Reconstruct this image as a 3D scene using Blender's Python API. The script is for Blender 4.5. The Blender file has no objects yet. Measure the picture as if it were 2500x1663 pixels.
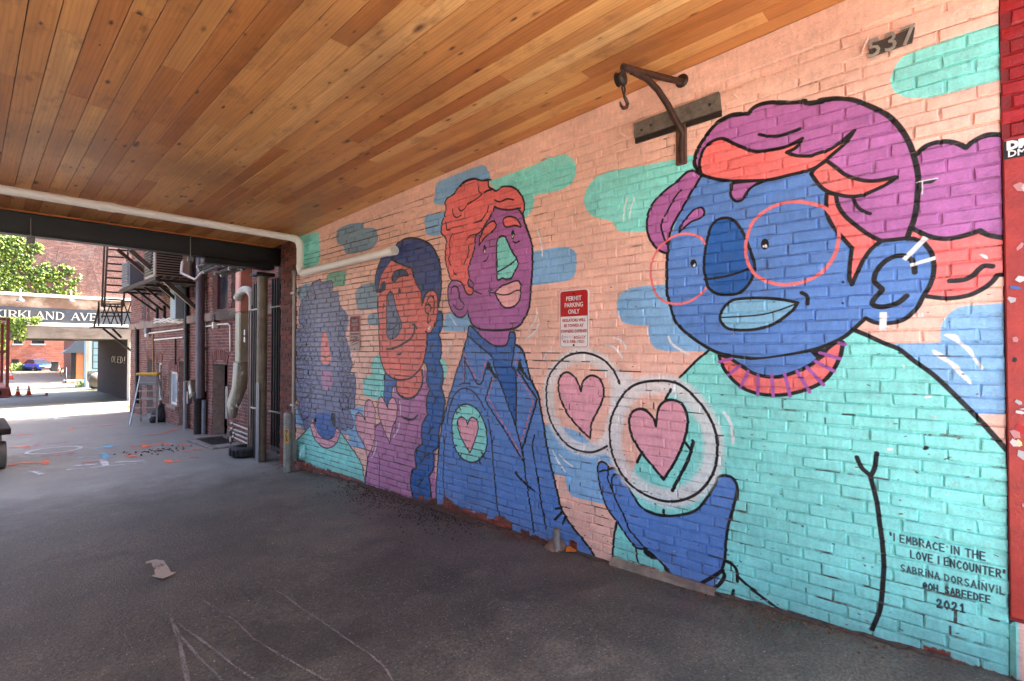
import bpy, math, random
import numpy as np
from mathutils import Vector, Matrix
random.seed(7); RNG = np.random.default_rng(7)
scene = bpy.context.scene
COL = scene.collection
R_ = math.radians

# ------------------------------------------------------------------ camera
# world: +Y runs down the passage, the painted wall is the plane X = 3.25, Z = 0 at the pavement by the first sign
F_PX, CX, CY, W_PX, H_PX = 1231.28, 1250.0, 831.5, 2500.0, 1663.0
YAW, PITCH, EYE = R_(47.46), R_(0.954), Vector((0, 0, 1.567))
cam_d = bpy.data.cameras.new('camera'); cam_d.sensor_width = 36.0; cam_d.lens = 36.0 * F_PX / W_PX
cam_d.clip_start = 0.05; cam_d.clip_end = 1000.0
cam = bpy.data.objects.new('camera', cam_d); COL.objects.link(cam)
cam.location = EYE; cam.rotation_euler = (R_(90) + PITCH, 0, -YAW)
scene.camera = cam

# ------------------------------------------------------------------ daylight
SUN = Vector((0.74, -0.035, 0.84)).normalized()          # towards the sun
world = bpy.data.worlds.new('World'); scene.world = world; world.use_nodes = True
wn = world.node_tree; sky = wn.nodes.new('ShaderNodeTexSky'); sky.sky_type = 'NISHITA'; sky.sun_disc = False; sky.air_density = 0.6; sky.dust_density = 5.0; sky.ozone_density = 0.3
sky.sun_elevation = math.asin(SUN.z); sky.sun_rotation = math.atan2(SUN.x, SUN.y)
bg = wn.nodes['Background']; bg.inputs['Strength'].default_value = 0.15
wn.links.new(sky.outputs['Color'], bg.inputs['Color'])
sun_d = bpy.data.lights.new('sun', 'SUN'); sun_d.energy = 4.6; sun_d.angle = R_(0.53); sun_d.color = (1.0, 0.94, 0.84)
sun = bpy.data.objects.new('sun', sun_d); COL.objects.link(sun)
sun.location = (12, -6, 30); sun.rotation_euler = SUN.to_track_quat('Z', 'Y').to_euler()
scene.view_settings.view_transform = 'Standard'; scene.view_settings.look = 'None'
scene.view_settings.exposure = 3.35; scene.view_settings.gamma = 1.0
scene.render.engine = 'CYCLES'
scene.cycles.use_denoising = True; scene.cycles.max_bounces = 10; scene.cycles.diffuse_bounces = 7
scene.cycles.glossy_bounces = 4; scene.cycles.transparent_max_bounces = 12; scene.cycles.sample_clamp_indirect = 6.0
scene.cycles.caustics_reflective = False; scene.cycles.caustics_refractive = False

# ------------------------------------------------------------------ helpers
FW = Vector((math.sin(YAW) * math.cos(PITCH), math.cos(YAW) * math.cos(PITCH), math.sin(PITCH)))
RT = Vector((math.cos(YAW), -math.sin(YAW), 0)); UP = RT.cross(FW)
def ray(x, y): return FW + RT * ((x - CX) / F_PX) - UP * ((y - CY) / F_PX)
def aX(p, X): d = ray(*p); return EYE + d * (X / d.x)
def aY(p, Y): d = ray(*p); return EYE + d * (Y / d.y)
def gz(Y): return float(np.interp(Y, [-60, -3, 0, 1.4, 2.5, 5.4, 7, 12.2, 16, 20, 30.2, 88, 220], [.1, .1, .07, .01, -.02, -.04, -.14, -.29, -.37, -.45, -.95, -1.23, -1.7]))
def aG(p):
    d = ray(*p); lo, hi = 0.3, 260.0
    for _ in range(60):
        m = (lo + hi) / 2; q = EYE + d * m
        if q.z > gz(q.y): lo = m
        else: hi = m
    return EYE + d * lo
def zc(Y): return 3.495 - 0.0455 * Y                      # underside of the boarded ceiling
# measuring frames of the photograph (origin and scale of an enlargement)
def fr(x0, y0, s): return lambda x, y: (x0 + x / s, y0 + y / s)
fa, fb_, fc, fd, fe = fr(0, 780, 3.92), fr(320, 800, 3.92), fr(0, 420, 3.92), fr(200, 560, 5.2267), fr(450, 560, 5.2267)
fq, frr, fn, fe2, fj = fr(2000, 0, 3.136), fr(1440, 80, 3.92), fr(700, 660, 7.127), fr(1400, 1040, 3.136), fr(1060, 1000, 3.92)
fk, fgd = fr(540, 660, 6.533), fr(100, 1250, 2.357)

ORG = {}
def link(o, parent=None):
    COL.objects.link(o)
    if parent is not None: o.parent = parent
    return o
def tag(o, label=None, cat=None, group=None, kind=None):
    for k, v in (('label', label), ('category', cat), ('group', group), ('kind', kind)):
        if v: o[k] = v
    return o
def thing(name, label, cat, loc, group=None):
    o = bpy.data.objects.new(name, None); COL.objects.link(o); o.location = loc; o.empty_display_size = 0.1
    ORG[o] = Vector(loc); return tag(o, label, cat, group)
class MB:
    """collects geometry in world space, builds ONE mesh object"""
    def __init__(s): s.v, s.f, s.sm = [], [], []
    def add(s, vs, fs, smooth=False):
        n = len(s.v); s.v += [tuple(v) for v in vs]; s.f += [tuple(i + n for i in f) for f in fs]; s.sm += [smooth] * len(fs); return s
    def box(s, a, b, M=None):
        x0, y0, z0 = a; x1, y1, z1 = b
        vs = [Vector(p) for p in ((x0,y0,z0),(x1,y0,z0),(x1,y1,z0),(x0,y1,z0),(x0,y0,z1),(x1,y0,z1),(x1,y1,z1),(x0,y1,z1))]
        if M is not None: vs = [M @ v for v in vs]
        return s.add(vs, [(0,3,2,1),(4,5,6,7),(0,1,5,4),(1,2,6,5),(2,3,7,6),(3,0,4,7)])
    def bbox(s, a, b, bev=0.01, M=None):
        """box with chamfered edges"""
        a, b = Vector(a), Vector(b); c = (a + b) / 2; h = (b - a) / 2; bev = min(bev, min(h) * .9); vs = []; ix = {}
        for sx in (-1, 1):
            for sy in (-1, 1):
                for sz in (-1, 1):
                    for k in range(3):
                        d = [h.x - bev, h.y - bev, h.z - bev]; d[k] += bev
                        ix[(sx, sy, sz, k)] = len(vs); vs.append(c + Vector((sx * d[0], sy * d[1], sz * d[2])))
        fs = []
        for k in range(3):
            o = [i for i in range(3) if i != k]
            for sg in (-1, 1):
                q = []
                for p, r in ((-1,-1),(1,-1),(1,1),(-1,1)):
                    t = [0,0,0]; t[k] = sg; t[o[0]] = p; t[o[1]] = r; q.append(ix[(*t, k)])
                if (sg < 0) ^ (k == 1): q.reverse()
                fs.append(tuple(q))
        for k in range(3):
            o = [i for i in range(3) if i != k]
            for p in (-1, 1):
                for r in (-1, 1):
                    t0 = [0,0,0]; t1 = [0,0,0]; t0[k] = -1; t1[k] = 1; t0[o[0]] = t1[o[0]] = p; t0[o[1]] = t1[o[1]] = r
                    q = (ix[(*t0, o[0])], ix[(*t1, o[0])], ix[(*t1, o[1])], ix[(*t0, o[1])]); fs.append(q if (p * r > 0) ^ (k == 1) else q[::-1])
        for sx in (-1, 1):
            for sy in (-1, 1):
                for sz in (-1, 1):
                    q = (ix[(sx,sy,sz,0)], ix[(sx,sy,sz,1)], ix[(sx,sy,sz,2)]); fs.append(q if sx*sy*sz > 0 else q[::-1])
        if M is not None: vs = [M @ v for v in vs]
        return s.add(vs, fs)
    def tube(s, pts, r, n=10, caps=True):
        """swept tube; r a number or one per point"""
        P = [Vector(p) for p in pts]; rs = r if isinstance(r, (list, tuple)) else [r] * len(P); vs = []; ref = None
        for i, p in enumerate(P):
            t = (P[min(i + 1, len(P) - 1)] - P[max(i - 1, 0)]).normalized()
            if ref is None: ref = t.orthogonal().normalized()
            u = (ref - t * ref.dot(t)); u = u.normalized() if u.length > 1e-6 else t.orthogonal().normalized(); ref = u; w = t.cross(u)
            vs += [p + (u * math.cos(2*math.pi*k/n) + w * math.sin(2*math.pi*k/n)) * rs[i] for k in range(n)]
        fs = [(i*n+k, i*n+(k+1)%n, (i+1)*n+(k+1)%n, (i+1)*n+k) for i in range(len(P)-1) for k in range(n)]
        s.add(vs, fs, True)
        if caps:
            s.add(vs[:n], [tuple(range(n))[::-1]]); s.add(vs[-n:], [tuple(range(n))])
        return s
    def bar(s, a, b, w, h=None):
        """square bar from a to b"""
        a, b = Vector(a), Vector(b); t = (b - a).normalized(); h = h or w
        u = Vector((0,0,1)).cross(t); u = u.normalized() if u.length > 1e-4 else Vector((1,0,0)); w2 = t.cross(u)
        vs = [p + u * (sx * w / 2) + w2 * (sy * h / 2) for p in (a, b) for sx, sy in ((-1,-1),(1,-1),(1,1),(-1,1))]
        return s.add(vs, [(0,3,2,1),(4,5,6,7),(0,1,5,4),(1,2,6,5),(2,3,7,6),(3,0,4,7)])
    def lathe(s, c, prof, n=16, axis=(0,0,1)):
        """prof = [(radius, height)] about axis through c"""
        a = Vector(axis).normalized(); u = a.orthogonal().normalized(); w = a.cross(u); c = Vector(c)
        vs = [c + a * h + (u * math.cos(2*math.pi*k/n) + w * math.sin(2*math.pi*k/n)) * r for r, h in prof for k in range(n)]
        m = len(prof); fs = [(i*n+k, i*n+(k+1)%n, (i+1)*n+(k+1)%n, (i+1)*n+k) for i in range(m-1) for k in range(n)]
        return s.add(vs, fs, True)
    def poly(s, pts, n, d):
        """flat outline pts extruded by -d along n (front faces n)"""
        pts = [Vector(p) for p in pts]; n = Vector(n).normalized(); m = len(pts)
        vs = pts + [p - n * d for p in pts]
        nn = Vector((0,0,0))
        for i in range(m): nn += (pts[i] - pts[0]).cross(pts[(i+1) % m] - pts[0])
        o = list(range(m)) if nn.dot(n) > 0 else list(range(m))[::-1]
        fs = [tuple(o), tuple(i + m for i in o[::-1])] + [(o[i], o[i] + m, o[(i+1) % m] + m, o[(i+1) % m]) for i in range(m)]
        return s.add(vs, fs)
    def build(s, name, mat, parent=None, tints=None):
        org = ORG.get(parent, Vector((0,0,0))) if parent is not None else Vector((0,0,0))
        me = bpy.data.meshes.new(name); me.from_pydata([(v[0]-org.x, v[1]-org.y, v[2]-org.z) for v in s.v], [], s.f)
        me.polygons.foreach_set('use_smooth', s.sm)
        if tints is not None:
            at = me.color_attributes.new('tint', 'FLOAT_COLOR', 'POINT'); at.data.foreach_set('color', np.asarray(tints, np.float32).ravel())
        me.update(); me.materials.append(mat)
        o = bpy.data.objects.new(name, me); link(o, parent); ORG[o] = org
        return o
def solo(mb, name, mat, label, cat, group=None):
    """a thing that is one mesh, its origin at its lowest middle"""
    v = np.array(mb.v); c = Vector(((v[:,0].min()+v[:,0].max())/2, (v[:,1].min()+v[:,1].max())/2, v[:,2].min()))
    mb.v = [(p[0]-c.x, p[1]-c.y, p[2]-c.z) for p in mb.v]
    o = mb.build(name, mat); o.location = c; ORG[o] = c; return tag(o, label, cat, group)
def copy_thing(src, loc, label=None, rz=None):
    r = src.copy(); COL.objects.link(r); r.location = loc; ORG[r] = Vector(loc)
    if rz is not None: r.rotation_euler = (0, 0, rz)
    if label: r['label'] = label
    for ch in [c for c in COL.objects if c.parent == src]:
        k = ch.copy(); COL.objects.link(k); k.parent = r
        for g in [c for c in COL.objects if c.parent == ch]:
            d = g.copy(); COL.objects.link(d); d.parent = k
    return r
WALL_R, WALL_U, WALL_N = Vector((0,-1,0)), Vector((0,0,1)), Vector((-1,0,0))      # reading direction on a wall that faces -X
def text(body, size, mat, parent, pos, right=WALL_R, up=WALL_U, depth=0.0006, align='CENTER', name='lettering', width=None, bold=0.0):
    cu = bpy.data.curves.new(name, 'FONT'); cu.body = body; cu.size = size; cu.align_x = align; cu.align_y = 'CENTER'; cu.extrude = depth; cu.offset = bold; cu.resolution_u = 2
    t = bpy.data.objects.new(name, cu); me = bpy.data.meshes.new_from_object(t); bpy.data.objects.remove(t)
    v = np.empty(len(me.vertices)*3, np.float32); me.vertices.foreach_get('co', v); v = v.reshape(-1,3)
    if width: v[:,0] *= width / max(v[:,0].max() - v[:,0].min(), 1e-6)
    n = right.cross(up); org = ORG.get(parent, Vector((0,0,0)))
    M = np.array([right, up, n]); co = v @ M + np.array(Vector(pos) - org)
    me.vertices.foreach_set('co', co.astype(np.float32).ravel()); me.update(); me.materials.clear(); me.materials.append(mat); me.name = name
    o = bpy.data.objects.new(name, me); link(o, parent); ORG[o] = org; return o

# ------------------------------------------------------------------ materials
def srgb(c):
    return tuple((x/255/12.92 if x/255 <= .04045 else ((x/255+.055)/1.055)**2.4) for x in c)
class NT:
    def __init__(s, m): m.use_nodes = True; s.t = m.node_tree; s.b = s.t.nodes['Principled BSDF']; s.out = s.t.nodes['Material Output']
    def n(s, typ, **kw):
        nd = s.t.nodes.new('ShaderNode' + typ)
        for k, v in kw.items():
            if k in nd.inputs.keys(): s.set(nd.inputs[k], v)
            else: setattr(nd, k, v)
        return nd
    def set(s, sock, v):
        if isinstance(v, bpy.types.NodeSocket): s.t.links.new(v, sock)
        elif isinstance(v, tuple) and len(v) == 3 and sock.type == 'RGBA': sock.default_value = (*v, 1)
        else: sock.default_value = v
    def noise(s, vec, scale, detail=4, rough=.55, dist=0):
        nd = s.n('TexNoise', Scale=scale, Detail=detail, Roughness=rough, Distortion=dist); s.set(nd.inputs['Vector'], vec); return nd.outputs['Fac']
    def ramp(s, fac, stops, interp='LINEAR'):
        nd = s.n('ValToRGB'); cr = nd.color_ramp; cr.interpolation = interp
        while len(cr.elements) < len(stops): cr.elements.new(.5)
        for e, (p, c) in zip(cr.elements, stops):
            e.position = p; e.color = (*(c if isinstance(c, tuple) else (c, c, c)), 1)
        s.set(nd.inputs['Fac'], fac); return nd.outputs['Color']
    def mix(s, fac, a, b, typ='MIX'):
        nd = s.n('Mix', data_type='RGBA', blend_type=typ); s.set(nd.inputs[0], fac); s.set(nd.inputs[6], a); s.set(nd.inputs[7], b); return nd.outputs[2]
    def math(s, op, a, b=0.0):
        nd = s.n('Math', operation=op); s.set(nd.inputs[0], a); s.set(nd.inputs[1], b); return nd.outputs[0]
    def pos(s): return s.n('NewGeometry').outputs['Position']
    def scale(s, vec, sc):
        nd = s.n('Mapping'); s.set(nd.inputs['Vector'], vec); nd.inputs['Scale'].default_value = sc; return nd.outputs['Vector']
    def bump(s, h, dist, strength=1.0):
        nd = s.n('Bump', Strength=strength, Distance=dist); s.set(nd.inputs['Height'], h); s.set(s.b.inputs['Normal'], nd.outputs['Normal']); return nd
MATS = {}
def mat(name, col, rough=.6, metal=0., var=.12, vs=6.0, bump=0., bs=60., dirt=None, coat=0., spec=.5):
    """plain surface with uneven colour, fine relief and optional grime"""
    if name in MATS: return MATS[name]
    m = bpy.data.materials.new(name); t = NT(m); c = srgb(col); p = t.pos()
    a = tuple(x * (1 - var) for x in c); b = tuple(min(x * (1 + var), 1) for x in c)
    colr = t.ramp(t.noise(p, vs, 5), [(.3, a), (.7, b)])
    if dirt: colr = t.mix(t.ramp(t.noise(p, vs * .6, 6, .65), [(.48, 0.), (.72, .85)]), colr, srgb(dirt))
    t.set(t.b.inputs['Base Color'], colr); t.b.inputs['Metallic'].default_value = metal
    t.set(t.b.inputs['Roughness'], t.math('ADD', t.math('MULTIPLY', t.noise(p, vs * 3, 4), .25), max(rough - .12, .04)))
    t.b.inputs['Specular IOR Level'].default_value = spec
    if coat: t.b.inputs['Coat Weight'].default_value = coat; t.b.inputs['Coat Roughness'].default_value = .15
    if bump: t.bump(t.noise(p, bs, 5), bump)
    MATS[name] = m; return m

# ------------------------------------------------------------------ the painted wall's picture, drawn from outlines in wall millimetres
# wall-space picture: 1 px = PX mm; u = along wall from Y0 (mm), v = height from Z0
MY0,MY1,MZ0,MZ1,PX=-260,7300,-420,3560,3.0
MW=int((MY1-MY0)/PX); MH=int((MZ1-MZ0)/PX)
PAL=dict(t=(138,224,213),T=(158,230,222),l=(136,184,222),g=(128,156,174),e=(114,172,146),w=(232,232,230),W=(228,225,222),k=(15,14,15),K=(26,42,50),v=(114,120,154),f=(122,128,156),y=(62,108,176),
c=(236,140,130),m=(188,136,168),p=(230,166,178),u=(188,124,168),b=(36,96,168),r=(226,122,110),h=(60,78,134),d=(54,70,104),D=(108,120,148),j=(92,136,200),q=(178,106,166),o=(240,120,116),s=(240,120,118),z=(236,178,178),i=(134,190,218),x=(168,92,170))
PEACH=(240,192,172)
FONT={'A':[[(0,0),(.5,1),(1,0)],[(.2,.35),(.8,.35)]],'B':[[(0,0),(0,1),(.6,.95),(.75,.75),(.5,.55),(0,.5)],[(.5,.52),(.9,.35),(.8,.08),(0,0)]],'C':[[(.95,.85),(.5,1),(.05,.6),(.1,.2),(.5,0),(.95,.15)]],'D':[[(0,0),(0,1),(.7,.85),(.95,.5),(.7,.1),(0,0)]],'E':[[(.9,1),(0,1),(0,0),(.9,0)],[(0,.52),(.75,.52)]],
'H':[[(0,0),(0,1)],[(.9,0),(.9,1)],[(0,.5),(.9,.5)]],'I':[[(.5,0),(.5,1)]],'i':[[(.5,0),(.5,.72)],[(.5,.95),(.5,1.02)]],'L':[[(0,1),(0,0),(.85,0)]],'M':[[(0,0),(.1,1),(.5,.3),(.9,1),(1,0)]],'N':[[(0,0),(0,1),(.9,0),(.9,1)]],'O':[[(.5,1),(.05,.65),(.1,.2),(.5,0),(.9,.2),(.95,.65),(.5,1)]],'R':[[(0,0),(0,1),(.7,.95),(.85,.72),(.6,.5),(0,.45)],[(.4,.45),(.95,0)]],
'S':[[(.85,.9),(.45,1),(.1,.8),(.3,.55),(.8,.4),(.85,.15),(.45,0),(.05,.12)]],'T':[[(0,1),(1,1)],[(.5,1),(.5,0)]],'U':[[(0,1),(.05,.2),(.45,0),(.85,.2),(.9,1)]],'V':[[(0,1),(.5,0),(1,1)]],'_':[[(0,0),(1,0)]],'@':[[(.7,.35),(.45,.3),(.35,.55),(.6,.68),(.7,.35),(.95,.4),(.95,.75),(.55,1),(.1,.75),(.05,.3),(.45,0),(.85,.08)]],
'2':[[(.1,.75),(.3,1),(.75,.95),(.8,.65),(.1,0),(.95,0)]],'0':[[(.5,1),(.1,.65),(.12,.25),(.5,0),(.88,.25),(.9,.65),(.5,1)]],'1':[[(.25,.75),(.55,1),(.55,0)],[(.2,0),(.9,0)]],'\u201c':[[(.2,1.05),(.35,.7)],[(.6,1.05),(.75,.7)]],'\u201d':[[(.35,1.05),(.2,.7)],[(.75,1.05),(.6,.7)]]}
def crom(pts,closed,n=6):
    """Catmull-Rom through points; third value 1 = corner"""
    P=[np.array(p[:2],float) for p in pts]; c=[len(p)>2 and p[2] for p in pts]; N=len(P); o=[]
    if N<3: return np.array(P)
    for i in range(N if closed else N-1):
        p1,p2=P[i],P[(i+1)%N]
        p0=P[i-1] if (i>0 or closed) else p1; p3=P[(i+2)%N] if (closed or i+2<N) else p2
        if c[i]: p0=p1
        if c[(i+1)%N]: p3=p2
        m1=(p2-p0)*.5; m2=(p3-p1)*.5
        if c[i]: m1=(p2-p1)*.6
        if c[(i+1)%N]: m2=(p2-p1)*.6
        for k in range(n):
            t=k/n; o.append((2*t**3-3*t*t+1)*p1+(t**3-2*t*t+t)*m1+(3*t*t-2*t**3)*p2+(t**3-t*t)*m2)
    if not closed: o.append(P[-1])
    return np.array(o)
class Canvas:
    def __init__(s,w,h,col): s.w,s.h=w,h; s.a=np.empty((h,w,3),np.float32); s.a[:]=np.array(col,np.float32)
    def put(s,x0,y0,m,col):
        v=s.a[y0:y0+m.shape[0],x0:x0+m.shape[1]]; v+= (np.array(col,np.float32)-v)*m[...,None]
    def fill(s,p,col,al=1.):
        SS=3; x0=max(int(p[:,0].min())-1,0); x1=min(int(p[:,0].max())+2,s.w); y0=max(int(p[:,1].min())-1,0); y1=min(int(p[:,1].max())+2,s.h)
        if x1<=x0 or y1<=y0: return
        H=(y1-y0)*SS; Wd=x1-x0; acc=np.zeros((H,Wd+2),np.float32)
        a=p; b=np.roll(p,-1,0)
        ys=y0+(np.arange(H)+.5)/SS
        d=np.zeros((H,Wd+2),np.float32)
        for (ax,ay),(bx,by) in zip(a,b):
            if ay==by: continue
            sg=1 if by>ay else -1
            lo,hi=min(ay,by),max(ay,by)
            i0=max(int(math.ceil((lo-y0)*SS-.5)),0); i1=min(int(math.ceil((hi-y0)*SS-.5)),H)
            if i1<=i0: continue
            r=np.arange(i0,i1); x=ax+(ys[r]-ay)/(by-ay)*(bx-ax)-x0
            x=np.clip(x,0,Wd); k=np.minimum(x.astype(int),Wd); fr=x-k
            d[r,k]+=sg*(1-fr); d[r,np.minimum(k+1,Wd+1)]+=sg*fr
        m=np.clip(np.abs(np.cumsum(d,1)[:,:Wd]),0,1).reshape(y1-y0,SS,Wd).mean(1)
        s.put(x0,y0,m*al,col)
    def stroke(s,p,w,col,soft=0.,wob=None):
        r=w/2+soft+1; x0=max(int(p[:,0].min()-r)-1,0); x1=min(int(p[:,0].max()+r)+2,s.w); y0=max(int(p[:,1].min()-r)-1,0); y1=min(int(p[:,1].max()+r)+2,s.h)
        if x1<=x0 or y1<=y0: return
        m=np.full((y1-y0,x1-x0),1e9,np.float32)
        for a,b in zip(p[:-1],p[1:]):
            X0=max(int(min(a[0],b[0])-r)-1,x0); X1=min(int(max(a[0],b[0])+r)+2,x1); Y0=max(int(min(a[1],b[1])-r)-1,y0); Y1=min(int(max(a[1],b[1])+r)+2,y1)
            if X1<=X0 or Y1<=Y0: continue
            xx=np.arange(X0,X1)+.5-a[0]; yy=np.arange(Y0,Y1)[:,None]+.5-a[1]; d=b-a; L=max(d@d,1e-9)
            t=np.clip((xx*d[0]+yy*d[1])/L,0,1); q=np.hypot(xx-t*d[0],yy-t*d[1])
            v=m[Y0-y0:Y1-y0,X0-x0:X1-x0]; np.minimum(v,q,out=v)
        al=np.clip((w/2-m)/soft+.5,0,1)*.88 if soft else np.clip(w/2-m+.5,0,1)
        s.put(x0,y0,al,col)
def px(p): p=np.array([q[:2] for q in p],float); return np.stack([(p[:,0]-MY0)/PX,(p[:,1]-MZ0)/PX],1)
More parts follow.
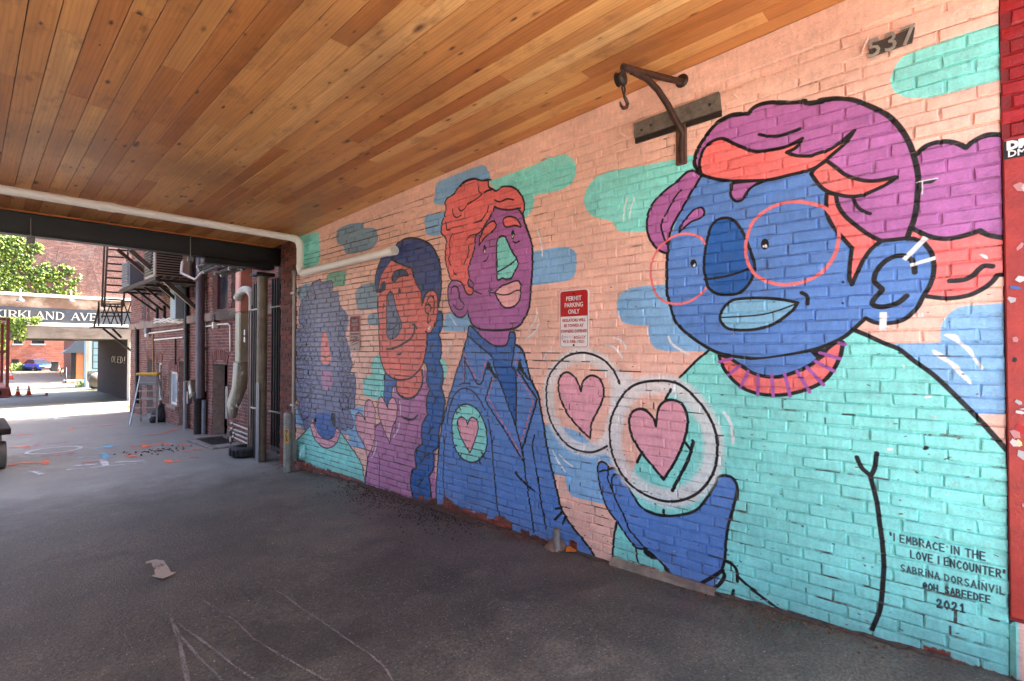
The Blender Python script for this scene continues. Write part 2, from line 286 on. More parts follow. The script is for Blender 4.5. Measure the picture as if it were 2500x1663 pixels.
MURAL = """P t 0|-123,3084c 7,3087 122,3084 203,3081 256,3069 289,3030 306,2989 307,2948 293,2902 258,2863 216,2839 160,2826 76,2823 -18,2822 -120,2823c
P t 0|1230,2849c 1654,2862 2006,2894 2160,2846 2220,2758 2217,2673 2141,2582 2007,2528 1962,2495 1933,2448 1861,2417 1656,2391 1234,2358c
S w 11 0 0|1850,2666 1871,2591 1882,2497
S w 11 0 0|1790,2654 1818,2581 1833,2504
P l 0|-127,1779c -40,1776 29,1774 76,1754 105,1717 121,1676 124,1599c 361,1593c 155,1244c -121,1268c
P w 0|111,1638 65,1635 47,1602 12,1567 -3,1524 -27,1484 -25,1466 -10,1487 13,1530 36,1567 59,1592 87,1615
P w 0|156,1557 146,1562 117,1542 93,1516 60,1488 48,1460 23,1430 13,1402 19,1398 42,1423 65,1450 93,1491 132,1522 151,1541
P l 0|1349,2005c 1759,2010 1881,1982 1935,1913 1921,1816 1864,1751 1687,1730c 1682,1650 1658,1595 1609,1563 1533,1554 1241,1552c
S w 16 0 0|1537,1652 1505,1594 1400,1533
P l 0|2795,2392c 2623,2392 2461,2391 2378,2375 2317,2338 2297,2290 2300,2200 2328,2137 2389,2114 2569,2105 2795,2102c
S w 14 0 0|2696,2560 2657,2466 2640,2341
S w 15 0 0|2697,1875 2720,1806 2778,1748 2789,1723
S w 15 0 0|2680,1772 2737,1700 2819,1657
P t 0|3269,3105c 2885,3115 2607,3135 2477,3138 2393,3120 2326,3069 2299,3001 2313,2927 2367,2873 2478,2852 2728,2864c 2735,2778 2790,2717 2853,2704 3039,2837c
P l 0|3251,3120c 3269,3201 3314,3257 3407,3274 3934,3262 4021,3225 4043,3144 4066,3063 3889,3014 3561,3044c
P l 0|4210,2954 4064,2954 3866,2949c 3865,2725c 4063,2723 4166,2750 4210,2800
P g 0|6055,3072 5784,3122 5399,3090c 5398,3021c 5189,2987 5115,2925 5114,2823 5281,2744 5780,2755 5888,2880 6020,2926
P t 0|7111,3175c 6525,3157c 6497,2906 6581,2709 7201,2735c 7205,2981c
P e 0|6321,2510 6290,2545 6213,2568 5860,2561 5817,2534 5830,2412 5872,2372 6135,2380 6303,2379 6336,2458
P g 0|5570,2263 5511,2314 5378,2343 5111,2346c 5081,2029c 5478,2035 5554,2110 5585,2200
P g 0|5303,1956 5218,1983 5067,1991c 5053,1839c 5274,1854
P g 0|7121,2454 6726,2461 6723,2255 7054,2244 7147,2333
P t 0|5159,1473 5036,1482 4969,1341 4903,1299 4927,1010 5086,984 5280,1002 5381,1027 5404,1158 5354,1230 5212,1266 5227,1373
S w 12 0 0|5087,1097 5128,1042 5134,981
P t 0|3979,1493 3908,1461 3862,1390 3867,1319 3912,1252 4010,1288 4010,1453
P l 0|3879,1903 3829,1927 3743,1929c 3847,1930 3520,1894c 3519,1744c 3894,1748 3919,1840 3889,1767 3904,1846
S w 11 0 0|3819,1907 3780,1854 3722,1794
S w 11 0 0|3858,1682 3833,1604 3853,1520
P l 0|5749,820c 5400,884c 5356,383c 5597,367 5723,394 5745,501 5941,507 5898,551
P l 0|7191,768c 6979,621 6922,428 7060,470 7186,460c
S w 7 0 0|5557,507 5506,454 5415,396
P l 0|2629,942c 2345,930 1991,766c 1969,702 2104,720 2014,411c 2187,408 2346,416 2399,491 2407,556c 2541,552c
S w 13 0 0|2534,741 2474,655 2403,593
S w 13 0 0|2467,718 2409,675 2339,644
P v 0|7104,1919 7133,2051 7072,2212 6983,2280 6895,2290 6879,2362 6793,2411 6709,2476 6593,2489 6495,2511 6462,2469 6320,2456 6181,2459 6150,2396 6165,2330 6016,2303 5985,2220 5970,2138 5854,2059 5770,1997 5755,1903 5796,1818 5823,1725 5766,1645 5710,1552 5695,1445 5692,1461 5649,1374 5732,1273 5585,1245 5574,1126 5572,1007 5581,877 5643,828 5727,800 5621,678 5641,589 5768,587 5810,544 5898,562 5941,524 6032,559 6336,585 6660,602 6763,506 6895,431 6978,547 7119,659 7093,813 7193,882 7193,1265 7203,1520 7198,1541 7203,1806 7085,1902
P f 0|6691,2387 6462,2407 6180,2331 6044,2209 5998,2059 5996,1838 6021,1470 5971,1186 6034,729 6337,679 6661,626 6718,1034 6697,1400 6747,1542 6734,1859 6739,2176
S k 9 0 0|7045,2416 7033,2376 6981,2357 6930,2370 6917,2408
S k 9 0 0|6905,2409 6894,2370 6843,2351 6793,2364 6780,2401
S k 9 0 0|6763,2387 6752,2348 6703,2330 6654,2342 6641,2379
S k 9 0 0|6969,2336 6958,2296 6906,2278 6856,2291 6843,2328
S k 9 0 0|6837,2326 6826,2286 6776,2269 6727,2281 6714,2318
S k 9 0 0|6682,2307 6671,2268 6622,2250 6575,2263 6562,2299
S k 9 0 0|7027,2255 7016,2215 6964,2198 6913,2211 6900,2249
S k 9 0 0|6883,2244 6872,2205 6821,2187 6772,2200 6759,2237
S k 9 0 0|6769,2240 6759,2201 6709,2184 6661,2197 6648,2234
S k 9 0 0|6972,2172 6960,2132 6909,2115 6859,2128 6845,2166
S k 9 0 0|6814,2168 6803,2129 6753,2112 6704,2125 6691,2162
S k 9 0 0|6696,2156 6686,2118 6637,2101 6589,2114 6577,2151
S k 9 0 0|7031,2102 7019,2062 6968,2045 6917,2059 6903,2097
S k 9 0 0|6892,2101 6881,2061 6831,2045 6781,2058 6768,2096
S k 9 0 0|6761,2086 6750,2047 6701,2030 6653,2044 6640,2081
S k 9 0 0|6067,2060 6058,2024 6015,2008 5973,2021 5962,2056
S k 9 0 0|6959,2025 6947,1985 6896,1969 6846,1983 6833,2021
S k 9 0 0|6808,2020 6797,1981 6747,1965 6699,1979 6686,2016
S k 9 0 0|6691,2015 6681,1976 6632,1960 6584,1974 6572,2011
S k 9 0 0|5995,1983 5986,1948 5944,1933 5902,1946 5891,1980
S k 9 0 0|5889,1973 5880,1938 5839,1923 5798,1936 5787,1970
S k 9 0 0|7166,1948 7154,1908 7101,1891 7049,1906 7035,1945
S k 9 0 0|7038,1954 7026,1915 6974,1898 6923,1913 6910,1951
S k 9 0 0|6896,1940 6885,1901 6834,1885 6784,1899 6771,1937
S k 9 0 0|6751,1942 6740,1903 6691,1887 6643,1901 6630,1939
S k 9 0 0|6059,1917 6050,1881 6007,1866 5965,1880 5954,1915
S k 9 0 0|5942,1914 5933,1879 5891,1864 5850,1878 5839,1912
S k 9 0 0|7084,1866 7072,1827 7020,1811 6968,1826 6955,1864
S k 9 0 0|6949,1862 6938,1823 6887,1808 6836,1822 6823,1861
S k 9 0 0|6833,1868 6822,1829 6772,1814 6723,1828 6710,1866
S k 9 0 0|6674,1857 6664,1819 6615,1804 6568,1818 6555,1855
S k 9 0 0|5999,1836 5990,1800 5947,1786 5906,1800 5895,1834
S k 9 0 0|5881,1834 5873,1799 5831,1785 5791,1798 5780,1833
S k 9 0 0|7174,1797 7163,1757 7109,1742 7057,1757 7043,1796
S k 9 0 0|7034,1795 7023,1756 6971,1740 6920,1755 6907,1794
S k 9 0 0|6873,1792 6862,1753 6812,1738 6762,1753 6749,1791
S k 9 0 0|6765,1793 6754,1755 6705,1740 6657,1755 6644,1792
S k 9 0 0|6061,1769 6052,1733 6009,1719 5967,1733 5956,1768
S k 9 0 0|5943,1772 5934,1737 5892,1723 5851,1737 5840,1772
S k 9 0 0|7079,1718 7067,1678 7015,1663 6964,1679 6950,1717
S k 9 0 0|6961,1721 6950,1682 6899,1667 6849,1682 6836,1720
S k 9 0 0|6830,1717 6819,1679 6769,1664 6720,1679 6707,1717
S k 9 0 0|6680,1715 6669,1677 6621,1663 6573,1678 6561,1715
S k 9 0 0|6006,1702 5997,1666 5954,1652 5913,1667 5902,1702
S k 9 0 0|5888,1694 5879,1659 5838,1646 5798,1660 5787,1694
S k 9 0 0|7162,1636 7150,1596 7097,1581 7045,1597 7031,1637
S k 9 0 0|7024,1632 7012,1593 6961,1578 6910,1594 6897,1633
S k 9 0 0|6884,1641 6873,1602 6823,1588 6773,1603 6760,1642
S k 9 0 0|6752,1642 6741,1604 6692,1590 6644,1606 6631,1643
S k 9 0 0|6053,1635 6044,1599 6001,1586 5960,1600 5948,1636
S k 9 0 0|5929,1627 5920,1592 5878,1579 5837,1593 5826,1628
S k 9 0 0|7104,1564 7092,1525 7040,1511 6988,1527 6975,1566
S k 9 0 0|6958,1565 6947,1526 6896,1512 6846,1528 6833,1567
S k 9 0 0|6822,1556 6811,1518 6762,1504 6713,1520 6700,1558
S k 9 0 0|6692,1567 6682,1529 6633,1515 6586,1531 6573,1568
S k 9 0 0|5984,1561 5974,1526 5932,1513 5891,1528 5880,1562
S k 9 0 0|5870,1563 5861,1528 5820,1515 5780,1530 5769,1564
S k 9 0 0|7156,1479 7144,1440 7091,1425 7039,1442 7025,1482
S k 9 0 0|7012,1484 7001,1445 6949,1431 6898,1448 6885,1487
S k 9 0 0|6893,1489 6882,1450 6831,1436 6782,1453 6769,1491
S k 9 0 0|6737,1481 6726,1443 6677,1430 6629,1446 6617,1484
S k 9 0 0|6040,1493 6031,1458 5988,1445 5946,1461 5935,1496
S k 9 0 0|5933,1489 5924,1454 5882,1441 5841,1456 5830,1491
S k 9 0 0|7173,1468 7161,1429 7110,1414 7057,1431 7044,1472
S k 9 0 0|7037,1467 7025,1428 6976,1414 6924,1431 6911,1471
S k 9 0 0|6911,1466 6899,1427 6851,1413 6800,1430 6788,1469
S k 9 0 0|6759,1477 6748,1440 6701,1426 6652,1442 6640,1481
S k 9 0 0|5963,1474 5954,1439 5914,1426 5872,1442 5862,1478
S k 9 0 0|5860,1486 5851,1451 5811,1438 5770,1453 5760,1489
S k 9 0 0|5747,1486 5738,1451 5699,1439 5659,1454 5649,1489
S k 9 0 0|7097,1389 7085,1350 7035,1336 6983,1353 6969,1393
S k 9 0 0|6983,1397 6972,1358 6923,1344 6872,1361 6859,1401
S k 9 0 0|6833,1394 6821,1356 6774,1342 6724,1359 6712,1399
S k 9 0 0|6698,1392 6687,1355 6641,1341 6592,1358 6580,1396
S k 9 0 0|5924,1416 5915,1381 5875,1368 5833,1384 5823,1419
S k 9 0 0|5799,1418 5790,1383 5751,1371 5711,1386 5701,1421
S k 9 0 0|5693,1418 5684,1384 5647,1372 5607,1387 5597,1422
S k 9 0 0|7171,1307 7159,1268 7108,1254 7055,1272 7041,1313
S k 9 0 0|7029,1313 7017,1275 6967,1261 6916,1279 6903,1319
S k 9 0 0|6892,1321 6881,1283 6832,1269 6782,1287 6770,1326
S k 9 0 0|6764,1322 6753,1285 6706,1271 6657,1288 6645,1328
S k 9 0 0|5964,1336 5954,1301 5914,1289 5873,1305 5862,1341
S k 9 0 0|5862,1341 5853,1307 5814,1295 5773,1310 5763,1346
S k 9 0 0|5764,1349 5755,1315 5716,1303 5676,1318 5666,1354
S k 9 0 0|7105,1234 7093,1195 7043,1182 6991,1200 6977,1240
S k 9 0 0|6959,1237 6948,1199 6899,1185 6848,1203 6835,1243
S k 9 0 0|6844,1243 6832,1206 6785,1193 6735,1210 6722,1250
S k 9 0 0|6696,1246 6685,1209 6638,1196 6590,1213 6578,1252
S k 9 0 0|5927,1267 5918,1232 5878,1220 5836,1236 5826,1272
S k 9 0 0|5800,1279 5791,1245 5752,1233 5712,1249 5701,1284
S k 9 0 0|5699,1279 5690,1245 5652,1233 5613,1249 5603,1284
S k 9 0 0|7169,1155 7157,1116 7106,1103 7053,1122 7040,1163
S k 9 0 0|7044,1158 7032,1119 6983,1106 6931,1125 6918,1165
S k 9 0 0|6887,1169 6876,1131 6828,1118 6778,1136 6765,1176
S k 9 0 0|6777,1166 6766,1129 6719,1116 6670,1134 6657,1173
S k 9 0 0|5962,1199 5953,1165 5913,1153 5871,1169 5861,1205
S k 9 0 0|5862,1199 5853,1165 5813,1153 5772,1169 5762,1205
S k 9 0 0|5746,1212 5737,1179 5699,1167 5659,1183 5649,1218
S k 9 0 0|7094,1081 7083,1042 7032,1030 6980,1049 6967,1089
S k 9 0 0|6972,1079 6961,1041 6911,1028 6861,1047 6848,1087
S k 9 0 0|6834,1086 6823,1048 6775,1036 6725,1054 6713,1094
S k 9 0 0|6709,1090 6698,1053 6651,1041 6603,1059 6591,1098
S k 9 0 0|5922,1135 5912,1101 5873,1089 5831,1106 5821,1142
S k 9 0 0|5805,1138 5796,1104 5757,1093 5717,1109 5707,1145
S k 9 0 0|5697,1137 5689,1103 5651,1092 5611,1108 5601,1144
S k 9 0 0|7169,1001 7157,963 7106,950 7053,970 7040,1011
S k 9 0 0|7039,1001 7028,963 6978,951 6927,970 6914,1010
S k 9 0 0|6898,1007 6887,969 6838,957 6788,976 6775,1016
S k 9 0 0|6765,1022 6754,984 6707,972 6658,991 6646,1030
S k 9 0 0|5975,1055 5966,1020 5925,1009 5884,1026 5873,1062
S k 9 0 0|5862,1062 5853,1028 5813,1017 5773,1033 5762,1069
S k 9 0 0|5740,1070 5731,1036 5693,1025 5653,1042 5643,1077
S k 9 0 0|7098,919 7086,881 7036,869 6984,889 6970,929
S k 9 0 0|6969,923 6958,885 6909,873 6858,893 6845,933
S k 9 0 0|6830,932 6819,894 6771,883 6722,902 6709,941
S k 9 0 0|6703,940 6692,903 6646,891 6597,910 6585,950
S k 9 0 0|5907,991 5897,957 5858,947 5817,964 5806,1000
S k 9 0 0|5805,1003 5796,969 5757,958 5717,975 5707,1011
S k 9 0 0|5691,1007 5682,974 5645,963 5605,980 5595,1015
S k 9 0 0|7167,842 7155,804 7105,792 7052,812 7039,853
S k 9 0 0|7043,850 7032,812 6982,801 6931,821 6918,861
S k 9 0 0|6887,860 6876,823 6828,812 6778,831 6765,871
S k 9 0 0|6752,867 6741,830 6694,819 6645,838 6633,878
S k 9 0 0|5966,921 5957,887 5917,876 5875,894 5864,930
S k 9 0 0|5855,931 5846,897 5806,887 5766,904 5755,940
S k 9 0 0|5751,929 5742,895 5704,885 5664,902 5654,938
S k 9 0 0|7109,761 7097,723 7047,712 6995,732 6982,773
S k 9 0 0|6967,776 6955,739 6906,728 6856,748 6843,788
S k 9 0 0|6840,789 6829,752 6781,741 6732,761 6719,801
S k 9 0 0|6684,791 6674,754 6627,744 6579,763 6567,802
S k 9 0 0|5905,850 5896,816 5856,806 5815,824 5804,860
S k 9 0 0|5792,866 5784,833 5745,822 5705,840 5694,876
S k 9 0 0|5694,870 5685,837 5647,827 5608,844 5598,879
P y 0|6585,681 6172,728 6032,559 6122,435 6285,375 6456,396 6582,501 6634,568
S k 13 0 0|7104,1919 7133,2051 7072,2212 6983,2280 6895,2290 6879,2362 6793,2411 6709,2476 6593,2489 6495,2511 6462,2469 6320,2456 6181,2459 6150,2396 6165,2330
S k 13 0 0|7199,1277 7072,1287 6975,1271 6974,1171 7070,1146 7197,1150
S k 13 0 0|6975,1271 6909,1397 6841,1336 6826,1213
S k 13 0 0|7178,807 7093,813 7091,712 7021,643 6965,573 6950,487 6895,431 6750,508
S k 13 0 0|6932,1123 6824,1066 6732,1052 6796,932 6915,875 6913,739 6966,660
S k 13 0 0|7152,1012 7027,1018 6985,970 7024,843
S k 13 0 0|6756,934 6716,840 6740,716 6791,638 6951,574
S k 13 0 0|7203,1806 7139,1821 7066,1827 6960,1885 6889,1879
S k 13 0 0|7193,1748 7083,1754 6976,1793 6870,1774 6785,1797
S k 13 0 0|7190,1574 7080,1566 6991,1631 6903,1622 6799,1637
S k 13 0 0|7196,1417 7078,1435 6954,1477 6866,1486
S k 13 0 0|7076,1918 7133,2051 7054,2228 6931,2293 6886,2241
S k 13 0 0|7000,2192 6998,2094 6943,1962 7049,1925
S k 11 0 0|5692,1461 5649,1374 5732,1273
S k 11 0 0|5753,1277 5585,1245 5572,1007 5614,992
S k 11 0 0|5603,984 5581,877 5643,828 5770,840
S k 11 0 0|5989,812 5856,800 5727,800 5621,678 5641,589 5746,595
S k 11 0 0|6011,686 5920,627 5887,552
S k 11 0 0|5746,595 5767,565 5810,544 5887,558 5941,524 6032,559
S k 11 0 0|5900,808 5833,691 5768,587
S k 11 0 0|5858,990 5729,953 5749,842
P c 0|6382,1811 6311,1756 6248,1619 6200,1506 6169,1418 6180,1455 6227,1373 6444,1381 6457,1452 6465,1414 6451,1620 6429,1750
S k 8 0 0|6420,1462 6299,1459 6204,1489
P m 0|6418,1263 6273,1296 6155,1248 6130,1157 6199,1050 6318,1026 6415,1074 6454,1178
P k 0|6172,717 6079,736 6056,659 6066,567 6147,604
P k 0|6660,589 6622,629 6571,610 6621,545
P p 0|6750,508 6660,553 6556,456 6406,390 6238,387 6099,438 6032,548 5941,512 6007,392 6120,310 6284,265 6479,287 6631,363
S k 13 1 0|6750,508 6660,553 6556,456 6406,390 6238,387 6099,438 6032,548 5941,512 6007,392 6120,310 6284,265 6479,287 6631,363
P t 0|7197,242c 6881,428 6750,498c 6657,372 6454,272 6260,262 6075,327 5985,417 5930,508c 5723,383 5514,260 5413,148 5352,-21c 5350,-262c 7187,-387c
S k 13 0 0|6750,498 6657,372 6454,278 6260,266 6075,329 5985,417 5930,508
S k 17 0 0|7155,263 6881,426
S k 14 0 0|5924,509 5723,383 5514,260 5413,148 5352,-21
P T 0|7059,68c 6886,210c 6863,87c
P u 0|4811,1010 4762,1151 4687,1090 4565,1041 4447,1041 4333,1104 4256,1210 4256,1313 4169,1309 4008,840c 4017,576 4037,310 4004,-77c 5370,-220c 5357,-25 5330,134 5303,284 5164,426 5138,671 5037,718 5032,891
S k 17 0 0|5357,-33 5323,135 5295,278
S k 15 0 0|5131,664 5031,723
S k 13 0 0|5048,329 5047,217 5051,-30
S k 11 0 0|5068,363 5047,314
S k 20 0 0|4618,831 4504,806 4411,818 4326,871
P y 0|4929,1298 4955,1238 4954,1104 4967,1037 4887,909 4811,1017 4799,1127 4737,1167 4725,1232 4851,1257
S k 14 1 0|4929,1298 4955,1238 4954,1104 4967,1037 4887,909 4811,1017 4799,1127 4737,1167 4725,1232 4851,1257
P r 0|4725,1261c 4279,1380c 4256,1265 4289,1161 4378,1074 4494,1038 4613,1052 4687,1105 4712,1154
S k 25 0 0|4724,1160 4699,1089 4613,1045 4494,1035 4378,1067 4289,1154 4245,1245 4262,1347
S k 17 0 0|4725,1232 4718,1160
P b 0|4002,1948c 3940,1926 3939,1794 3990,1710c 3949,1631 3949,1513 3979,1447c 3928,1369 3917,1265 3947,1179c 3907,1103 3886,1033 3886,1046 3926,861 3977,751 3996,585 4069,529c 4058,438 4068,351 4142,259c 4110,165 4109,-7c 4407,-13c 4454,102 4443,208 4420,274 4352,313c 4375,405 4364,496 4253,579c 4264,679 4254,782 4167,885c 4189,991 4178,945 4178,1059 4125,1150c 4179,1227 4180,1383 4246,1436c 4202,1551 4181,1633 4192,1734 4117,1733 4043,1831
S k 20 1 0|4002,1948c 3940,1926 3939,1794 3990,1710c 3949,1631 3949,1513 3979,1447c 3928,1369 3917,1265 3947,1179c 3907,1103 3886,1033 3886,1046 3926,861 3977,751 3996,585 4069,529c 4058,438 4068,351 4142,259c 4110,165 4109,-7c 4407,-13c 4454,102 4443,208 4420,274 4352,313c 4375,405 4364,496 4253,579c 4264,679 4254,782 4167,885c 4189,991 4178,945 4178,1059 4125,1150c 4179,1227 4180,1383 4246,1436c 4202,1551 4181,1633 4192,1734 4117,1733 4043,1831
S k 18 0 0|4134,794 4112,743 4166,691
S k 18 0 0|4070,768 4118,743
S k 18 0 0|4219,482 4208,450 4274,386
S k 18 0 0|4154,484 4208,450
S k 18 0 0|4284,201 4278,175 4328,125
S k 18 0 0|4229,224 4278,175
S k 15 0 0|4084,1625 4116,1565 4126,1525
S k 15 0 0|4094,1365 4062,1319
S k 15 0 0|4036,1353 4067,1312
S k 15 0 0|4072,1099 4040,1055 4076,999
S k 15 0 0|3998,1091 4040,1055
P h 0|4722,2722 4648,2755 4540,2768 4399,2750 4252,2704 4121,2638 4025,2538 3973,2432 3952,2324 3951,2179 3981,1997c 4012,2018c 4034,2126 4097,2164 4183,2151 4249,2080 4265,2013c 4282,2158 4339,2232 4408,2335 4449,2431 4574,2473 4721,2533 4822,2574 4772,2626 4722,2678
S k 20 1 0|4722,2722 4648,2755 4540,2768 4399,2750 4252,2704 4121,2638 4025,2538 3973,2432 3952,2324 3951,2179 3981,1997c 4012,2018c 4034,2126 4097,2164 4183,2151 4249,2080 4265,2013c 4282,2158 4339,2232 4408,2335 4449,2431 4574,2473 4721,2533 4822,2574 4772,2626 4722,2678
P h 0|4822,2567 4759,2625 4913,2633 5005,2626 5072,2551 5139,2444 5152,2331 5124,2237 5083,2226 5070,2308 5030,2395 4951,2470 4860,2527
S k 14 1 0|4822,2567 4759,2625 4913,2633 5005,2626 5072,2551 5139,2444 5152,2331 5124,2237 5083,2226 5070,2308 5030,2395 4951,2470 4860,2527
P r 0|4822,2567c 4696,2515 4574,2473 4449,2434 4408,2335 4339,2232 4277,2164 4265,2020c 4205,2132 4119,2169 4044,2140 4007,2064 4002,1951 4022,1853 4085,1748 4043,1844 4095,1746 4203,1741c 4181,1639 4202,1538 4268,1394 4380,1295 4495,1242 4614,1230 4788,1244 4929,1305 5023,1407 5050,1550 5065,1700 5080,1852 5081,2003 5081,2044 5089,2158 5083,2211 5056,2300 5030,2395 4951,2470
S k 18 0 0|5089,2173 5095,2083 5080,1931 5078,1927 5072,1776 5058,1625 5036,1475 4982,1356 4890,1277 4737,1232 4590,1231 4472,1250 4357,1309 4268,1387 4213,1497 4181,1619 4187,1734c 4203,1748
S k 18 0 0|4822,2570 4696,2519 4574,2474 4449,2436 4363,2432
S k 15 0 0|4449,2434 4408,2335 4339,2232 4277,2164 4265,2020c 4205,2125 4108,2168 4034,2136 4002,2051 4002,1951 4032,1820 4048,1831 4106,1739 4192,1728
S k 15 0 0|4070,1935 4054,2021 4076,2089 4118,2112 4172,2075 4210,1996 4204,1955 4160,1919 4171,1865 4155,1834 4117,1870
S k 18 0 0|4199,2023 4139,2026 4107,1997 4118,1957
P w 0|4124,1783 4127,1772 4134,1764 4144,1761 4153,1764 4160,1773 4163,1784 4161,1796 4153,1804 4144,1807 4134,1803 4127,1795
P d 0|4770,2304 4814,2345 4808,2396 4745,2433 4646,2441 4549,2416 4496,2354c 4585,2363 4683,2355 4745,2324
S k 10 1 0|4770,2304 4814,2345 4808,2396 4745,2433 4646,2441 4549,2416 4496,2354c 4585,2363 4683,2355 4745,2324
P d 0|5043,2276 5003,2325 4963,2337 4937,2304 4949,2253 5002,2227 5069,2225
S k 10 1 0|5043,2276 5003,2325 4963,2337 4937,2304 4949,2253 5002,2227 5069,2225
P k 0|4646,2191 4649,2168 4656,2151 4667,2145 4677,2152 4685,2170 4688,2194 4685,2218 4678,2235 4667,2240 4657,2233 4649,2215
P k 0|4954,2052 4957,2035 4963,2023 4971,2019 4980,2024 4986,2037 4989,2054 4987,2071 4980,2083 4972,2087 4963,2082 4957,2069
P w 0|4651,2164 4652,2155 4655,2149 4660,2147 4665,2150 4669,2157 4670,2166 4669,2175 4666,2181 4661,2183 4656,2180 4652,2173
P w 0|4953,2033 4954,2027 4957,2022 4961,2020 4965,2022 4968,2027 4969,2034 4968,2041 4965,2046 4961,2047 4957,2045 4954,2040
P D 0|4913,1768 4915,1961 4909,2146 4884,2196 4839,2211 4794,2182 4743,2062 4667,1913 4630,1858 4642,1787 4703,1716 4791,1682 4867,1686 4913,1742
S k 13 1 0|4913,1768 4915,1961 4909,2146 4884,2196 4839,2211 4794,2182 4743,2062 4667,1913 4630,1858 4642,1787 4703,1716 4791,1682 4867,1686 4913,1742
S k 13 0 0|4907,1776 4791,1795 4655,1863
S k 21 0 0|4918,1565 4815,1568 4690,1594 4569,1632 4474,1670 4416,1718 4394,1787 4400,1822 4429,1827
S k 18 0 0|4394,1833 4354,1783
P k 0|4727,1503c 4653,1522 4598,1542c 4640,1497c
P p 0|5302,277c 5346,386 5449,482 5539,574 5585,688 5556,770 5481,796 5408,768 5364,717c 5372,825 5351,904 5365,849 5337,936 5280,967 5210,953 5154,881 5139,807 5138,656 5151,533 5205,405
S k 13 1 0|5302,277c 5346,386 5449,482 5539,574 5585,688 5556,770 5481,796 5408,768 5364,717c 5372,825 5351,904 5365,849 5337,936 5280,967 5210,953 5154,881 5139,807 5138,656 5151,533 5205,405
P p 0|5072,933 5059,994 5013,1019 4953,978 4887,895c 4862,970 4811,1017 4748,1014 4698,939 4698,881 4722,786 4796,677 4840,512c 4937,625 5031,749 5086,887
S k 13 1 0|5072,933 5059,994 5013,1019 4953,978 4887,895c 4862,970 4811,1017 4748,1014 4698,939 4698,881 4722,786 4796,677 4840,512c 4937,625 5031,749 5086,887
S w 14 0 0|4666,752 4684,682 4771,586
S w 14 0 0|5103,490 5136,399 5204,299
S w 13 0 0|4656,992 4637,915 4636,851
P j 0|3541,1776c 3556,1687 3615,1568 3637,1497 3674,1416 3766,1241 3844,1051 3923,838 3988,527 4016,294 4019,113 4017,-410c 2076,-213c 2140,10c 2244,101 2363,194 2444,291 2476,368 2528,534 2571,680 2614,863 2659,1056 2681,1167 2715,1226 2778,1329 2819,1461 2866,1563 2945,1604 2945,1704c
P y 0|3541,1776c 3440,1744 3342,1674 3247,1615 3141,1591 3051,1605 3013,1724c 2945,1704c 2951,1595 2976,1485 2982,1412 2936,1377 2937,889c 3051,1116 3141,1296 3220,1492 3541,1677c
P b 0|3220,1492c 2982,1412c 2939,1377 2937,889c 3038,1089 3141,1296
P q 0|3449,2640 3385,2708 3201,2869c 3116,2824 3013,2800 2926,2797 2854,2720 2830,2635 2771,2500 2748,2399 2754,2249 2766,2073 2783,1941 2807,1880 2866,1811 2866,1792 2988,1741 3167,1737 3370,1742 3483,1794 3541,1885 3571,1928 3586,2039 3646,2194 3557,2336 3484,2477
P q 0|3792,2233 3840,2180 3847,2087 3815,1982 3737,1895 3645,1871 3586,1889 3556,1927 3601,2110 3661,2196
P q 0|3433,1753c 3013,1733c 3051,1605 3167,1591 3247,1615 3342,1674
P o 0|3891,3028c 3851,3067 3756,3089 3694,3138 3588,3175 3471,3174 3372,3136 3275,3114c 3268,3055 3221,3025c 3181,2998 3116,3017 3026,3007 2939,2965 2866,2885 2839,2799 2854,2720c 2914,2786c 3013,2795 3116,2819 3201,2859c 3248,2782 3330,2709 3385,2659 3449,2640c 3463,2524 3499,2429 3557,2326c 3535,2254 3549,2176 3477,2130 3498,2082 3571,2098 3631,2193 3707,2230 3800,2239c 3856,2369 3889,2498 3873,2653 3947,2737 3947,2822 3898,2898 3882,2979
S k 16 1 0|3891,3028c 3851,3067 3756,3089 3694,3138 3588,3175 3471,3174 3372,3136 3275,3114c 3268,3055 3221,3025c 3181,2998 3116,3017 3026,3007 2939,2965 2866,2885 2839,2799 2854,2720c 2914,2786c 3013,2795 3116,2819 3201,2859c 3248,2782 3330,2709 3385,2659 3449,2640c 3463,2524 3499,2429 3557,2326c 3535,2254 3549,2176 3477,2130 3498,2082 3571,2098 3631,2193 3707,2230 3800,2239c 3856,2369 3889,2498 3873,2653 3947,2737 3947,2822 3898,2898 3882,2979
S k 20 0 0|2854,2720 2830,2635 2771,2500 2748,2399 2754,2249 2766,2073 2786,1932 2819,1854 2866,1802 2890,1775 2963,1745 3102,1735 3301,1740 3412,1758 3498,1799 3549,1896
S k 16 0 0|3792,2233 3840,2180 3847,2087 3815,1982 3737,1895 3645,1871 3586,1894 3563,1927
S k 14 0 0|3800,2104 3792,2166 3738,2182 3684,2137 3676,2055 3616,2000 3630,1951 3706,1955 3768,2005
S k 12 0 0|3241,3111 3316,3133 3372,3131
S k 12 0 0|3400,3084 3400,3044 3372,3009
S k 12 0 0|3372,2999 3457,2972 3558,2953 3603,2916 3663,2907 3694,2948
S k 12 0 0|3779,2949 3763,2884 3709,2849 3648,2863
S k 12 0 0|3201,2921 3129,2888 3051,2900 2963,2873
S k 12 0 0|3275,2883 3302,2820 3371,2765 3478,2758
S k 12 0 0|3221,3025 3302,3024 3372,3004
S k 12 0 0|3442,2644 3528,2642 3572,2609
S k 12 0 0|3778,2701 3825,2635 3817,2520 3833,2449 3801,2394
S k 12 0 0|3543,2554 3550,2465 3609,2382
S k 12 0 0|3769,2344 3754,2306 3715,2292
S k 12 0 0|3882,2832 3865,2756 3818,2748
S k 12 0 0|3520,2223 3477,2180 3484,2121
S k 12 0 0|3549,2171 3520,2153
S k 12 0 0|3477,2115 3370,2078
S k 12 0 0|2933,2794 2884,2785
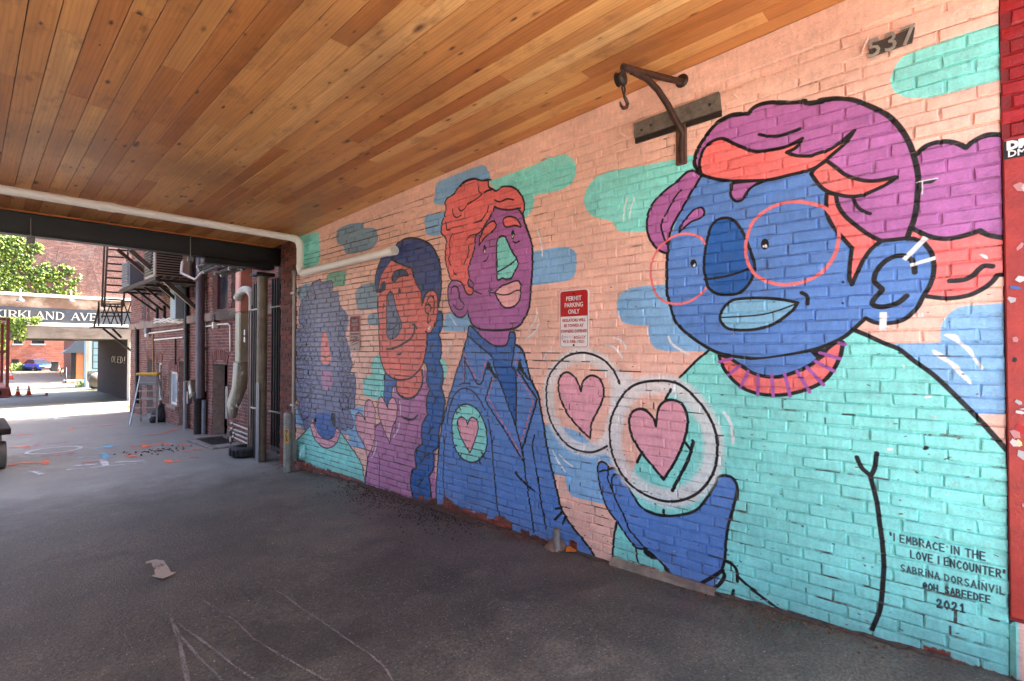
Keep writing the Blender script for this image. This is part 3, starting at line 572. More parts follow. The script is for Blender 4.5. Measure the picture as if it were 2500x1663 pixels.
P o 0|3399,2534c 3385,2611 3330,2689 3248,2729 3194,2720 3181,2675 3221,2643 3329,2593
S k 14 1 0|3399,2534c 3385,2611 3330,2689 3248,2729 3194,2720 3181,2675 3221,2643 3329,2593
P o 0|3051,2649 3090,2688 3077,2728 3013,2735 2939,2708 2890,2654 2884,2621c 2951,2646
S k 14 1 0|3051,2649 3090,2688 3077,2728 3013,2735 2939,2708 2890,2654 2884,2621c 2951,2646
P k 0|3306,2483 3309,2463 3316,2449 3326,2445 3337,2452 3344,2468 3347,2488 3344,2508 3337,2522 3327,2526 3316,2519 3309,2503
P k 0|2955,2566 2957,2546 2964,2532 2973,2528 2983,2535 2989,2551 2992,2572 2989,2592 2983,2605 2973,2609 2964,2602 2957,2586
P w 0|3314,2466 3315,2458 3319,2452 3324,2450 3329,2453 3332,2460 3333,2469 3332,2478 3329,2483 3324,2485 3319,2482 3315,2475
P w 0|2967,2555 2968,2547 2971,2541 2976,2540 2980,2543 2983,2549 2985,2558 2983,2566 2980,2571 2976,2573 2971,2570 2968,2563
S k 14 0 0|2970,2507 2939,2493 2902,2501
S k 10 0 0|3343,2376 3302,2386 3274,2421
P t 0|3167,2209 3174,2389 3168,2521 3141,2569 3102,2577 3058,2552 2988,2431 2920,2340 2914,2285 2951,2243 2988,2192 3051,2184 3102,2198 3141,2188
S k 15 1 0|3167,2209 3174,2389 3168,2521 3141,2569 3102,2577 3058,2552 2988,2431 2920,2340 2914,2285 2951,2243 2988,2192 3051,2184 3102,2198 3141,2188
S k 13 0 0|3161,2260 3038,2299 2933,2346
P z 0|3200,2075c 3115,2129 3038,2141 2976,2154 2914,2158 2884,2128 2884,2065 2890,2002 2939,1950 3013,1929 3089,1945 3154,2010
S k 14 1 0|3200,2075c 3115,2129 3038,2141 2976,2154 2914,2158 2884,2128 2884,2065 2890,2002 2939,1950 3013,1929 3089,1945 3154,2010
S k 11 0 0|3200,2075 3102,2049 3013,2052 2939,2073 2884,2074
S k 9 0 0|3261,2122 3277,2090
S k 10 0 0|3234,2111 3261,2084 3254,2050
S k 10 0 0|3254,2079 3200,2075
S k 16 0 0|3556,1687 3615,1558 3637,1497 3735,1303 3828,1083 3907,881 3972,634 4011,295 4019,217 4019,-13
S k 20 0 0|2945,1604 2866,1563 2819,1461 2778,1329 2715,1226 2681,1167 2659,1056 2614,863 2571,680 2528,545 2476,368 2455,305 2363,194 2244,101 2140,10
S k 15 0 0|3548,1687 3412,1607 3233,1496 3200,1407 3141,1287 3051,1116 2951,915 2867,700 2843,606 2831,494 2808,407 2785,280 2762,180 2733,34
S k 16 0 0|3556,1687 3548,1766 3519,1785 3440,1734 3342,1664 3220,1601 3115,1591 3051,1605 3019,1669 3007,1719c 2945,1699 2951,1604 2970,1504 2982,1412 2945,1377 2933,1314 2939,889
S k 15 0 0|3607,1483 3585,1448 3511,1341 3439,1255 3397,1238 3355,1269 3300,1405 3273,1444 3233,1378 3167,1305
S k 11 0 0|3592,1488 3599,1248
S k 12 0 0|3674,1219 3614,1237 3533,1241
S k 15 0 0|3233,1307 3273,1205 3314,1098c 3219,991 3089,864 2964,732 2855,613
S k 18 0 0|2915,1387 2843,1309 2772,1223 2709,1157 2715,1104 2772,959 2831,793 2867,709
S k 13 0 0|2945,1377 2915,1391 2890,1478c 2854,1389 2807,1319 2778,1307
P k 0|3314,1376c 3273,1448c 3233,1378 3160,1300c 3206,1313 3260,1368
P k 0|2909,1387c 2890,1487c 2854,1389 2781,1307c 2831,1327 2878,1374
S s 12 0 0|3607,1523 3594,1506 3582,1489
S s 12 0 0|3559,1459 3547,1442 3535,1425
S s 12 0 0|3515,1395 3503,1378 3491,1361
S s 12 0 0|3471,1332 3459,1315 3447,1299
S s 12 0 0|3415,1281 3390,1282 3382,1300
S s 12 0 0|3368,1332 3360,1350 3351,1368
S s 12 0 0|3335,1399 3327,1416 3318,1434
S s 12 0 0|3302,1465 3300,1470 3297,1476
S s 12 0 0|3610,1427 3611,1408 3611,1389
S s 12 0 0|3613,1355 3614,1336 3614,1317
S s 12 0 0|3616,1283 3616,1271 3617,1258
S s 12 0 0|3213,1303 3220,1285 3226,1268
S s 12 0 0|3238,1236 3245,1218 3251,1200
S s 12 0 0|3263,1168 3270,1151 3277,1133
S s 12 0 0|3263,1105 3250,1090 3238,1075
S s 12 0 0|3215,1049 3202,1034 3190,1019
S s 12 0 0|3168,993 3155,979 3143,965
S s 12 0 0|3121,940 3108,925 3096,912
S s 12 0 0|3074,887 3062,873 3050,859
S s 12 0 0|3028,834 3016,821 3004,807
S s 12 0 0|2983,783 2971,769 2959,756
S s 12 0 0|2938,732 2927,719 2915,705
S s 12 0 0|2894,682 2890,677 2885,671
S s 12 0 0|2911,1536 2916,1519 2921,1502
S s 12 0 0|2930,1472 2936,1455 2941,1438
S s 12 0 0|2915,1342 2902,1328 2890,1314
S s 12 0 0|2868,1289 2856,1275 2844,1261
S s 12 0 0|2822,1236 2811,1222 2799,1209
S s 12 0 0|2779,1184 2767,1170 2756,1157
S s 12 0 0|2742,1131 2748,1115 2754,1098
S s 12 0 0|2765,1068 2771,1052 2778,1035
S s 12 0 0|2789,1005 2795,988 2801,972
S s 12 0 0|2812,942 2819,925 2825,908
S s 12 0 0|2836,878 2843,861 2849,844
S s 12 0 0|2861,813 2867,796 2874,779
S k 15 0 0|3851,829 3828,960 3766,1087 3674,1169 3569,1190 3453,1152 3369,1075 3320,1007
S k 14 0 0|3280,924 3252,818 3232,698 3219,586 3199,432 3192,365 3166,184 3133,89 3095,37
S k 11 0 0|3206,775 3232,706
S k 12 0 0|3907,693 3898,622 3906,445 3913,298 3889,86 3880,47
S k 10 0 0|3867,729 3894,622
S k 15 0 0|2727,845 2750,759 2727,640 2682,439 2648,265 2605,95
S k 20 0 0|2945,499 2831,421 2733,377
S k 18 0 0|2444,299 2502,279
S k 20 0 0|2434,277 2476,226 2513,188
S k 16 0 0|2413,248 2419,206 2439,172
S k 18 0 0|2951,1036 2945,1036
P t 0|3569,1041 3439,1011 3355,932 3300,803 3300,679 3341,588 3438,516 3553,499 3672,541 3749,641 3780,760 3765,894 3688,1002
S k 14 1 0|3569,1041 3439,1011 3355,932 3300,803 3300,679 3341,588 3438,516 3553,499 3672,541 3749,641 3780,760 3765,894 3688,1002
S k 12 0 0|3689,1032 3651,980
S k 12 0 0|3734,978 3703,935
S k 12 0 0|3362,989 3397,933
S k 12 0 0|3804,742 3757,742
S k 12 0 0|3764,604 3718,630
S k 12 0 0|3642,570 3672,501
S k 12 0 0|3368,613 3313,559
S k 12 0 0|3320,615 3375,564
S k 12 0 0|3403,560 3382,500
P p 0|3557,849c 3591,900 3650,912 3696,875 3688,790 3612,679 3521,587c 3453,708 3413,820 3425,896 3482,925 3532,896
S k 12 1 0|3557,849c 3591,900 3650,912 3696,875 3688,790 3612,679 3521,587c 3453,708 3413,820 3425,896 3482,925 3532,896
P q 0|212,2534 201,2558 170,2582 120,2591 81,2584 48,2562 20,2532c -8,2559 -49,2575 -84,2571 -136,2547c -131,2072c -88,2084 -57,2101 -24,2131c 48,2111 106,2103 160,2128 200,2157 236,2179 245,2355
P o 0|247,2171c 200,2157 160,2128 106,2107 48,2111 -24,2131c -57,2101 -131,2072c -129,1906c -81,1910c -59,1873 -18,1842 28,1821 99,1813 199,1833c 196,2086c
S k 22 0 0|206,2552 170,2582 120,2589 81,2580 48,2560 20,2533c -8,2559 -49,2575 -84,2568 -136,2546
S k 22 0 0|231,2182 200,2157 160,2128 106,2108 48,2109 -24,2128c -57,2100 -131,2072
S k 20 0 0|-129,1912 -81,1910c -59,1876 -18,1842 28,1821 99,1814 183,1832
S k 22 0 0|86,1898 37,1899 4,1916 -19,1944 -37,1958 -64,1953
P t 0|1266,1559c 1352,1482 1460,1375 1553,1229 1784,759c 1945,302c 1969,187 1981,31c 1991,-248c -128,36c -139,1027c -102,1105 -55,1172 -11,1234 80,1352 152,1438 228,1508 285,1564 350,1598 417,1637 483,1666c
S k 15 0 0|1266,1555 1352,1482 1460,1375
S k 14 0 0|1520,1293 1563,1215
S k 13 0 0|1743,839 1784,759
S k 16 0 0|1945,302 1969,187 1979,41
S k 21 0 0|474,1666 417,1637 350,1598 285,1564 228,1508 152,1438 80,1352 -11,1234 -55,1172 -119,1078
P j 0|1310,2705 1390,2566 1463,2449 1519,2325 1539,2220 1547,2087 1547,1978 1531,1887 1494,1770 1440,1698 1351,1627 1258,1563 1176,1534 1065,1515 952,1508 830,1525 695,1552 611,1582 531,1628 486,1666 427,1734c 382,1705 316,1702 262,1720 215,1771 188,1829 158,1892 147,1969 154,2021 171,2076 186,2099 216,2120 258,2132 361,2134c 411,2180 483,2262 600,2502c 676,2623 892,2607 1200,2679
P q 0|1319,2724 1344,2773 1349,2809 1335,2866 1291,2932 1232,2991 1182,3022 1101,3035 1008,3013c 993,3033 955,3048 889,3043 783,3007 702,2988c 689,2972 618,2960 628,2968 553,2955 474,2921 405,2867 327,2797 284,2736 252,2672 227,2604 209,2526 200,2444 203,2379 207,2300 220,2216 236,2166 253,2135c 355,2133 411,2176 469,2238 516,2296 546,2359 551,2418c 601,2447 639,2496 677,2567 716,2584 787,2582 1003,2597 1284,2694
S k 20 0 0|1536,2308 1545,2166 1547,1978 1531,1887 1494,1770 1440,1698 1351,1627 1258,1567 1176,1534 1065,1515 952,1508 830,1525 695,1556 611,1585 531,1628 486,1669 427,1731c 382,1705 316,1702 262,1720 215,1771 188,1829 158,1892 145,1968 153,2041 173,2083 186,2102 216,2122 253,2132
S k 24 0 0|1314,2714 1344,2773 1349,2809 1335,2866 1291,2932 1232,2991 1182,3022 1101,3035 1008,3013c 993,3033 955,3048 889,3043 783,3007 702,2988c 689,2972 618,2960 628,2968 553,2952 474,2919 405,2865 327,2793 284,2730 252,2665 229,2598 213,2527 202,2445 203,2379 208,2300 221,2217 236,2173 247,2131
P o 0|1310,2731 1314,2796 1292,2863 1241,2900 1166,2903 1087,2845 979,2773 877,2756 799,2754 718,2777c 752,2734 800,2720c 752,2688 679,2665 650,2669 586,2678 524,2708 467,2749c 506,2696 593,2632 651,2595 716,2584 787,2582 893,2579 1003,2597 1168,2638 1284,2694
S k 19 1 0|1310,2731 1314,2796 1292,2863 1241,2900 1166,2903 1087,2845 979,2773 877,2756 799,2754 718,2777c 752,2734 800,2720c 752,2688 679,2665 650,2669 586,2678 524,2708 467,2749c 506,2696 593,2632 651,2595 716,2584 787,2582 893,2579 1003,2597 1168,2638 1284,2694
S k 17 0 0|949,2867 905,2846 848,2830 785,2831 730,2838
P o 0|599,2619c 556,2572 508,2517 437,2472 375,2454 289,2455c 330,2427 386,2405 444,2389 497,2396 545,2417 601,2450 639,2496 677,2567c 651,2591
S k 19 1 0|599,2619c 556,2572 508,2517 437,2472 375,2454 289,2455c 330,2427 386,2405 444,2389 497,2396 545,2417 601,2450 639,2496 677,2567c 651,2591
P o 0|598,2439c 555,2419c 546,2359 516,2296 469,2238 411,2176 355,2133c 395,2101 430,2050 460,1983 487,1915c 498,1958 494,2036 485,2113c 511,2152 553,2216 590,2287 602,2355
S k 20 1 0|598,2439c 555,2419c 546,2359 516,2296 469,2238 411,2176 355,2133c 395,2101 430,2050 460,1983 487,1915c 498,1958 494,2036 485,2113c 511,2152 553,2216 590,2287 602,2355
S k 20 0 0|361,2134 301,2132 247,2132
S k 16 0 0|476,2381 462,2343 439,2310 402,2286
P q 0|1319,2715 1353,2741 1398,2743 1471,2698 1555,2654 1623,2605 1673,2541 1693,2471 1688,2387 1654,2308 1596,2245 1539,2224 1534,2282 1510,2385 1463,2466 1390,2575 1310,2696
S k 16 1 0|1319,2715 1353,2741 1398,2743 1471,2698 1555,2654 1623,2605 1673,2541 1693,2471 1688,2387 1654,2308 1596,2245 1539,2224 1534,2282 1510,2385 1463,2466 1390,2575 1310,2696
S k 12 0 0|1444,2635 1499,2571 1561,2479
S k 13 0 0|1575,2459 1585,2407 1566,2332 1543,2283
P q 0|1096,2605 922,2582c 981,2564 1019,2532 1050,2489 1089,2489 1116,2527 1116,2577
S k 16 1 0|1096,2605 922,2582c 981,2564 1019,2532 1050,2489 1089,2489 1116,2527 1116,2577
P q 0|1454,2350c 1445,2393 1391,2453 1346,2488 1303,2489 1286,2452 1312,2422 1373,2407 1427,2372
S k 12 1 0|1454,2350c 1445,2393 1391,2453 1346,2488 1303,2489 1286,2452 1312,2422 1373,2407 1427,2372
P b 0|1280,2026 1292,2103 1279,2229 1261,2303 1236,2366 1194,2393 1137,2391 1090,2358 1044,2278 1014,2193 992,2126 981,2069 993,2006 1023,1953 1070,1916 1125,1907 1206,1918 1264,1965
S k 17 1 0|1280,2026 1292,2103 1279,2229 1261,2303 1236,2366 1194,2393 1137,2391 1090,2358 1044,2278 1014,2193 992,2126 981,2069 993,2006 1023,1953 1070,1916 1125,1907 1206,1918 1264,1965
S k 14 0 0|1289,2018 1164,2023 1077,2039 1015,2060
P k 0|901,2193 904,2177 912,2166 923,2163 934,2169 942,2182 944,2199 941,2215 933,2226 922,2229 911,2223 903,2210
P k 0|1339,2127 1342,2114 1349,2105 1360,2103 1370,2108 1378,2118 1381,2132 1378,2145 1370,2154 1360,2156 1349,2152 1342,2141
P w 0|909,2182 910,2176 913,2173 918,2172 922,2174 925,2179 926,2185 925,2190 922,2194 917,2195 913,2193 910,2188
P w 0|925,2184 926,2180 928,2177 931,2177 934,2178 936,2181 936,2185 936,2189 933,2192 930,2192 928,2191 925,2188
P w 0|1350,2114 1351,2110 1355,2108 1359,2107 1363,2109 1367,2112 1368,2116 1367,2120 1363,2122 1359,2123 1355,2121 1351,2118
P w 0|1347,2124 1347,2121 1349,2120 1352,2119 1355,2120 1356,2122 1357,2125 1356,2128 1355,2129 1352,2130 1349,2129 1347,2127
S s 20 1 0|905,2401 823,2425 741,2416 668,2390 605,2352 562,2275 544,2200 551,2129 582,2053 640,1987 725,1950 827,1944 919,1975 985,2029 1022,2105 1033,2195 1013,2289 975,2355
S s 16 0 0|1287,2252 1304,2284 1339,2310 1418,2336 1510,2323 1596,2273 1650,2189 1665,2099 1651,2006 1617,1938 1559,1889 1466,1870 1376,1886 1315,1925 1281,1961
P i 0|1190,1766 1174,1815 1125,1866 1062,1878 949,1874 841,1859 749,1833c 780,1787 842,1736 914,1700 1010,1683 1126,1690 1174,1724
S k 17 1 0|1190,1766 1174,1815 1125,1866 1062,1878 949,1874 841,1859 749,1833c 780,1787 842,1736 914,1700 1010,1683 1126,1690 1174,1724
S k 8 0 0|1186,1766 1079,1767 957,1772 863,1791 759,1827
S k 20 0 0|728,1889 702,1869 699,1824
P j 0|1136,1508c 974,1502 682,1549c 653,1508 696,1471 762,1435 866,1405 975,1413 1050,1455
P o 0|1198,1530c 1176,1460 1128,1388 1059,1330 976,1299 874,1293 777,1311 690,1345 619,1393 569,1467 541,1539 531,1603c 562,1603 605,1567 650,1509 696,1471 762,1435 866,1401 975,1413 1050,1455 1128,1508c
S k 20 1 0|1198,1530c 1176,1460 1128,1388 1059,1330 976,1299 874,1293 777,1311 690,1345 619,1393 569,1467 541,1539 531,1603c 562,1603 605,1567 650,1509 696,1471 762,1435 866,1401 975,1413 1050,1455 1128,1508c
P k 0|689,1551c 599,1574c 618,1524 647,1507 666,1523
S x 19 0 0|1196,1484 1120,1506
S x 19 0 0|1144,1403 1073,1462
S x 19 0 0|1070,1329 1023,1431
S x 19 0 0|968,1291 967,1409
S x 19 0 0|883,1289 891,1412
S x 19 0 0|794,1294 821,1422
S x 19 0 0|694,1323 756,1439
S x 19 0 0|626,1367 706,1463
S x 19 0 0|575,1445 663,1497
S x 19 0 0|547,1514 640,1545
S x 19 0 0|522,1591 549,1599
S k 24 0 0|220,1955 223,1991 233,2019 259,2042 302,2044 345,2019 379,1974 388,1927 369,1898 354,1879 364,1862 389,1829 395,1802 359,1786 315,1794 282,1809 253,1837
P w 0|270,2030c 254,2015c 163,2118c 183,2134c
P w 0|239,2000c 237,1983c 137,2008c 139,2027c
P w 0|366,1760c 334,1759c 338,1662c 370,1663c
P k 0|203,2412c 125,2412c 147,2393 183,2391 186,2352c 209,2360c
S w 6 0 0|208,2410 127,2411
S w 6 0 0|185,2408 186,2345
P w 0|186,1336c 158,1339c 159,1328c 186,1318c
P w 0|-22,2014 -43,2009 -50,1991 -38,1994
P w 0|344,1052c 317,1057c 317,1042c 341,1039c
P k 0|197,1065c 189,1084 174,1076 184,1065
P w 0|272,1484 263,1482 269,1464
P w 0|210,1728c 205,1751c 200,1731c 189,1754c 187,1725c
P k 0|521,1932 522,1929 524,1927 527,1926 529,1927 531,1930 532,1933 531,1936 529,1938 527,1939 524,1938 522,1935
P k 0|524,1817 525,1814 527,1811 530,1811 532,1812 534,1814 535,1817 534,1821 532,1823 529,1823 527,1822 525,1820
P j 0|2100,692 2083,719 2043,725 2015,686 1976,687 1932,670 1889,630 1847,572 1765,477 1685,439 1588,429 1494,445 1386,495 1316,569 1248,674 1223,729 1190,763 1142,771 1107,749 1088,696 1112,603 1144,475 1161,349 1174,231 1194,160 1253,44 1389,17 1515,39 1580,98 1628,121 1716,159 1797,165 1870,221 1945,297 2022,376 2067,483 2095,595
S k 14 0 0|2009,677 2032,712 2077,720 2106,681 2095,575 2061,465 2011,369 1934,300 1859,214 1787,159 1706,167
S k 12 0 0|2089,645 2043,662 2015,657 2019,608 1988,536
S k 17 0 0|2015,671 1976,687 1932,670 1879,613 1806,515 1735,446 1646,425 1550,433 1449,464 1360,509 1299,581 1223,712 1215,747 1174,770 1126,766 1095,727 1096,671 1120,569 1144,483 1161,381 1170,249 1190,178
S k 13 0 0|1911,645 1954,648 1982,614 1977,529 1933,433 1880,350 1838,266 1766,210 1706,162 1628,121 1580,90 1533,51
P k 0|1736,154 1676,161 1623,122 1667,108 1716,128
P k 0|1580,98 1552,80 1524,45 1571,57
S k 22 0 0|1190,169 1252,110 1320,52
S k 22 0 0|1186,171 1174,142 1203,84 1244,42
S k 14 0 0|1787,159 1782,96 1767,54
S k 18 0 0|1166,238 1122,226 1099,196 1096,133
S k 17 0 0|1095,165 1038,127 971,94 866,45 823,15
S k 18 0 0|1576,467 1578,440
S k 17 0 0|1119,70 1127,43
S k 21 0 0|386,1019 395,943 412,899
S k 21 0 0|472,986 452,934 418,898 402,839 386,753 376,654 366,555 361,455 365,366 374,249 386,184 415,92
S W 115 1 30|1936,1307 1982,1391 2056,1464 2154,1504 2267,1518 2397,1482 2496,1405 2559,1312 2578,1190 2566,1059 2509,944 2411,845 2304,800 2190,794 2112,816 2037,858 1963,963 1942,1093 1936,1202
P l 0.8|2409,928 2295,927 2210,880 2208,843 2308,853
S W 130 1 36|1644,1320 1533,1322 1448,1293 1365,1225 1294,1135 1247,1029 1236,921 1257,801 1312,697 1393,618 1511,562 1635,555 1764,590 1870,667 1940,781 1970,903 1964,1021 1918,1133 1838,1245 1751,1298
S W 60 0 25|1944,1375 1837,1351 1945,1232 1946,897 1991,795
S k 16 0 0|1917,1314 1966,1404 2044,1479 2148,1523 2269,1537 2407,1500 2512,1419 2580,1321 2601,1192 2587,1053 2527,932 2422,828 2308,781 2186,776 2104,799 2024,844
S k 17 1 0|1649,1345 1530,1346 1438,1315 1350,1242 1273,1147 1224,1035 1213,920 1234,793 1293,683 1380,598 1506,539 1639,530 1778,566 1893,648 1969,770 2002,900 1995,1026 1945,1146 1859,1265 1765,1321
P p 0|1631,1034c 1646,1078 1695,1128 1755,1142 1817,1109 1841,1041 1818,941 1746,838 1657,751 1576,675c 1495,812 1440,933 1408,1049 1412,1135 1448,1201 1521,1222 1578,1201 1616,1144
S k 18 1 0|1631,1034c 1646,1078 1695,1128 1755,1142 1817,1109 1841,1041 1818,941 1746,838 1657,751 1576,675c 1495,812 1440,933 1408,1049 1412,1135 1448,1201 1521,1222 1578,1201 1616,1144
P p 0|2257,1238c 2306,1332 2382,1381 2453,1352 2477,1273 2454,1159 2383,1050 2283,957 2174,884c 2156,1010 2103,1104 2057,1196 2056,1293 2102,1350 2173,1362 2239,1315
S k 16 1 0|2257,1238c 2306,1332 2382,1381 2453,1352 2477,1273 2454,1159 2383,1050 2283,957 2174,884c 2156,1010 2103,1104 2057,1196 2056,1293 2102,1350 2173,1362 2239,1315
S k 22 0 0|1371,963 1382,906 1414,815 1469,703 1515,611
S k 18 0 0|1418,940 1387,905
S k 17 0 0|1521,1293 1558,1229
S k 15 0 0|1736,840 1777,760
S w 14 0 0|2635,1470 2593,1535 2519,1551
S w 14 0 0|2038,1597 1955,1577 1890,1501
S w 14 0 0|1965,1649 1900,1625 1863,1572
S w 20 0 0|1170,1164 1127,1094 1116,982
T K 5.46 36|“I EMBRACE IN THE|338,581 -30,576
T K 5.85 36|LOVE I ENCOUNTER”|253,513 -94,513
T K 4.68 35|SABRiNA DORSAiNViL|294,433 -94,435
T K 5.85 33|@OH_SABEEDEE|206,372 -43,382
T K 7.02 39|2021|156,300 44,308"""
PAINT_EDGE = "7179,-12 6652,-3 6163,-11 5719,-10 5372,-25 5065,-43 4804,-38 4441,-34 4052,-4 3872,53 3701,-2 3537,-20 3340,-14 3245,17 3101,31 2976,-16 2820,-29 2727,22 2627,20 2466,8 2264,-8 2140,2 2114,4 1990,-24 1979,32 1787,39 1571,44 1363,42 1253,35 1062,33 866,30 561,39 134,85 -11,84 -146,82"
def pts_(t): return [(*map(float, q.rstrip('c').split(',')), 1 if q.endswith('c') else 0) for q in t.split()]
COURSE, BRICK_L, Z_BASE = 64.5, 206.0, -402.0              # brick bond of the painted wall, mm
def paint_wall():
    C = Canvas(MW, MH, PEACH)
    for ln in MURAL.split('\n'):
        h = ln.split('|'); k = h[0].split()
        if k[0] == 'P': C.fill(px(crom(pts_(h[1]), True)), PAL[k[1]], float(k[2]) or 1.)
        elif k[0] == 'S':
            cl = k[3] == '1'; q = crom(pts_(h[1]), cl); q = np.vstack([q, q[:1]]) if cl else q
            C.stroke(px(q), float(k[2]) / PX, PAL[k[1]], float(k[4]) / PX)
        else:
            txt = h[1]; a, b = [np.array(p[:2]) for p in pts_(h[2])]; d = b - a; hh = float(k[3])
            wid = lambda ch: .55 if ch in ' I\u201c\u201di' else 1
            n = sum(map(wid, txt)); x = 0
            for ch in txt:
                for st in FONT.get(ch, []):
                    C.stroke(px(np.array([a + d * (x + wid(ch) * (.14 + .68 * u)) / n + np.array([0, hh * v]) for u, v in st])), float(k[2]) / PX, PAL[k[1]])
                x += wid(ch)
    rg = np.random.default_rng(3)
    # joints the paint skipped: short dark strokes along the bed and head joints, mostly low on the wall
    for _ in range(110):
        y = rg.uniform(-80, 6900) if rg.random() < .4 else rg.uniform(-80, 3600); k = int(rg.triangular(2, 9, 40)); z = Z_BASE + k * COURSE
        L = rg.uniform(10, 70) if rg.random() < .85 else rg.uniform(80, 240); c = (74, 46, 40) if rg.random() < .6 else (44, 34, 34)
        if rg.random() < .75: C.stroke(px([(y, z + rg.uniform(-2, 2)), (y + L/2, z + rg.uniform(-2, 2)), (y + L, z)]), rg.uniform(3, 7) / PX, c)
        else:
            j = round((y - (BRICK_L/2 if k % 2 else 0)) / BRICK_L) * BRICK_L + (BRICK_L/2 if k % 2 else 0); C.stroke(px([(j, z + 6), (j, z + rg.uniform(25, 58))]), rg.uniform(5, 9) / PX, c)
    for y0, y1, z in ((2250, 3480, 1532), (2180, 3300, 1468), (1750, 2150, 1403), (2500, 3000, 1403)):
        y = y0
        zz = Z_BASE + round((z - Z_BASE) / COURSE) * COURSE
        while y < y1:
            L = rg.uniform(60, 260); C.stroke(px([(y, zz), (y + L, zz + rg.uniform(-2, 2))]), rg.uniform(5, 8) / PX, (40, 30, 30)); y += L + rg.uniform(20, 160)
    for _ in range(900):                                   # chips and specks
        y, z = rg.uniform(-80, 7100), rg.triangular(-100, 100, 2500); C.stroke(px([(y, z), (y + rg.uniform(2, 14), z + rg.uniform(-4, 4))]), rg.uniform(2, 6) / PX, [(70, 44, 38), (205, 196, 190), (120, 70, 55)][rg.integers(3)])
    # brush-laid unevenness, and paint worn thin on the arrises of the joints
    def vnoise(cy, cz):
        gy, gz_ = int(MW * PX / cy) + 3, int(MH * PX / cz) + 3; g = rg.normal(0, 1, (gz_, gy)); a = np.arange(MH) * PX / cz; b = np.arange(MW) * PX / cy; ia, ib = a.astype(int), b.astype(int); fa_, fb2 = (a - ia)[:,None], (b - ib)[None]
        fa_, fb2 = fa_ * fa_ * (3 - 2 * fa_), fb2 * fb2 * (3 - 2 * fb2); return ((g[ia][:,ib] * (1 - fb2) + g[ia][:,ib + 1] * fb2) * (1 - fa_) + (g[ia + 1][:,ib] * (1 - fb2) + g[ia + 1][:,ib + 1] * fb2) * fa_).astype(np.float32)
    C.a *= (1 + .028 * vnoise(420, 300) + .022 * vnoise(90, 30) + .020 * vnoise(14, 46) + .022 * vnoise(7, 7))[...,None]
    zr = np.abs(((np.arange(MH) + .5) * PX + MZ0 - Z_BASE + COURSE / 2) % COURSE - COURSE / 2)[:,None]; wear = np.clip((vnoise(26, 7) + .55 * vnoise(160, 120) - .55) * 1.2, 0, 1) * np.clip(1 - zr / 8, 0, 1)
    lum = C.a.mean(2); C.a += (np.array((150, 128, 118), np.float32) - C.a) * (wear * np.where(lum < 70, .75, .22))[...,None].astype(np.float32)
    spk = (vnoise(5, 5) + .4 * vnoise(60, 60) > 2.25); C.a[spk] = C.a[spk] * .45 + np.array((150, 140, 132), np.float32) * .55
    # bare brick below the ragged lower edge of the paint
    e = np.array(sorted((p[0], p[1]) for p in pts_(PAINT_EDGE))); yy = (np.arange(MW) + .5) * PX + MY0
    ze = np.interp(yy, e[:,0], e[:,1]); blk = (yy / 103).astype(int); j = rg.uniform(-24, 20, 200)[blk - blk.min()]; nz = np.convolve(rg.normal(0, 1, MW + 16), np.ones(6) / 6, 'same')[:MW]; ze = ze + j + 9 * nz + np.where((yy > 2300) & (yy < 4300), rg.choice([0, 0, 45, 64], 200)[blk - blk.min()], 0)
    zz = (np.arange(MH)[:,None] + .5) * PX + MZ0
    m = np.clip((ze[None] - zz) / 6 + .5, 0, 1).astype(np.float32); t = rg.uniform(.75, 1.25, (MH // 6 + 2, MW // 30 + 2)); t = np.kron(t, np.ones((6, 30)))[:MH,:MW]
    C.a += (np.array((122, 58, 42), np.float32) * t[...,None].astype(np.float32) - C.a) * m[...,None]
    g = np.clip(1 - (zz - ze[None]) / 260, 0, 1) ** 2 * .18 * (1 - m)                     # splash-back grime just above the pavement
    C.a += (np.array((96, 80, 68), np.float32) - C.a) * g[...,None].astype(np.float32)
    img = bpy.data.images.new('wall_paint', MW, MH); px_ = np.ones((MH, MW, 4), np.float32); px_[...,:3] = np.clip(C.a, 0, 255) / 255
    img.pixels.foreach_set(px_.ravel()); img.update(); img.pack(); return img
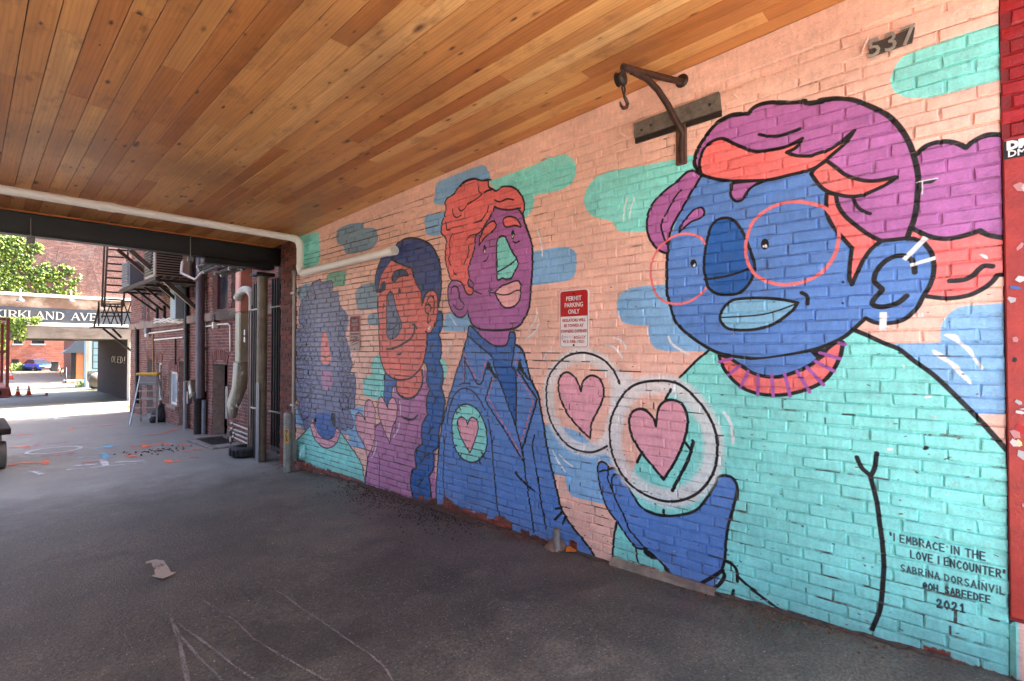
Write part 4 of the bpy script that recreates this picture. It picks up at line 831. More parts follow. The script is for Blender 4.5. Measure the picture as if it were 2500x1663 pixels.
def mural_material(bare=False):
    m = bpy.data.materials.new('mural_joints' if bare else 'mural_paint'); t = NT(m); p = t.pos()
    sep = t.n('SeparateXYZ'); t.set(sep.inputs[0], p)
    u = t.math('MULTIPLY', t.math('SUBTRACT', sep.outputs['Y'], MY0 / 1000), 1000 / (MW * PX)); v = t.math('MULTIPLY', t.math('SUBTRACT', sep.outputs['Z'], MZ0 / 1000), 1000 / (MH * PX))
    cmb = t.n('CombineXYZ'); t.set(cmb.inputs[0], u); t.set(cmb.inputs[1], v)
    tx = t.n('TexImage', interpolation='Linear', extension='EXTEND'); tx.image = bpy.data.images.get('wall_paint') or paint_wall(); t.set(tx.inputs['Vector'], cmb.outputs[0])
    c = t.mix(.55, tx.outputs['Color'], t.ramp(t.noise(p, 5, 6, .6), [(.3, (.86, .86, .86)), (.7, (1, 1, 1))]), 'MULTIPLY')
    c = t.mix(t.ramp(t.noise(p, 55, 6, .7), [(.60, 0.), (.78, .30)]), c, srgb((110, 84, 72)))
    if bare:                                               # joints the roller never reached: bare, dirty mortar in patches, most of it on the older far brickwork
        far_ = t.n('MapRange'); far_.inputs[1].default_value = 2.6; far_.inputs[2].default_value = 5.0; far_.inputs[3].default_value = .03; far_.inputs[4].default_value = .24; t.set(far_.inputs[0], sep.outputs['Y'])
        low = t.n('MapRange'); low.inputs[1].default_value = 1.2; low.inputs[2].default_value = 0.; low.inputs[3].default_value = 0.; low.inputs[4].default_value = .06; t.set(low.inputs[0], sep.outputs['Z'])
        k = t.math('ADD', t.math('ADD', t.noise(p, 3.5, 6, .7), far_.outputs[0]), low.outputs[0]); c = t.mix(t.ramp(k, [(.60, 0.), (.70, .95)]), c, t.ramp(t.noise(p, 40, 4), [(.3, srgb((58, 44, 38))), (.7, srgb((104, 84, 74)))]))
    t.set(t.b.inputs['Base Color'], c); t.set(t.b.inputs['Roughness'], t.math('ADD', t.math('MULTIPLY', t.noise(p, 30, 4), .25), .26))
    h = t.math('ADD', t.math('MULTIPLY', t.noise(p, 34, 6, .65), .7), t.math('MULTIPLY', t.noise(p, 150, 4, .6), .3)); t.bump(h, .009, .8)
    return m

# ------------------------------------------------------------------ surface materials
def asphalt():
    m = bpy.data.materials.new('asphalt'); t = NT(m); p = t.pos()
    big = t.noise(p, .55, 5, .6); mid = t.noise(p, 3.2, 6, .65); fine = t.noise(p, 62, 4, .7); spk = t.noise(p, 130, 3, .6); grit = t.n('TexVoronoi', Scale=95.0); t.set(grit.inputs['Vector'], p)
    c = t.ramp(big, [(.35, srgb((80, 78, 68))), (.65, srgb((118, 113, 100)))])
    c = t.mix(.8, c, t.ramp(mid, [(.36, (.60, .60, .60)), (.64, (1.25, 1.23, 1.2))]), 'MULTIPLY')
    c = t.mix(1., c, t.ramp(fine, [(.38, (.55, .55, .56)), (.5, (.95, .95, .95)), (.64, (1.4, 1.4, 1.38))]), 'MULTIPLY')
    gs = t.n('SeparateColor'); t.set(gs.inputs[0], grit.outputs['Color']); c = t.mix(t.math('MULTIPLY', t.ramp(grit.outputs['Distance'], [(.25, 1.), (.45, 0.)]), t.math('GREATER_THAN', gs.outputs[0], .90)), c, t.ramp(gs.outputs[1], [(0., srgb((120, 116, 110))), (1., srgb((176, 170, 162)))]))
    stain = t.ramp(t.noise(p, 1.15, 5, .55, .6), [(.56, 0.), (.68, .55)]); c = t.mix(stain, c, srgb((44, 42, 40)))
    ck = t.n('TexVoronoi', feature='DISTANCE_TO_EDGE', Scale=.62); wv = t.n('VectorMath', operation='ADD'); t.set(wv.inputs[0], p); nz = t.n('TexNoise', Scale=3.0, Detail=5.0); t.set(nz.inputs['Vector'], p); sc = t.n('VectorMath', operation='SCALE'); t.set(sc.inputs[0], nz.outputs['Color']); sc.inputs['Scale'].default_value = .5; t.set(wv.inputs[1], sc.outputs[0]); t.set(ck.inputs['Vector'], wv.outputs[0])
    crack = t.math('MULTIPLY', t.ramp(ck.outputs['Distance'], [(.0, 1.), (.004, .8), (.009, 0.)]), t.ramp(t.noise(p, .5, 3), [(.52, 0.), (.6, 1.)])); c = t.mix(t.math('MULTIPLY', crack, .7), c, srgb((30, 28, 27)))
    sx = t.n('SeparateXYZ'); t.set(sx.inputs[0], p)                                        # brick dust and soil lying along the foot of the wall
    near = t.n('MapRange'); near.inputs[1].default_value = 2.35; near.inputs[2].default_value = 3.3; t.set(near.inputs[0], sx.outputs['X'])
    yy = t.n('MapRange'); yy.inputs[1].default_value = 7.6; yy.inputs[2].default_value = 6.4; t.set(yy.inputs[0], sx.outputs['Y'])
    d = t.math('MULTIPLY', t.math('MULTIPLY', near.outputs[0], yy.outputs[0]), t.ramp(t.noise(p, 4.5, 6, .7), [(.38, 0.), (.62, .9)])); c = t.mix(d, c, t.mix(.7, srgb((104, 84, 72)), t.ramp(fine, [(.4, (.5, .5, .5)), (.6, (1.3, 1.3, 1.3))]), 'MULTIPLY'))
    old = t.n('MapRange'); old.inputs[1].default_value = 6.6; old.inputs[2].default_value = 8.6; t.set(old.inputs[0], t.math('ADD', sx.outputs['Y'], t.math('MULTIPLY', t.math('SUBTRACT', mid, .5), 3.0)))   # paler asphalt along the open alley
    pale_f = t.n('MapRange'); pale_f.inputs[1].default_value = 32.; pale_f.inputs[2].default_value = 28.; t.set(pale_f.inputs[0], sx.outputs['Y'])
    c = t.mix(t.math('MULTIPLY', old.outputs[0], pale_f.outputs[0]), c, t.mix(.42, c, t.mix(.6, srgb((170, 168, 163)), t.ramp(mid, [(.3, (.7, .7, .7)), (.7, (1., 1., 1.))]), 'MULTIPLY')))
    t.set(t.b.inputs['Base Color'], c); t.set(t.b.inputs['Roughness'], t.math('ADD', t.math('MULTIPLY', mid, .34), .28)); t.b.inputs['Specular IOR Level'].default_value = .5
    h = t.math('ADD', t.math('MULTIPLY', fine, .9), t.math('ADD', t.math('MULTIPLY', spk, .4), t.math('MULTIPLY', mid, .5))); t.bump(h, .02, .9); return m
def pine():
    m = bpy.data.materials.new('pine_board'); t = NT(m); p = t.pos(); oi = t.n('ObjectInfo'); rnd = oi.outputs['Random']
    off = t.n('CombineXYZ'); t.set(off.inputs[0], t.math('MULTIPLY', rnd, 37.0)); t.set(off.inputs[1], t.math('MULTIPLY', rnd, 91.0)); t.set(off.inputs[2], t.math('MULTIPLY', rnd, 13.0))
    q = t.n('VectorMath', operation='ADD'); t.set(q.inputs[0], p); t.set(q.inputs[1], off.outputs[0]); q = q.outputs[0]
    lng = t.scale(q, (9.0, .55, 9.0)); g = t.noise(lng, 1.0, 5, .6, 1.2); fib = t.noise(t.scale(q, (120.0, 3.0, 120.0)), 1.0, 4, .6)
    wav = t.n('TexWave', wave_type='BANDS', bands_direction='X'); wav.inputs['Scale'].default_value = 4.0; wav.inputs['Distortion'].default_value = 9.0; wav.inputs['Detail'].default_value = 3.0; wav.inputs['Detail Scale'].default_value = .7; t.set(wav.inputs['Vector'], t.scale(q, (3.2, .35, 1.0)))
    base = t.ramp(rnd, [(0., srgb((180, 112, 58))), (.2, srgb((206, 144, 84))), (.4, srgb((222, 166, 104))), (.6, srgb((190, 122, 66))), (.8, srgb((214, 154, 94))), (1., srgb((230, 180, 122)))])
    c = t.mix(.85, base, t.ramp(g, [(.3, (.74, .68, .62)), (.7, (1.14, 1.13, 1.10))]), 'MULTIPLY')
    c = t.mix(.55, c, t.ramp(wav.outputs['Fac'], [(.0, (.80, .72, .64)), (.5, (1.05, 1.04, 1.03)), (1., (1., 1., 1.))]), 'MULTIPLY')
    c = t.mix(.4, c, t.ramp(fib, [(.3, (.82, .8, .76)), (.7, (1.08, 1.08, 1.08))]), 'MULTIPLY')
    for sc_, thr, r0, r1, col in (((9.0, 3.4, .01), .66, .10, .20, (70, 36, 18)), ((15.0, 6.0, .01), .70, .09, .22, (84, 46, 24)), ((5.0, 1.6, .01), .72, .05, .16, (52, 28, 16))):
        kn = t.n('TexVoronoi', Scale=1.0); t.set(kn.inputs['Vector'], t.scale(q, sc_)); ks = t.n('SeparateColor'); t.set(ks.inputs[0], kn.outputs['Color'])
        kd = t.math('ADD', kn.outputs['Distance'], t.math('MULTIPLY', t.math('SUBTRACT', t.noise(q, 40, 3), .5), .10)); kd = t.math('MULTIPLY', kd, t.math('ADD', t.math('MULTIPLY', ks.outputs[1], 1.2), .6))
        c = t.mix(t.math('MULTIPLY', t.ramp(kd, [(0., 1.), (r0, .95), (r0 + .03, .5), (r1, 0.)]), t.math('GREATER_THAN', ks.outputs[0], thr)), c, srgb(col))
    ml = t.ramp(t.noise(t.scale(q, (6.0, 3.0, 1.)), 1.0, 6, .7), [(.54, 0.), (.70, .55)]); c = t.mix(ml, c, srgb((120, 72, 42)))
    wst = t.ramp(t.noise(p, .8, 5, .6), [(.50, 0.), (.72, .45)]); c = t.mix(wst, c, srgb((112, 80, 58)))
    t.set(t.b.inputs['Base Color'], c); t.set(t.b.inputs['Roughness'], t.math('ADD', t.math('MULTIPLY', g, .22), .28))
    t.bump(t.math('ADD', t.math('MULTIPLY', g, .7), t.math('MULTIPLY', fib, .25)), .0035, .6); return m
def brickmat(name, cols, rough=.85, tone=(120, 116, 112)):
    """bricks: colour of each brick from its own tint value, soot and lime bloom over it"""
    m = bpy.data.materials.new(name); t = NT(m); p = t.pos(); at = t.n('VertexColor', layer_name='tint'); s = t.n('SeparateColor'); t.set(s.inputs[0], at.outputs['Color'])
    c = t.ramp(s.outputs[0], [(i / (len(cols) - 1), srgb(k)) for i, k in enumerate(cols)])
    c = t.mix(.7, c, t.ramp(t.noise(p, 26, 6, .65), [(.3, (.72, .72, .72)), (.7, (1.15, 1.15, 1.15))]), 'MULTIPLY')
    c = t.mix(t.ramp(t.noise(p, 1.3, 6, .65), [(.5, 0.), (.72, .38)]), c, srgb(tone))
    t.set(t.b.inputs['Base Color'], c); t.b.inputs['Roughness'].default_value = rough; t.bump(t.noise(p, 90, 5, .65), .004, .8); return m
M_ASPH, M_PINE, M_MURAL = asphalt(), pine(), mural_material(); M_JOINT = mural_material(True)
M_BR_SIDE = brickmat('brick_dark_red', [(94, 50, 42), (114, 62, 50), (130, 74, 60), (106, 62, 54), (144, 88, 72)])
M_BR_KIRK = brickmat('brick_weathered', [(112, 78, 70), (124, 86, 77), (134, 97, 88), (116, 80, 72), (142, 108, 98)])
M_BR_PIER = brickmat('brick_pier', [(84, 40, 28), (104, 50, 34), (122, 60, 40), (72, 38, 30)], tone=(60, 46, 40))
M_BR_DARK = brickmat('brick_shaded', [(50, 32, 28), (60, 38, 32), (44, 30, 28)], tone=(40, 34, 32))  # underpass shade put into the brick colour
M_BR_FAR = brickmat('brick_far', [(150, 88, 68), (164, 98, 76), (140, 80, 62)])
M_BR_RED = brickmat('brick_gloss_red', [(150, 14, 22), (166, 20, 28), (138, 12, 20)], rough=.28, tone=(120, 16, 22))
M_MORT = mat('mortar', (158, 148, 140), .95, var=.2, vs=14, bump=.004, bs=120); M_MORT_D = mat('mortar_dark', (96, 80, 72), .95, var=.25, vs=14, bump=.004, bs=120)
M_CONC = mat('concrete', (150, 144, 134), .9, var=.16, vs=5, bump=.004, bs=70, dirt=(104, 96, 88)); M_STONE = mat('sandstone', (136, 112, 98), .9, var=.2, vs=5, bump=.006, bs=40, dirt=(92, 82, 76))
M_BLACK = mat('black_paint', (15, 14, 14), .45, var=.3, vs=5, bump=.001); M_IRON = mat('rusty_black_iron', (38, 30, 27), .6, .3, var=.35, vs=12, bump=.001, dirt=(70, 46, 36)); M_BROWN = mat('rusted_iron', (70, 48, 40), .55, .55, var=.3, vs=16, bump=.0015, bs=90, dirt=(92, 60, 44))
M_GALV = mat('galvanised', (150, 150, 146), .35, .9, var=.2, vs=10); M_WHITE = mat('white_pipe', (244, 242, 238), .4, var=.03, vs=4, dirt=(226, 220, 212)); M_GREY = mat('grey_metal', (118, 118, 120), .45, .4, var=.15)
M_BEIGE = mat('beige_paint', (170, 164, 142), .5, var=.1, vs=5, dirt=(136, 124, 104)); M_PEACH = mat('peach_paint', (214, 150, 132), .5, var=.06, vs=4); M_PURP = mat('purple_downpipe', (86, 78, 84), .45, .2, var=.12, vs=4); M_MAROON = mat('maroon_paint', (96, 30, 44), .5, var=.12)
M_GLASS_D = mat('dark_glass', (30, 36, 42), .08, 0, var=.3, vs=2, spec=.8); M_GLASS_L = mat('pale_glass', (136, 150, 160), .1, 0, var=.3, vs=1.5, spec=.8)
M_ALU = mat('aluminium', (138, 138, 136), .4, .7, var=.1); M_ALLOY = mat('tan_column', (122, 108, 88), .6, .2, var=.18, vs=6, bump=.002, dirt=(90, 64, 46)); M_RUBBER = mat('rubber', (30, 29, 28), .8, var=.25, vs=14, bump=.002)
M_YEL = mat('yellow_plastic', (204, 152, 24), .4, var=.06); M_ORANGE = mat('orange_plastic', (232, 74, 28), .45, var=.08); M_CONEW = mat('cone_white', (226, 222, 214), .4, var=.05); M_REDLIFT = mat('red_lift_paint', (128, 44, 34), .45, var=.2, vs=8, dirt=(86, 48, 40))
M_SIGNW = mat('sign_white', (222, 220, 216), .35, var=.03); M_SIGNR = mat('sign_red', (176, 14, 20), .35, var=.04); M_DARKB = mat('dark_sign_board', (62, 68, 76), .6, var=.2, vs=2.5, dirt=(92, 92, 90)); M_OFFW = mat('off_white_paint', (222, 214, 202), .6, var=.06, vs=2, dirt=(190, 176, 160))
M_TEALB = mat('pale_blue_render', (150, 190, 206), .8, var=.08, vs=2); M_TAN = mat('tan_board', (176, 108, 66), .6, var=.08); M_AWN = mat('slate_awning', (64, 72, 82), .7, var=.1); M_CARB = mat('car_blue', (18, 62, 176), .25, .2, var=.04, coat=.6); M_LAMP = mat('lamp_glass', (220, 224, 228), .1, var=.02)
M_TYRE = M_RUBBER; M_LEAF = None

# ------------------------------------------------------------------ brickwork
def brick_block(L, H, D, bev, rg, jit=.0022):
    """front-facing brick in (right, up, out) coordinates"""
    v = []
    for (x, y), o in (((L/2, H/2), -.008), ((L/2, H/2), D - bev), ((L/2 - bev, H/2 - bev), D)):
        for sx, sy in ((-1,-1),(1,-1),(1,1),(-1,1)): v.append((sx*x, sy*y, o))
    v = np.array(v); v[4:] += rg.uniform(-jit, jit, (8, 3)) * (1.4, 1.4, 1.0); return v
BR_F = [(0,1,5,4),(1,2,6,5),(2,3,7,6),(3,0,4,7),(4,5,9,8),(5,6,10,9),(6,7,11,10),(7,4,8,11),(8,9,10,11)]
def cut(segs, a, b):
    o = []
    for s, e in segs:
        if b <= s or a >= e: o.append((s, e)); continue
        if a - s > .03: o.append((s, a))
        if e - b > .03: o.append((b, e))
    return o
def brick_wall(root, material, axis, plane, a0, a1, z0, z1, course, L, holes=(), n_ind=300, joint=.010, depth=.010, bev=.004, header=6, seed=1, key=None, phase=0., wob=.03, prd=.0022):
    rg = np.random.default_rng(seed); r, up = (Vector((0,-1,0)), Vector((0,0,1))) if axis == 'Y' else (Vector((1,0,0)), Vector((0,0,1)))
    B = np.array([r, up, r.cross(up)]); items = []; k = 0; z = z0
    while z < z1 - .01:
        h = min(course, z1 - z) - joint; hd = header and k % header == header - 1; ln = L / 2 if hd else L
        a = a0 - (ln / 2 if k % 2 else 0) + phase
        segs0 = [(a0, a1)]
        for (ha, hb, hz0, hz1) in holes:
            if z + course > hz0 + .01 and z < hz1 - .01: segs0 = cut(segs0, ha, hb)
        while a < a1:
            l = ln * (1 + rg.uniform(-wob, wob))
            for s, e in segs0:
                p, q = max(a, s), min(a + l - joint, e)
                if q - p > .035: items.append(((p + q) / 2, z + h / 2 + rg.uniform(-prd, prd) * .8, q - p, h))
            a += l
        z += course; k += 1
    def at(a, zz): return Vector((plane, a, zz)) if axis == 'Y' else Vector((a, plane, zz))
    items.sort(key=lambda it: (key or (lambda w: (w - EYE).length))(at(it[0], it[1])))
    org = ORG.get(root, Vector((0,0,0)))
    var = {}
    def variant(l, h, i):
        kk = (round(l, 2), round(h, 3), i)
        if kk not in var:
            v = brick_block(kk[0], h, depth, bev, rg) @ B; me = bpy.data.meshes.new('brick'); me.from_pydata(v.tolist(), [], BR_F); tv = rg.uniform()
            at_ = me.color_attributes.new('tint', 'FLOAT_COLOR', 'POINT'); at_.data.foreach_set('color', np.tile(np.array([tv, tv, tv, 1], np.float32), 12)); me.materials.append(material); var[kk] = me
        return var[kk]
    for (a, zz, l, h) in items[:n_ind]:
        o = bpy.data.objects.new('brick', variant(l, h, rg.integers(5))); o.location = at(a, zz) - org + r.cross(up) * rg.uniform(-prd, prd)
        o.rotation_euler = (rg.uniform(-.006, .006), 0, rg.uniform(-.012, .012)) if axis == 'Y' else (0, rg.uniform(-.006, .006), rg.uniform(-.01, .01)); link(o, root)
    rest = items[n_ind:]
    if rest:
        V = np.empty((len(rest), 12, 3)); T = np.empty((len(rest), 12, 4), np.float32)
        for i, (a, zz, l, h) in enumerate(rest):
            V[i] = brick_block(l, h, depth, bev, rg) @ B + np.array(at(a, zz) - org + r.cross(up) * rg.uniform(-prd, prd)); T[i] = (*[rg.uniform()] * 3, 1)
        F = (np.array(BR_F)[None] + (np.arange(len(rest)) * 12)[:,None,None]).reshape(-1, 4)
        me = bpy.data.meshes.new('brickwork'); me.from_pydata(V.reshape(-1, 3).tolist(), [], F.tolist()); c = me.color_attributes.new('tint', 'FLOAT_COLOR', 'POINT'); c.data.foreach_set('color', T.ravel()); me.materials.append(material)
        o = bpy.data.objects.new('brickwork', me); link(o, root); o['kind'] = 'stuff'
def slab(root, material, name, axis, p0, p1, a0, a1, z0, z1, holes=()):
    """wall body between the planes p0 and p1 with openings left out"""
    zs = sorted({z0, z1, *[min(max(z, z0), z1) for h in holes for z in h[2:]]}); mb = MB()
    for za, zb in zip(zs[:-1], zs[1:]):
        segs = [(a0, a1)]
        for h in holes:
            if h[2] < (za + zb) / 2 < h[3]: segs = cut(segs, h[0], h[1])
        for s, e in segs:
            if axis == 'Y': mb.box((p0, s, za), (p1, e, zb))
            else: mb.box((s, p0, za), (e, p1, zb))
    return mb.build(name, material, root)

# ------------------------------------------------------------------ ground
ys = sorted(set([-60, -20, -8, -3, 0, 1.4, 2.5, 5.4, 7, 12.2, 16, 20, 30.2, 88, 220] + list(np.arange(-2, 40, .5)))); xs = [-70, -30, -12, -6, -3, 0, 2, 3, 4, 6, 12, 30, 70]
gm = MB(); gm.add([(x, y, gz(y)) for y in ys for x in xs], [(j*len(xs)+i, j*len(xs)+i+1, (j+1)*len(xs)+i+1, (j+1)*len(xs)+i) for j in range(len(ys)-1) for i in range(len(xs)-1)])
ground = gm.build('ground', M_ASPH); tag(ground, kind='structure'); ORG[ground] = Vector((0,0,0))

sw = MB()
for i in range(14): sw.bbox((-12 + i * 1.8, -4.2, .05), (-12 + i * 1.8 + 1.79, -.75, .135), .006)
bounce_paving = sw.build('bounce_paving', mat('bounce_concrete', (172, 170, 168), .9, var=.1, vs=3, bump=.002)); tag(bounce_paving, kind='structure')  # unseen pale slabs added to bounce light into the passage

# ------------------------------------------------------------------ passage: painted wall, ceiling, building above
WX = 3.25
wall = thing('mural_wall', 'painted brick wall with a mural of four large figures and two heart bubbles', 'wall', (WX, 3.5, gz(3.5)))
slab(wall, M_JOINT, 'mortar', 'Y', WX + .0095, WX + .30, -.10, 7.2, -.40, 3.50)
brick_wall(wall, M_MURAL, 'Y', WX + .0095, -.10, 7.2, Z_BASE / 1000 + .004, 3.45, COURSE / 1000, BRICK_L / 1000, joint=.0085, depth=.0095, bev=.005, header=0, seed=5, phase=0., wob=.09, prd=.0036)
groove = lambda Y: 3.316 - .0392 * Y
mb = MB(); n = 12; yv = np.linspace(-.10, 7.2, n)
for i in range(n - 1):
    a, b = yv[i], yv[i+1]
    mb.add([(WX - .012, a, groove(a)), (WX - .012, b, groove(b)), (WX - .012, b, zc(b) - .002), (WX - .012, a, zc(a) - .002), (WX + .005, a, groove(a) - .004), (WX + .005, b, groove(b) - .004)], [(0,3,2,1) , (0,1,5,4)])
mb.build('fascia_board', M_MURAL, wall)
mb = MB(); mb.add([(WX - .004, -.10, groove(0) - .150), (WX - .004, 7.2, groove(7.2) - .150), (WX - .004, 7.2, groove(7.2) - .086), (WX - .004, -.10, groove(0) - .086), (WX + .008, -.10, groove(0) - .155), (WX + .008, 7.2, groove(7.2) - .155), (WX + .008, 7.2, groove(7.2) - .081), (WX + .008, -.10, groove(0) - .081)], [(0,3,2,1),(0,1,5,4),(3,7,6,2),(0,4,7,3)])
mb.build('nailing_strip', M_MURAL, wall)
# concrete footing showing along part of the base
y0, y1 = aX(fe2(300, 1030), WX).y, aX(fe2(1100, 1270), WX).y
mb = MB(); mb.add([(WX - .055, y0, gz(y0) - .05), (WX - .05, y1, gz(y1) - .05), (WX - .045, y1, gz(y1) + .022), (WX - .045, y0, gz(y0) + .03), (WX + .02, y0, gz(y0) + .052), (WX + .02, y1, gz(y1) + .034), (WX + .02, y0, gz(y0) - .05)], [(0,3,2,1), (3,4,5,2), (0,6,4,3)])
mb.build('footing', mat('old_footing', (136, 122, 106), .95, var=.25, vs=14, bump=.01, bs=35, dirt=(96, 84, 74)), wall)

# brick pier beyond the mural, unpainted
pier = thing('brick_pier', 'dark red unpainted brick pier at the far end of the mural', 'pier', (WX, 7.45, gz(7.45)))
slab(pier, M_MORT_D, 'mortar', 'Y', WX + .008, WX + .30, 7.2, 7.74, -.5, 3.3); brick_wall(pier, M_BR_PIER, 'Y', WX + .008, 7.2, 7.74, -.42, 3.2, .0645, .206, n_ind=110, seed=9)

# boarded ceiling
ceil = bpy.data.objects.new('ceiling', None); COL.objects.link(ceil); ceil.location = (0, 3.3, 3.4); ORG[ceil] = Vector((0, 3.3, 3.4)); tag(ceil, kind='structure')
Y_A, Y_B, PW = -.55, 7.93, .1215; rg = np.random.default_rng(21); nrow = int((WX + 3.2) / PW) + 1
for i in range(nrow):
    x1 = WX - .008 - i * PW; x0 = x1 - PW + .0042; y = Y_A - rg.uniform(0, 2.2)
    while y < Y_B:
        l = rg.choice([1.5, 2.4, 3.0, 3.6, 4.2]) + rg.uniform(-.2, .2); a, b = max(y, Y_A), min(y + l, Y_B) - .0012; y += l
        if b - a < .05: continue
        c = .0018; dz = rg.uniform(-.0012, .0012); vs = []
        for yy in (a, b):
            z = zc(yy) + dz; vs += [(x0, yy, z + .018), (x0, yy, z + c), (x0 + c, yy, z), (x1 - c, yy, z), (x1, yy, z + c), (x1, yy, z + .018)]
        m = MB(); m.add(vs, [(k, k + 1, k + 7, k + 6) for k in range(5)] + [(0,1,2,3,4,5)[::-1], (6,7,8,9,10,11)]); m.build('plank', M_PINE, ceil)
mb = MB(); mb.add([(x, y, zc(y) + .0195) for y in (Y_A, Y_B) for x in (-3.2, WX + .3)] + [(x, y, zc(y) + .06) for y in (Y_A, Y_B) for x in (-3.2, WX + .3)], [(0,1,3,2),(4,6,7,5),(0,2,6,4),(1,5,7,3)]); mb.build('ceiling_deck', mat('deck', (34, 24, 16), .9), ceil)
mb = MB(); mb.box((-3.2, 7.935, zc(7.94) - .012), (WX - .03, 7.965, zc(7.94) + .02)); mb.build('edge_trim', mat('orange_trim', (196, 112, 48), .5, var=.12, vs=9), ceil)

# the building over the passage
up = thing('brick_building', 'building over the passage, carried by the black beam', 'building', (0, 3.4, 3.8))
mb = MB(); mb.box((-9, -.6, 3.75), (14, 8.16, 14.5)); mb.box((-3.2, -.6, 3.525), (WX + .3, -.56, 3.75)); mb.box((-3.2, 8.00, 3.13), (WX + .30, 8.16, 3.75)); mb.box((3.56, -.32, -1), (14, 8.16, 3.75)); mb.box((-9, 1.8, -1), (-3.21, 8.16, 3.75)); mb.box((3.62, -.6, -1), (14, -.33, 3.75)); mb.build('upper_wall', M_BR_SIDE, up, tints=np.tile([.5,.5,.5,1], (len(mb.v), 1)))
mb = MB(); mb.box((-3.205, 1.8, -.3), (-3.19, 8.0, 3.62)); solo(mb, 'unseen_passage_wall', mat('pale_wall', (214, 204, 190), .8), 'unseen left passage wall, pale and cut short for light', 'wall')  # out of view; pale and cut short to let light in and bounce it

# ------------------------------------------------------------------ alley buildings
SX = 3.65                                                    # face of the brick building along the alley
Y_S0, Y_S1 = 8.62, 20.0
def hole(p, q, X=SX, pad=0.):
    a, b = aX(p, X), aX(q, X); return (min(a.y, b.y) - pad, max(a.y, b.y) + pad, min(a.z, b.z), max(a.z, b.z))
H_door = hole(fb_(780, 345), fb_(915, 1140)); H_w1 = hole(fb_(358, 420), fb_(436, 752)); H_w2 = hole(fb_(243, 335), fb_(288, 695)); H_w3 = hole(fb_(155, 305), fb_(206, 800)); H_bk = hole(fb_(455, 318), fb_(505, 928))
H_u1 = hole(fe(362, 380), fe(548, 1035)); H_u2 = hole(fe(600, 480), fe(690, 1000)); H_u3 = hole(fd(768, 800), fd(815, 1165)); H_u4 = hole(fd(835, 800), fd(865, 1165)); H_grid = hole(fe(98, 300), fe(165, 860))
H_door = (H_door[0], H_door[1], -1.0, H_door[3]); H_w3 = (H_w3[0], H_w3[1], H_w3[2] - .15, H_w3[3]); H_bk = (H_bk[0], H_bk[1], -.5, H_bk[3]); H_u1 = (H_u1[0], H_u1[1], H_u1[2], 4.3); H_u2 = (H_u2[0], H_u2[1], H_u2[2], 4.3)
SH = [H_door, H_w1, H_w2, H_w3, H_bk, H_u1, H_u2, H_u3, H_u4, H_grid]
side = thing('brick_house', 'dark red brick building with arched basement windows along the alley', 'building', (SX, 14.3, gz(14.3)))
slab(side, M_MORT, 'mortar', 'Y', SX + .010, SX + .24, Y_S0, Y_S1, -1.1, 7.0, SH)
brick_wall(side, M_BR_SIDE, 'Y', SX + .010, Y_S0, Y_S1, -.72, 5.6, .066, .212, SH, n_ind=300, seed=31, depth=.010, bev=.003)
mb = MB(); mb.box((SX + .62, 8.165, -1.4), (14, Y_S1, 7.6)); mb.box((SX + .25, 8.165, 6.6), (SX + .6, Y_S1, 7.3)); mb.box((SX + .25, Y_S1 - .2, -1.4), (SX + .6, Y_S1, 6.6)); mb.box((SX + .02, 8.3, -1.2), (SX + .24, Y_S0, 7.0)); mb.build('inner_wall', mat('dark_plaster', (40, 30, 28), .9), side)
mb = MB(); mb.bbox((SX - .05, Y_S0, 7.0), (14, Y_S1 + .05, 7.4), .03); mb.build('cornice', M_STONE, side)
def sash(h, name, frame, glass_hi, glass_lo, inset=.09, fw=.06, mid=True):
    f = MB(); x0 = SX + inset; ya, yb, za, zb = h; x1 = x0 + .05
    f.box((x0, ya, za), (x1, ya + fw, zb)); f.box((x0, yb - fw, za), (x1, yb, zb)); f.box((x0, ya + fw, zb - fw), (x1, yb - fw, zb)); f.box((x0, ya + fw, za), (x1, yb - fw, za + fw)); zm = (za + zb) / 2
    if mid: f.box((x0 - .01, ya + fw, zm - .025), (x1, yb - fw, zm + .025))
    w = f.build('window', frame, side)
    g = MB(); g.box((x0 + .02, ya + fw, za + fw), (x0 + .028, yb - fw, zm if mid else zb - fw)); g.build('pane', glass_lo, w)
    if mid: g = MB(); g.box((x0 + .02, ya + fw, zm), (x0 + .028, yb - fw, zb - fw)); g.build('pane', glass_hi, w)
    s = MB(); s.bbox((SX - .05, ya - .06, za - .09), (SX + inset, yb + .06, za - .005), .012); s.build('window_sill', M_STONE, w)
    return w
sash(H_u1, 'w', M_MAROON, M_GLASS_L, M_GLASS_D); sash(H_u2, 'w', M_MAROON, M_GLASS_L, M_GLASS_D); sash(H_u3, 'w', M_MAROON, M_GLASS_L, M_GLASS_D, fw=.12); sash(H_u4, 'w', M_MAROON, M_GLASS_L, M_GLASS_D, fw=.1)
sash(H_w1, 'w', M_OFFW, M_GLASS_L, M_GLASS_L, inset=.07, mid=False); sash(H_w2, 'w', M_OFFW, M_GLASS_D, M_GLASS_D, inset=.07, mid=False)
def arch(h, rise=.10, n=9):
    """rowlock arch of wedge bricks over an opening"""
    ya, yb, za, zb = h; w = (yb - ya) / 2; yc = (ya + yb) / 2; R0 = (w * w + rise * rise) / (2 * rise); zc0 = zb + rise - R0; a0 = math.asin(min(w / R0, .99))
    for i in range(n):
        m = MB(); q = []
        for t in (i / n + .012, (i + 1) / n - .012):
            a = -a0 + 2 * a0 * t
            for rr in (R0 - .0, R0 + .20): q.append((yc + rr * math.sin(a), zc0 + rr * math.cos(a)))
        pts = [q[0], q[1], q[3], q[2]]; m.poly([(SX - .012, y, z) for y, z in pts], (-1,0,0), .05); m.build('arch_brick', M_BR_SIDE, side, tints=np.tile([random.random()] * 3 + [1], (len(m.v), 1)))
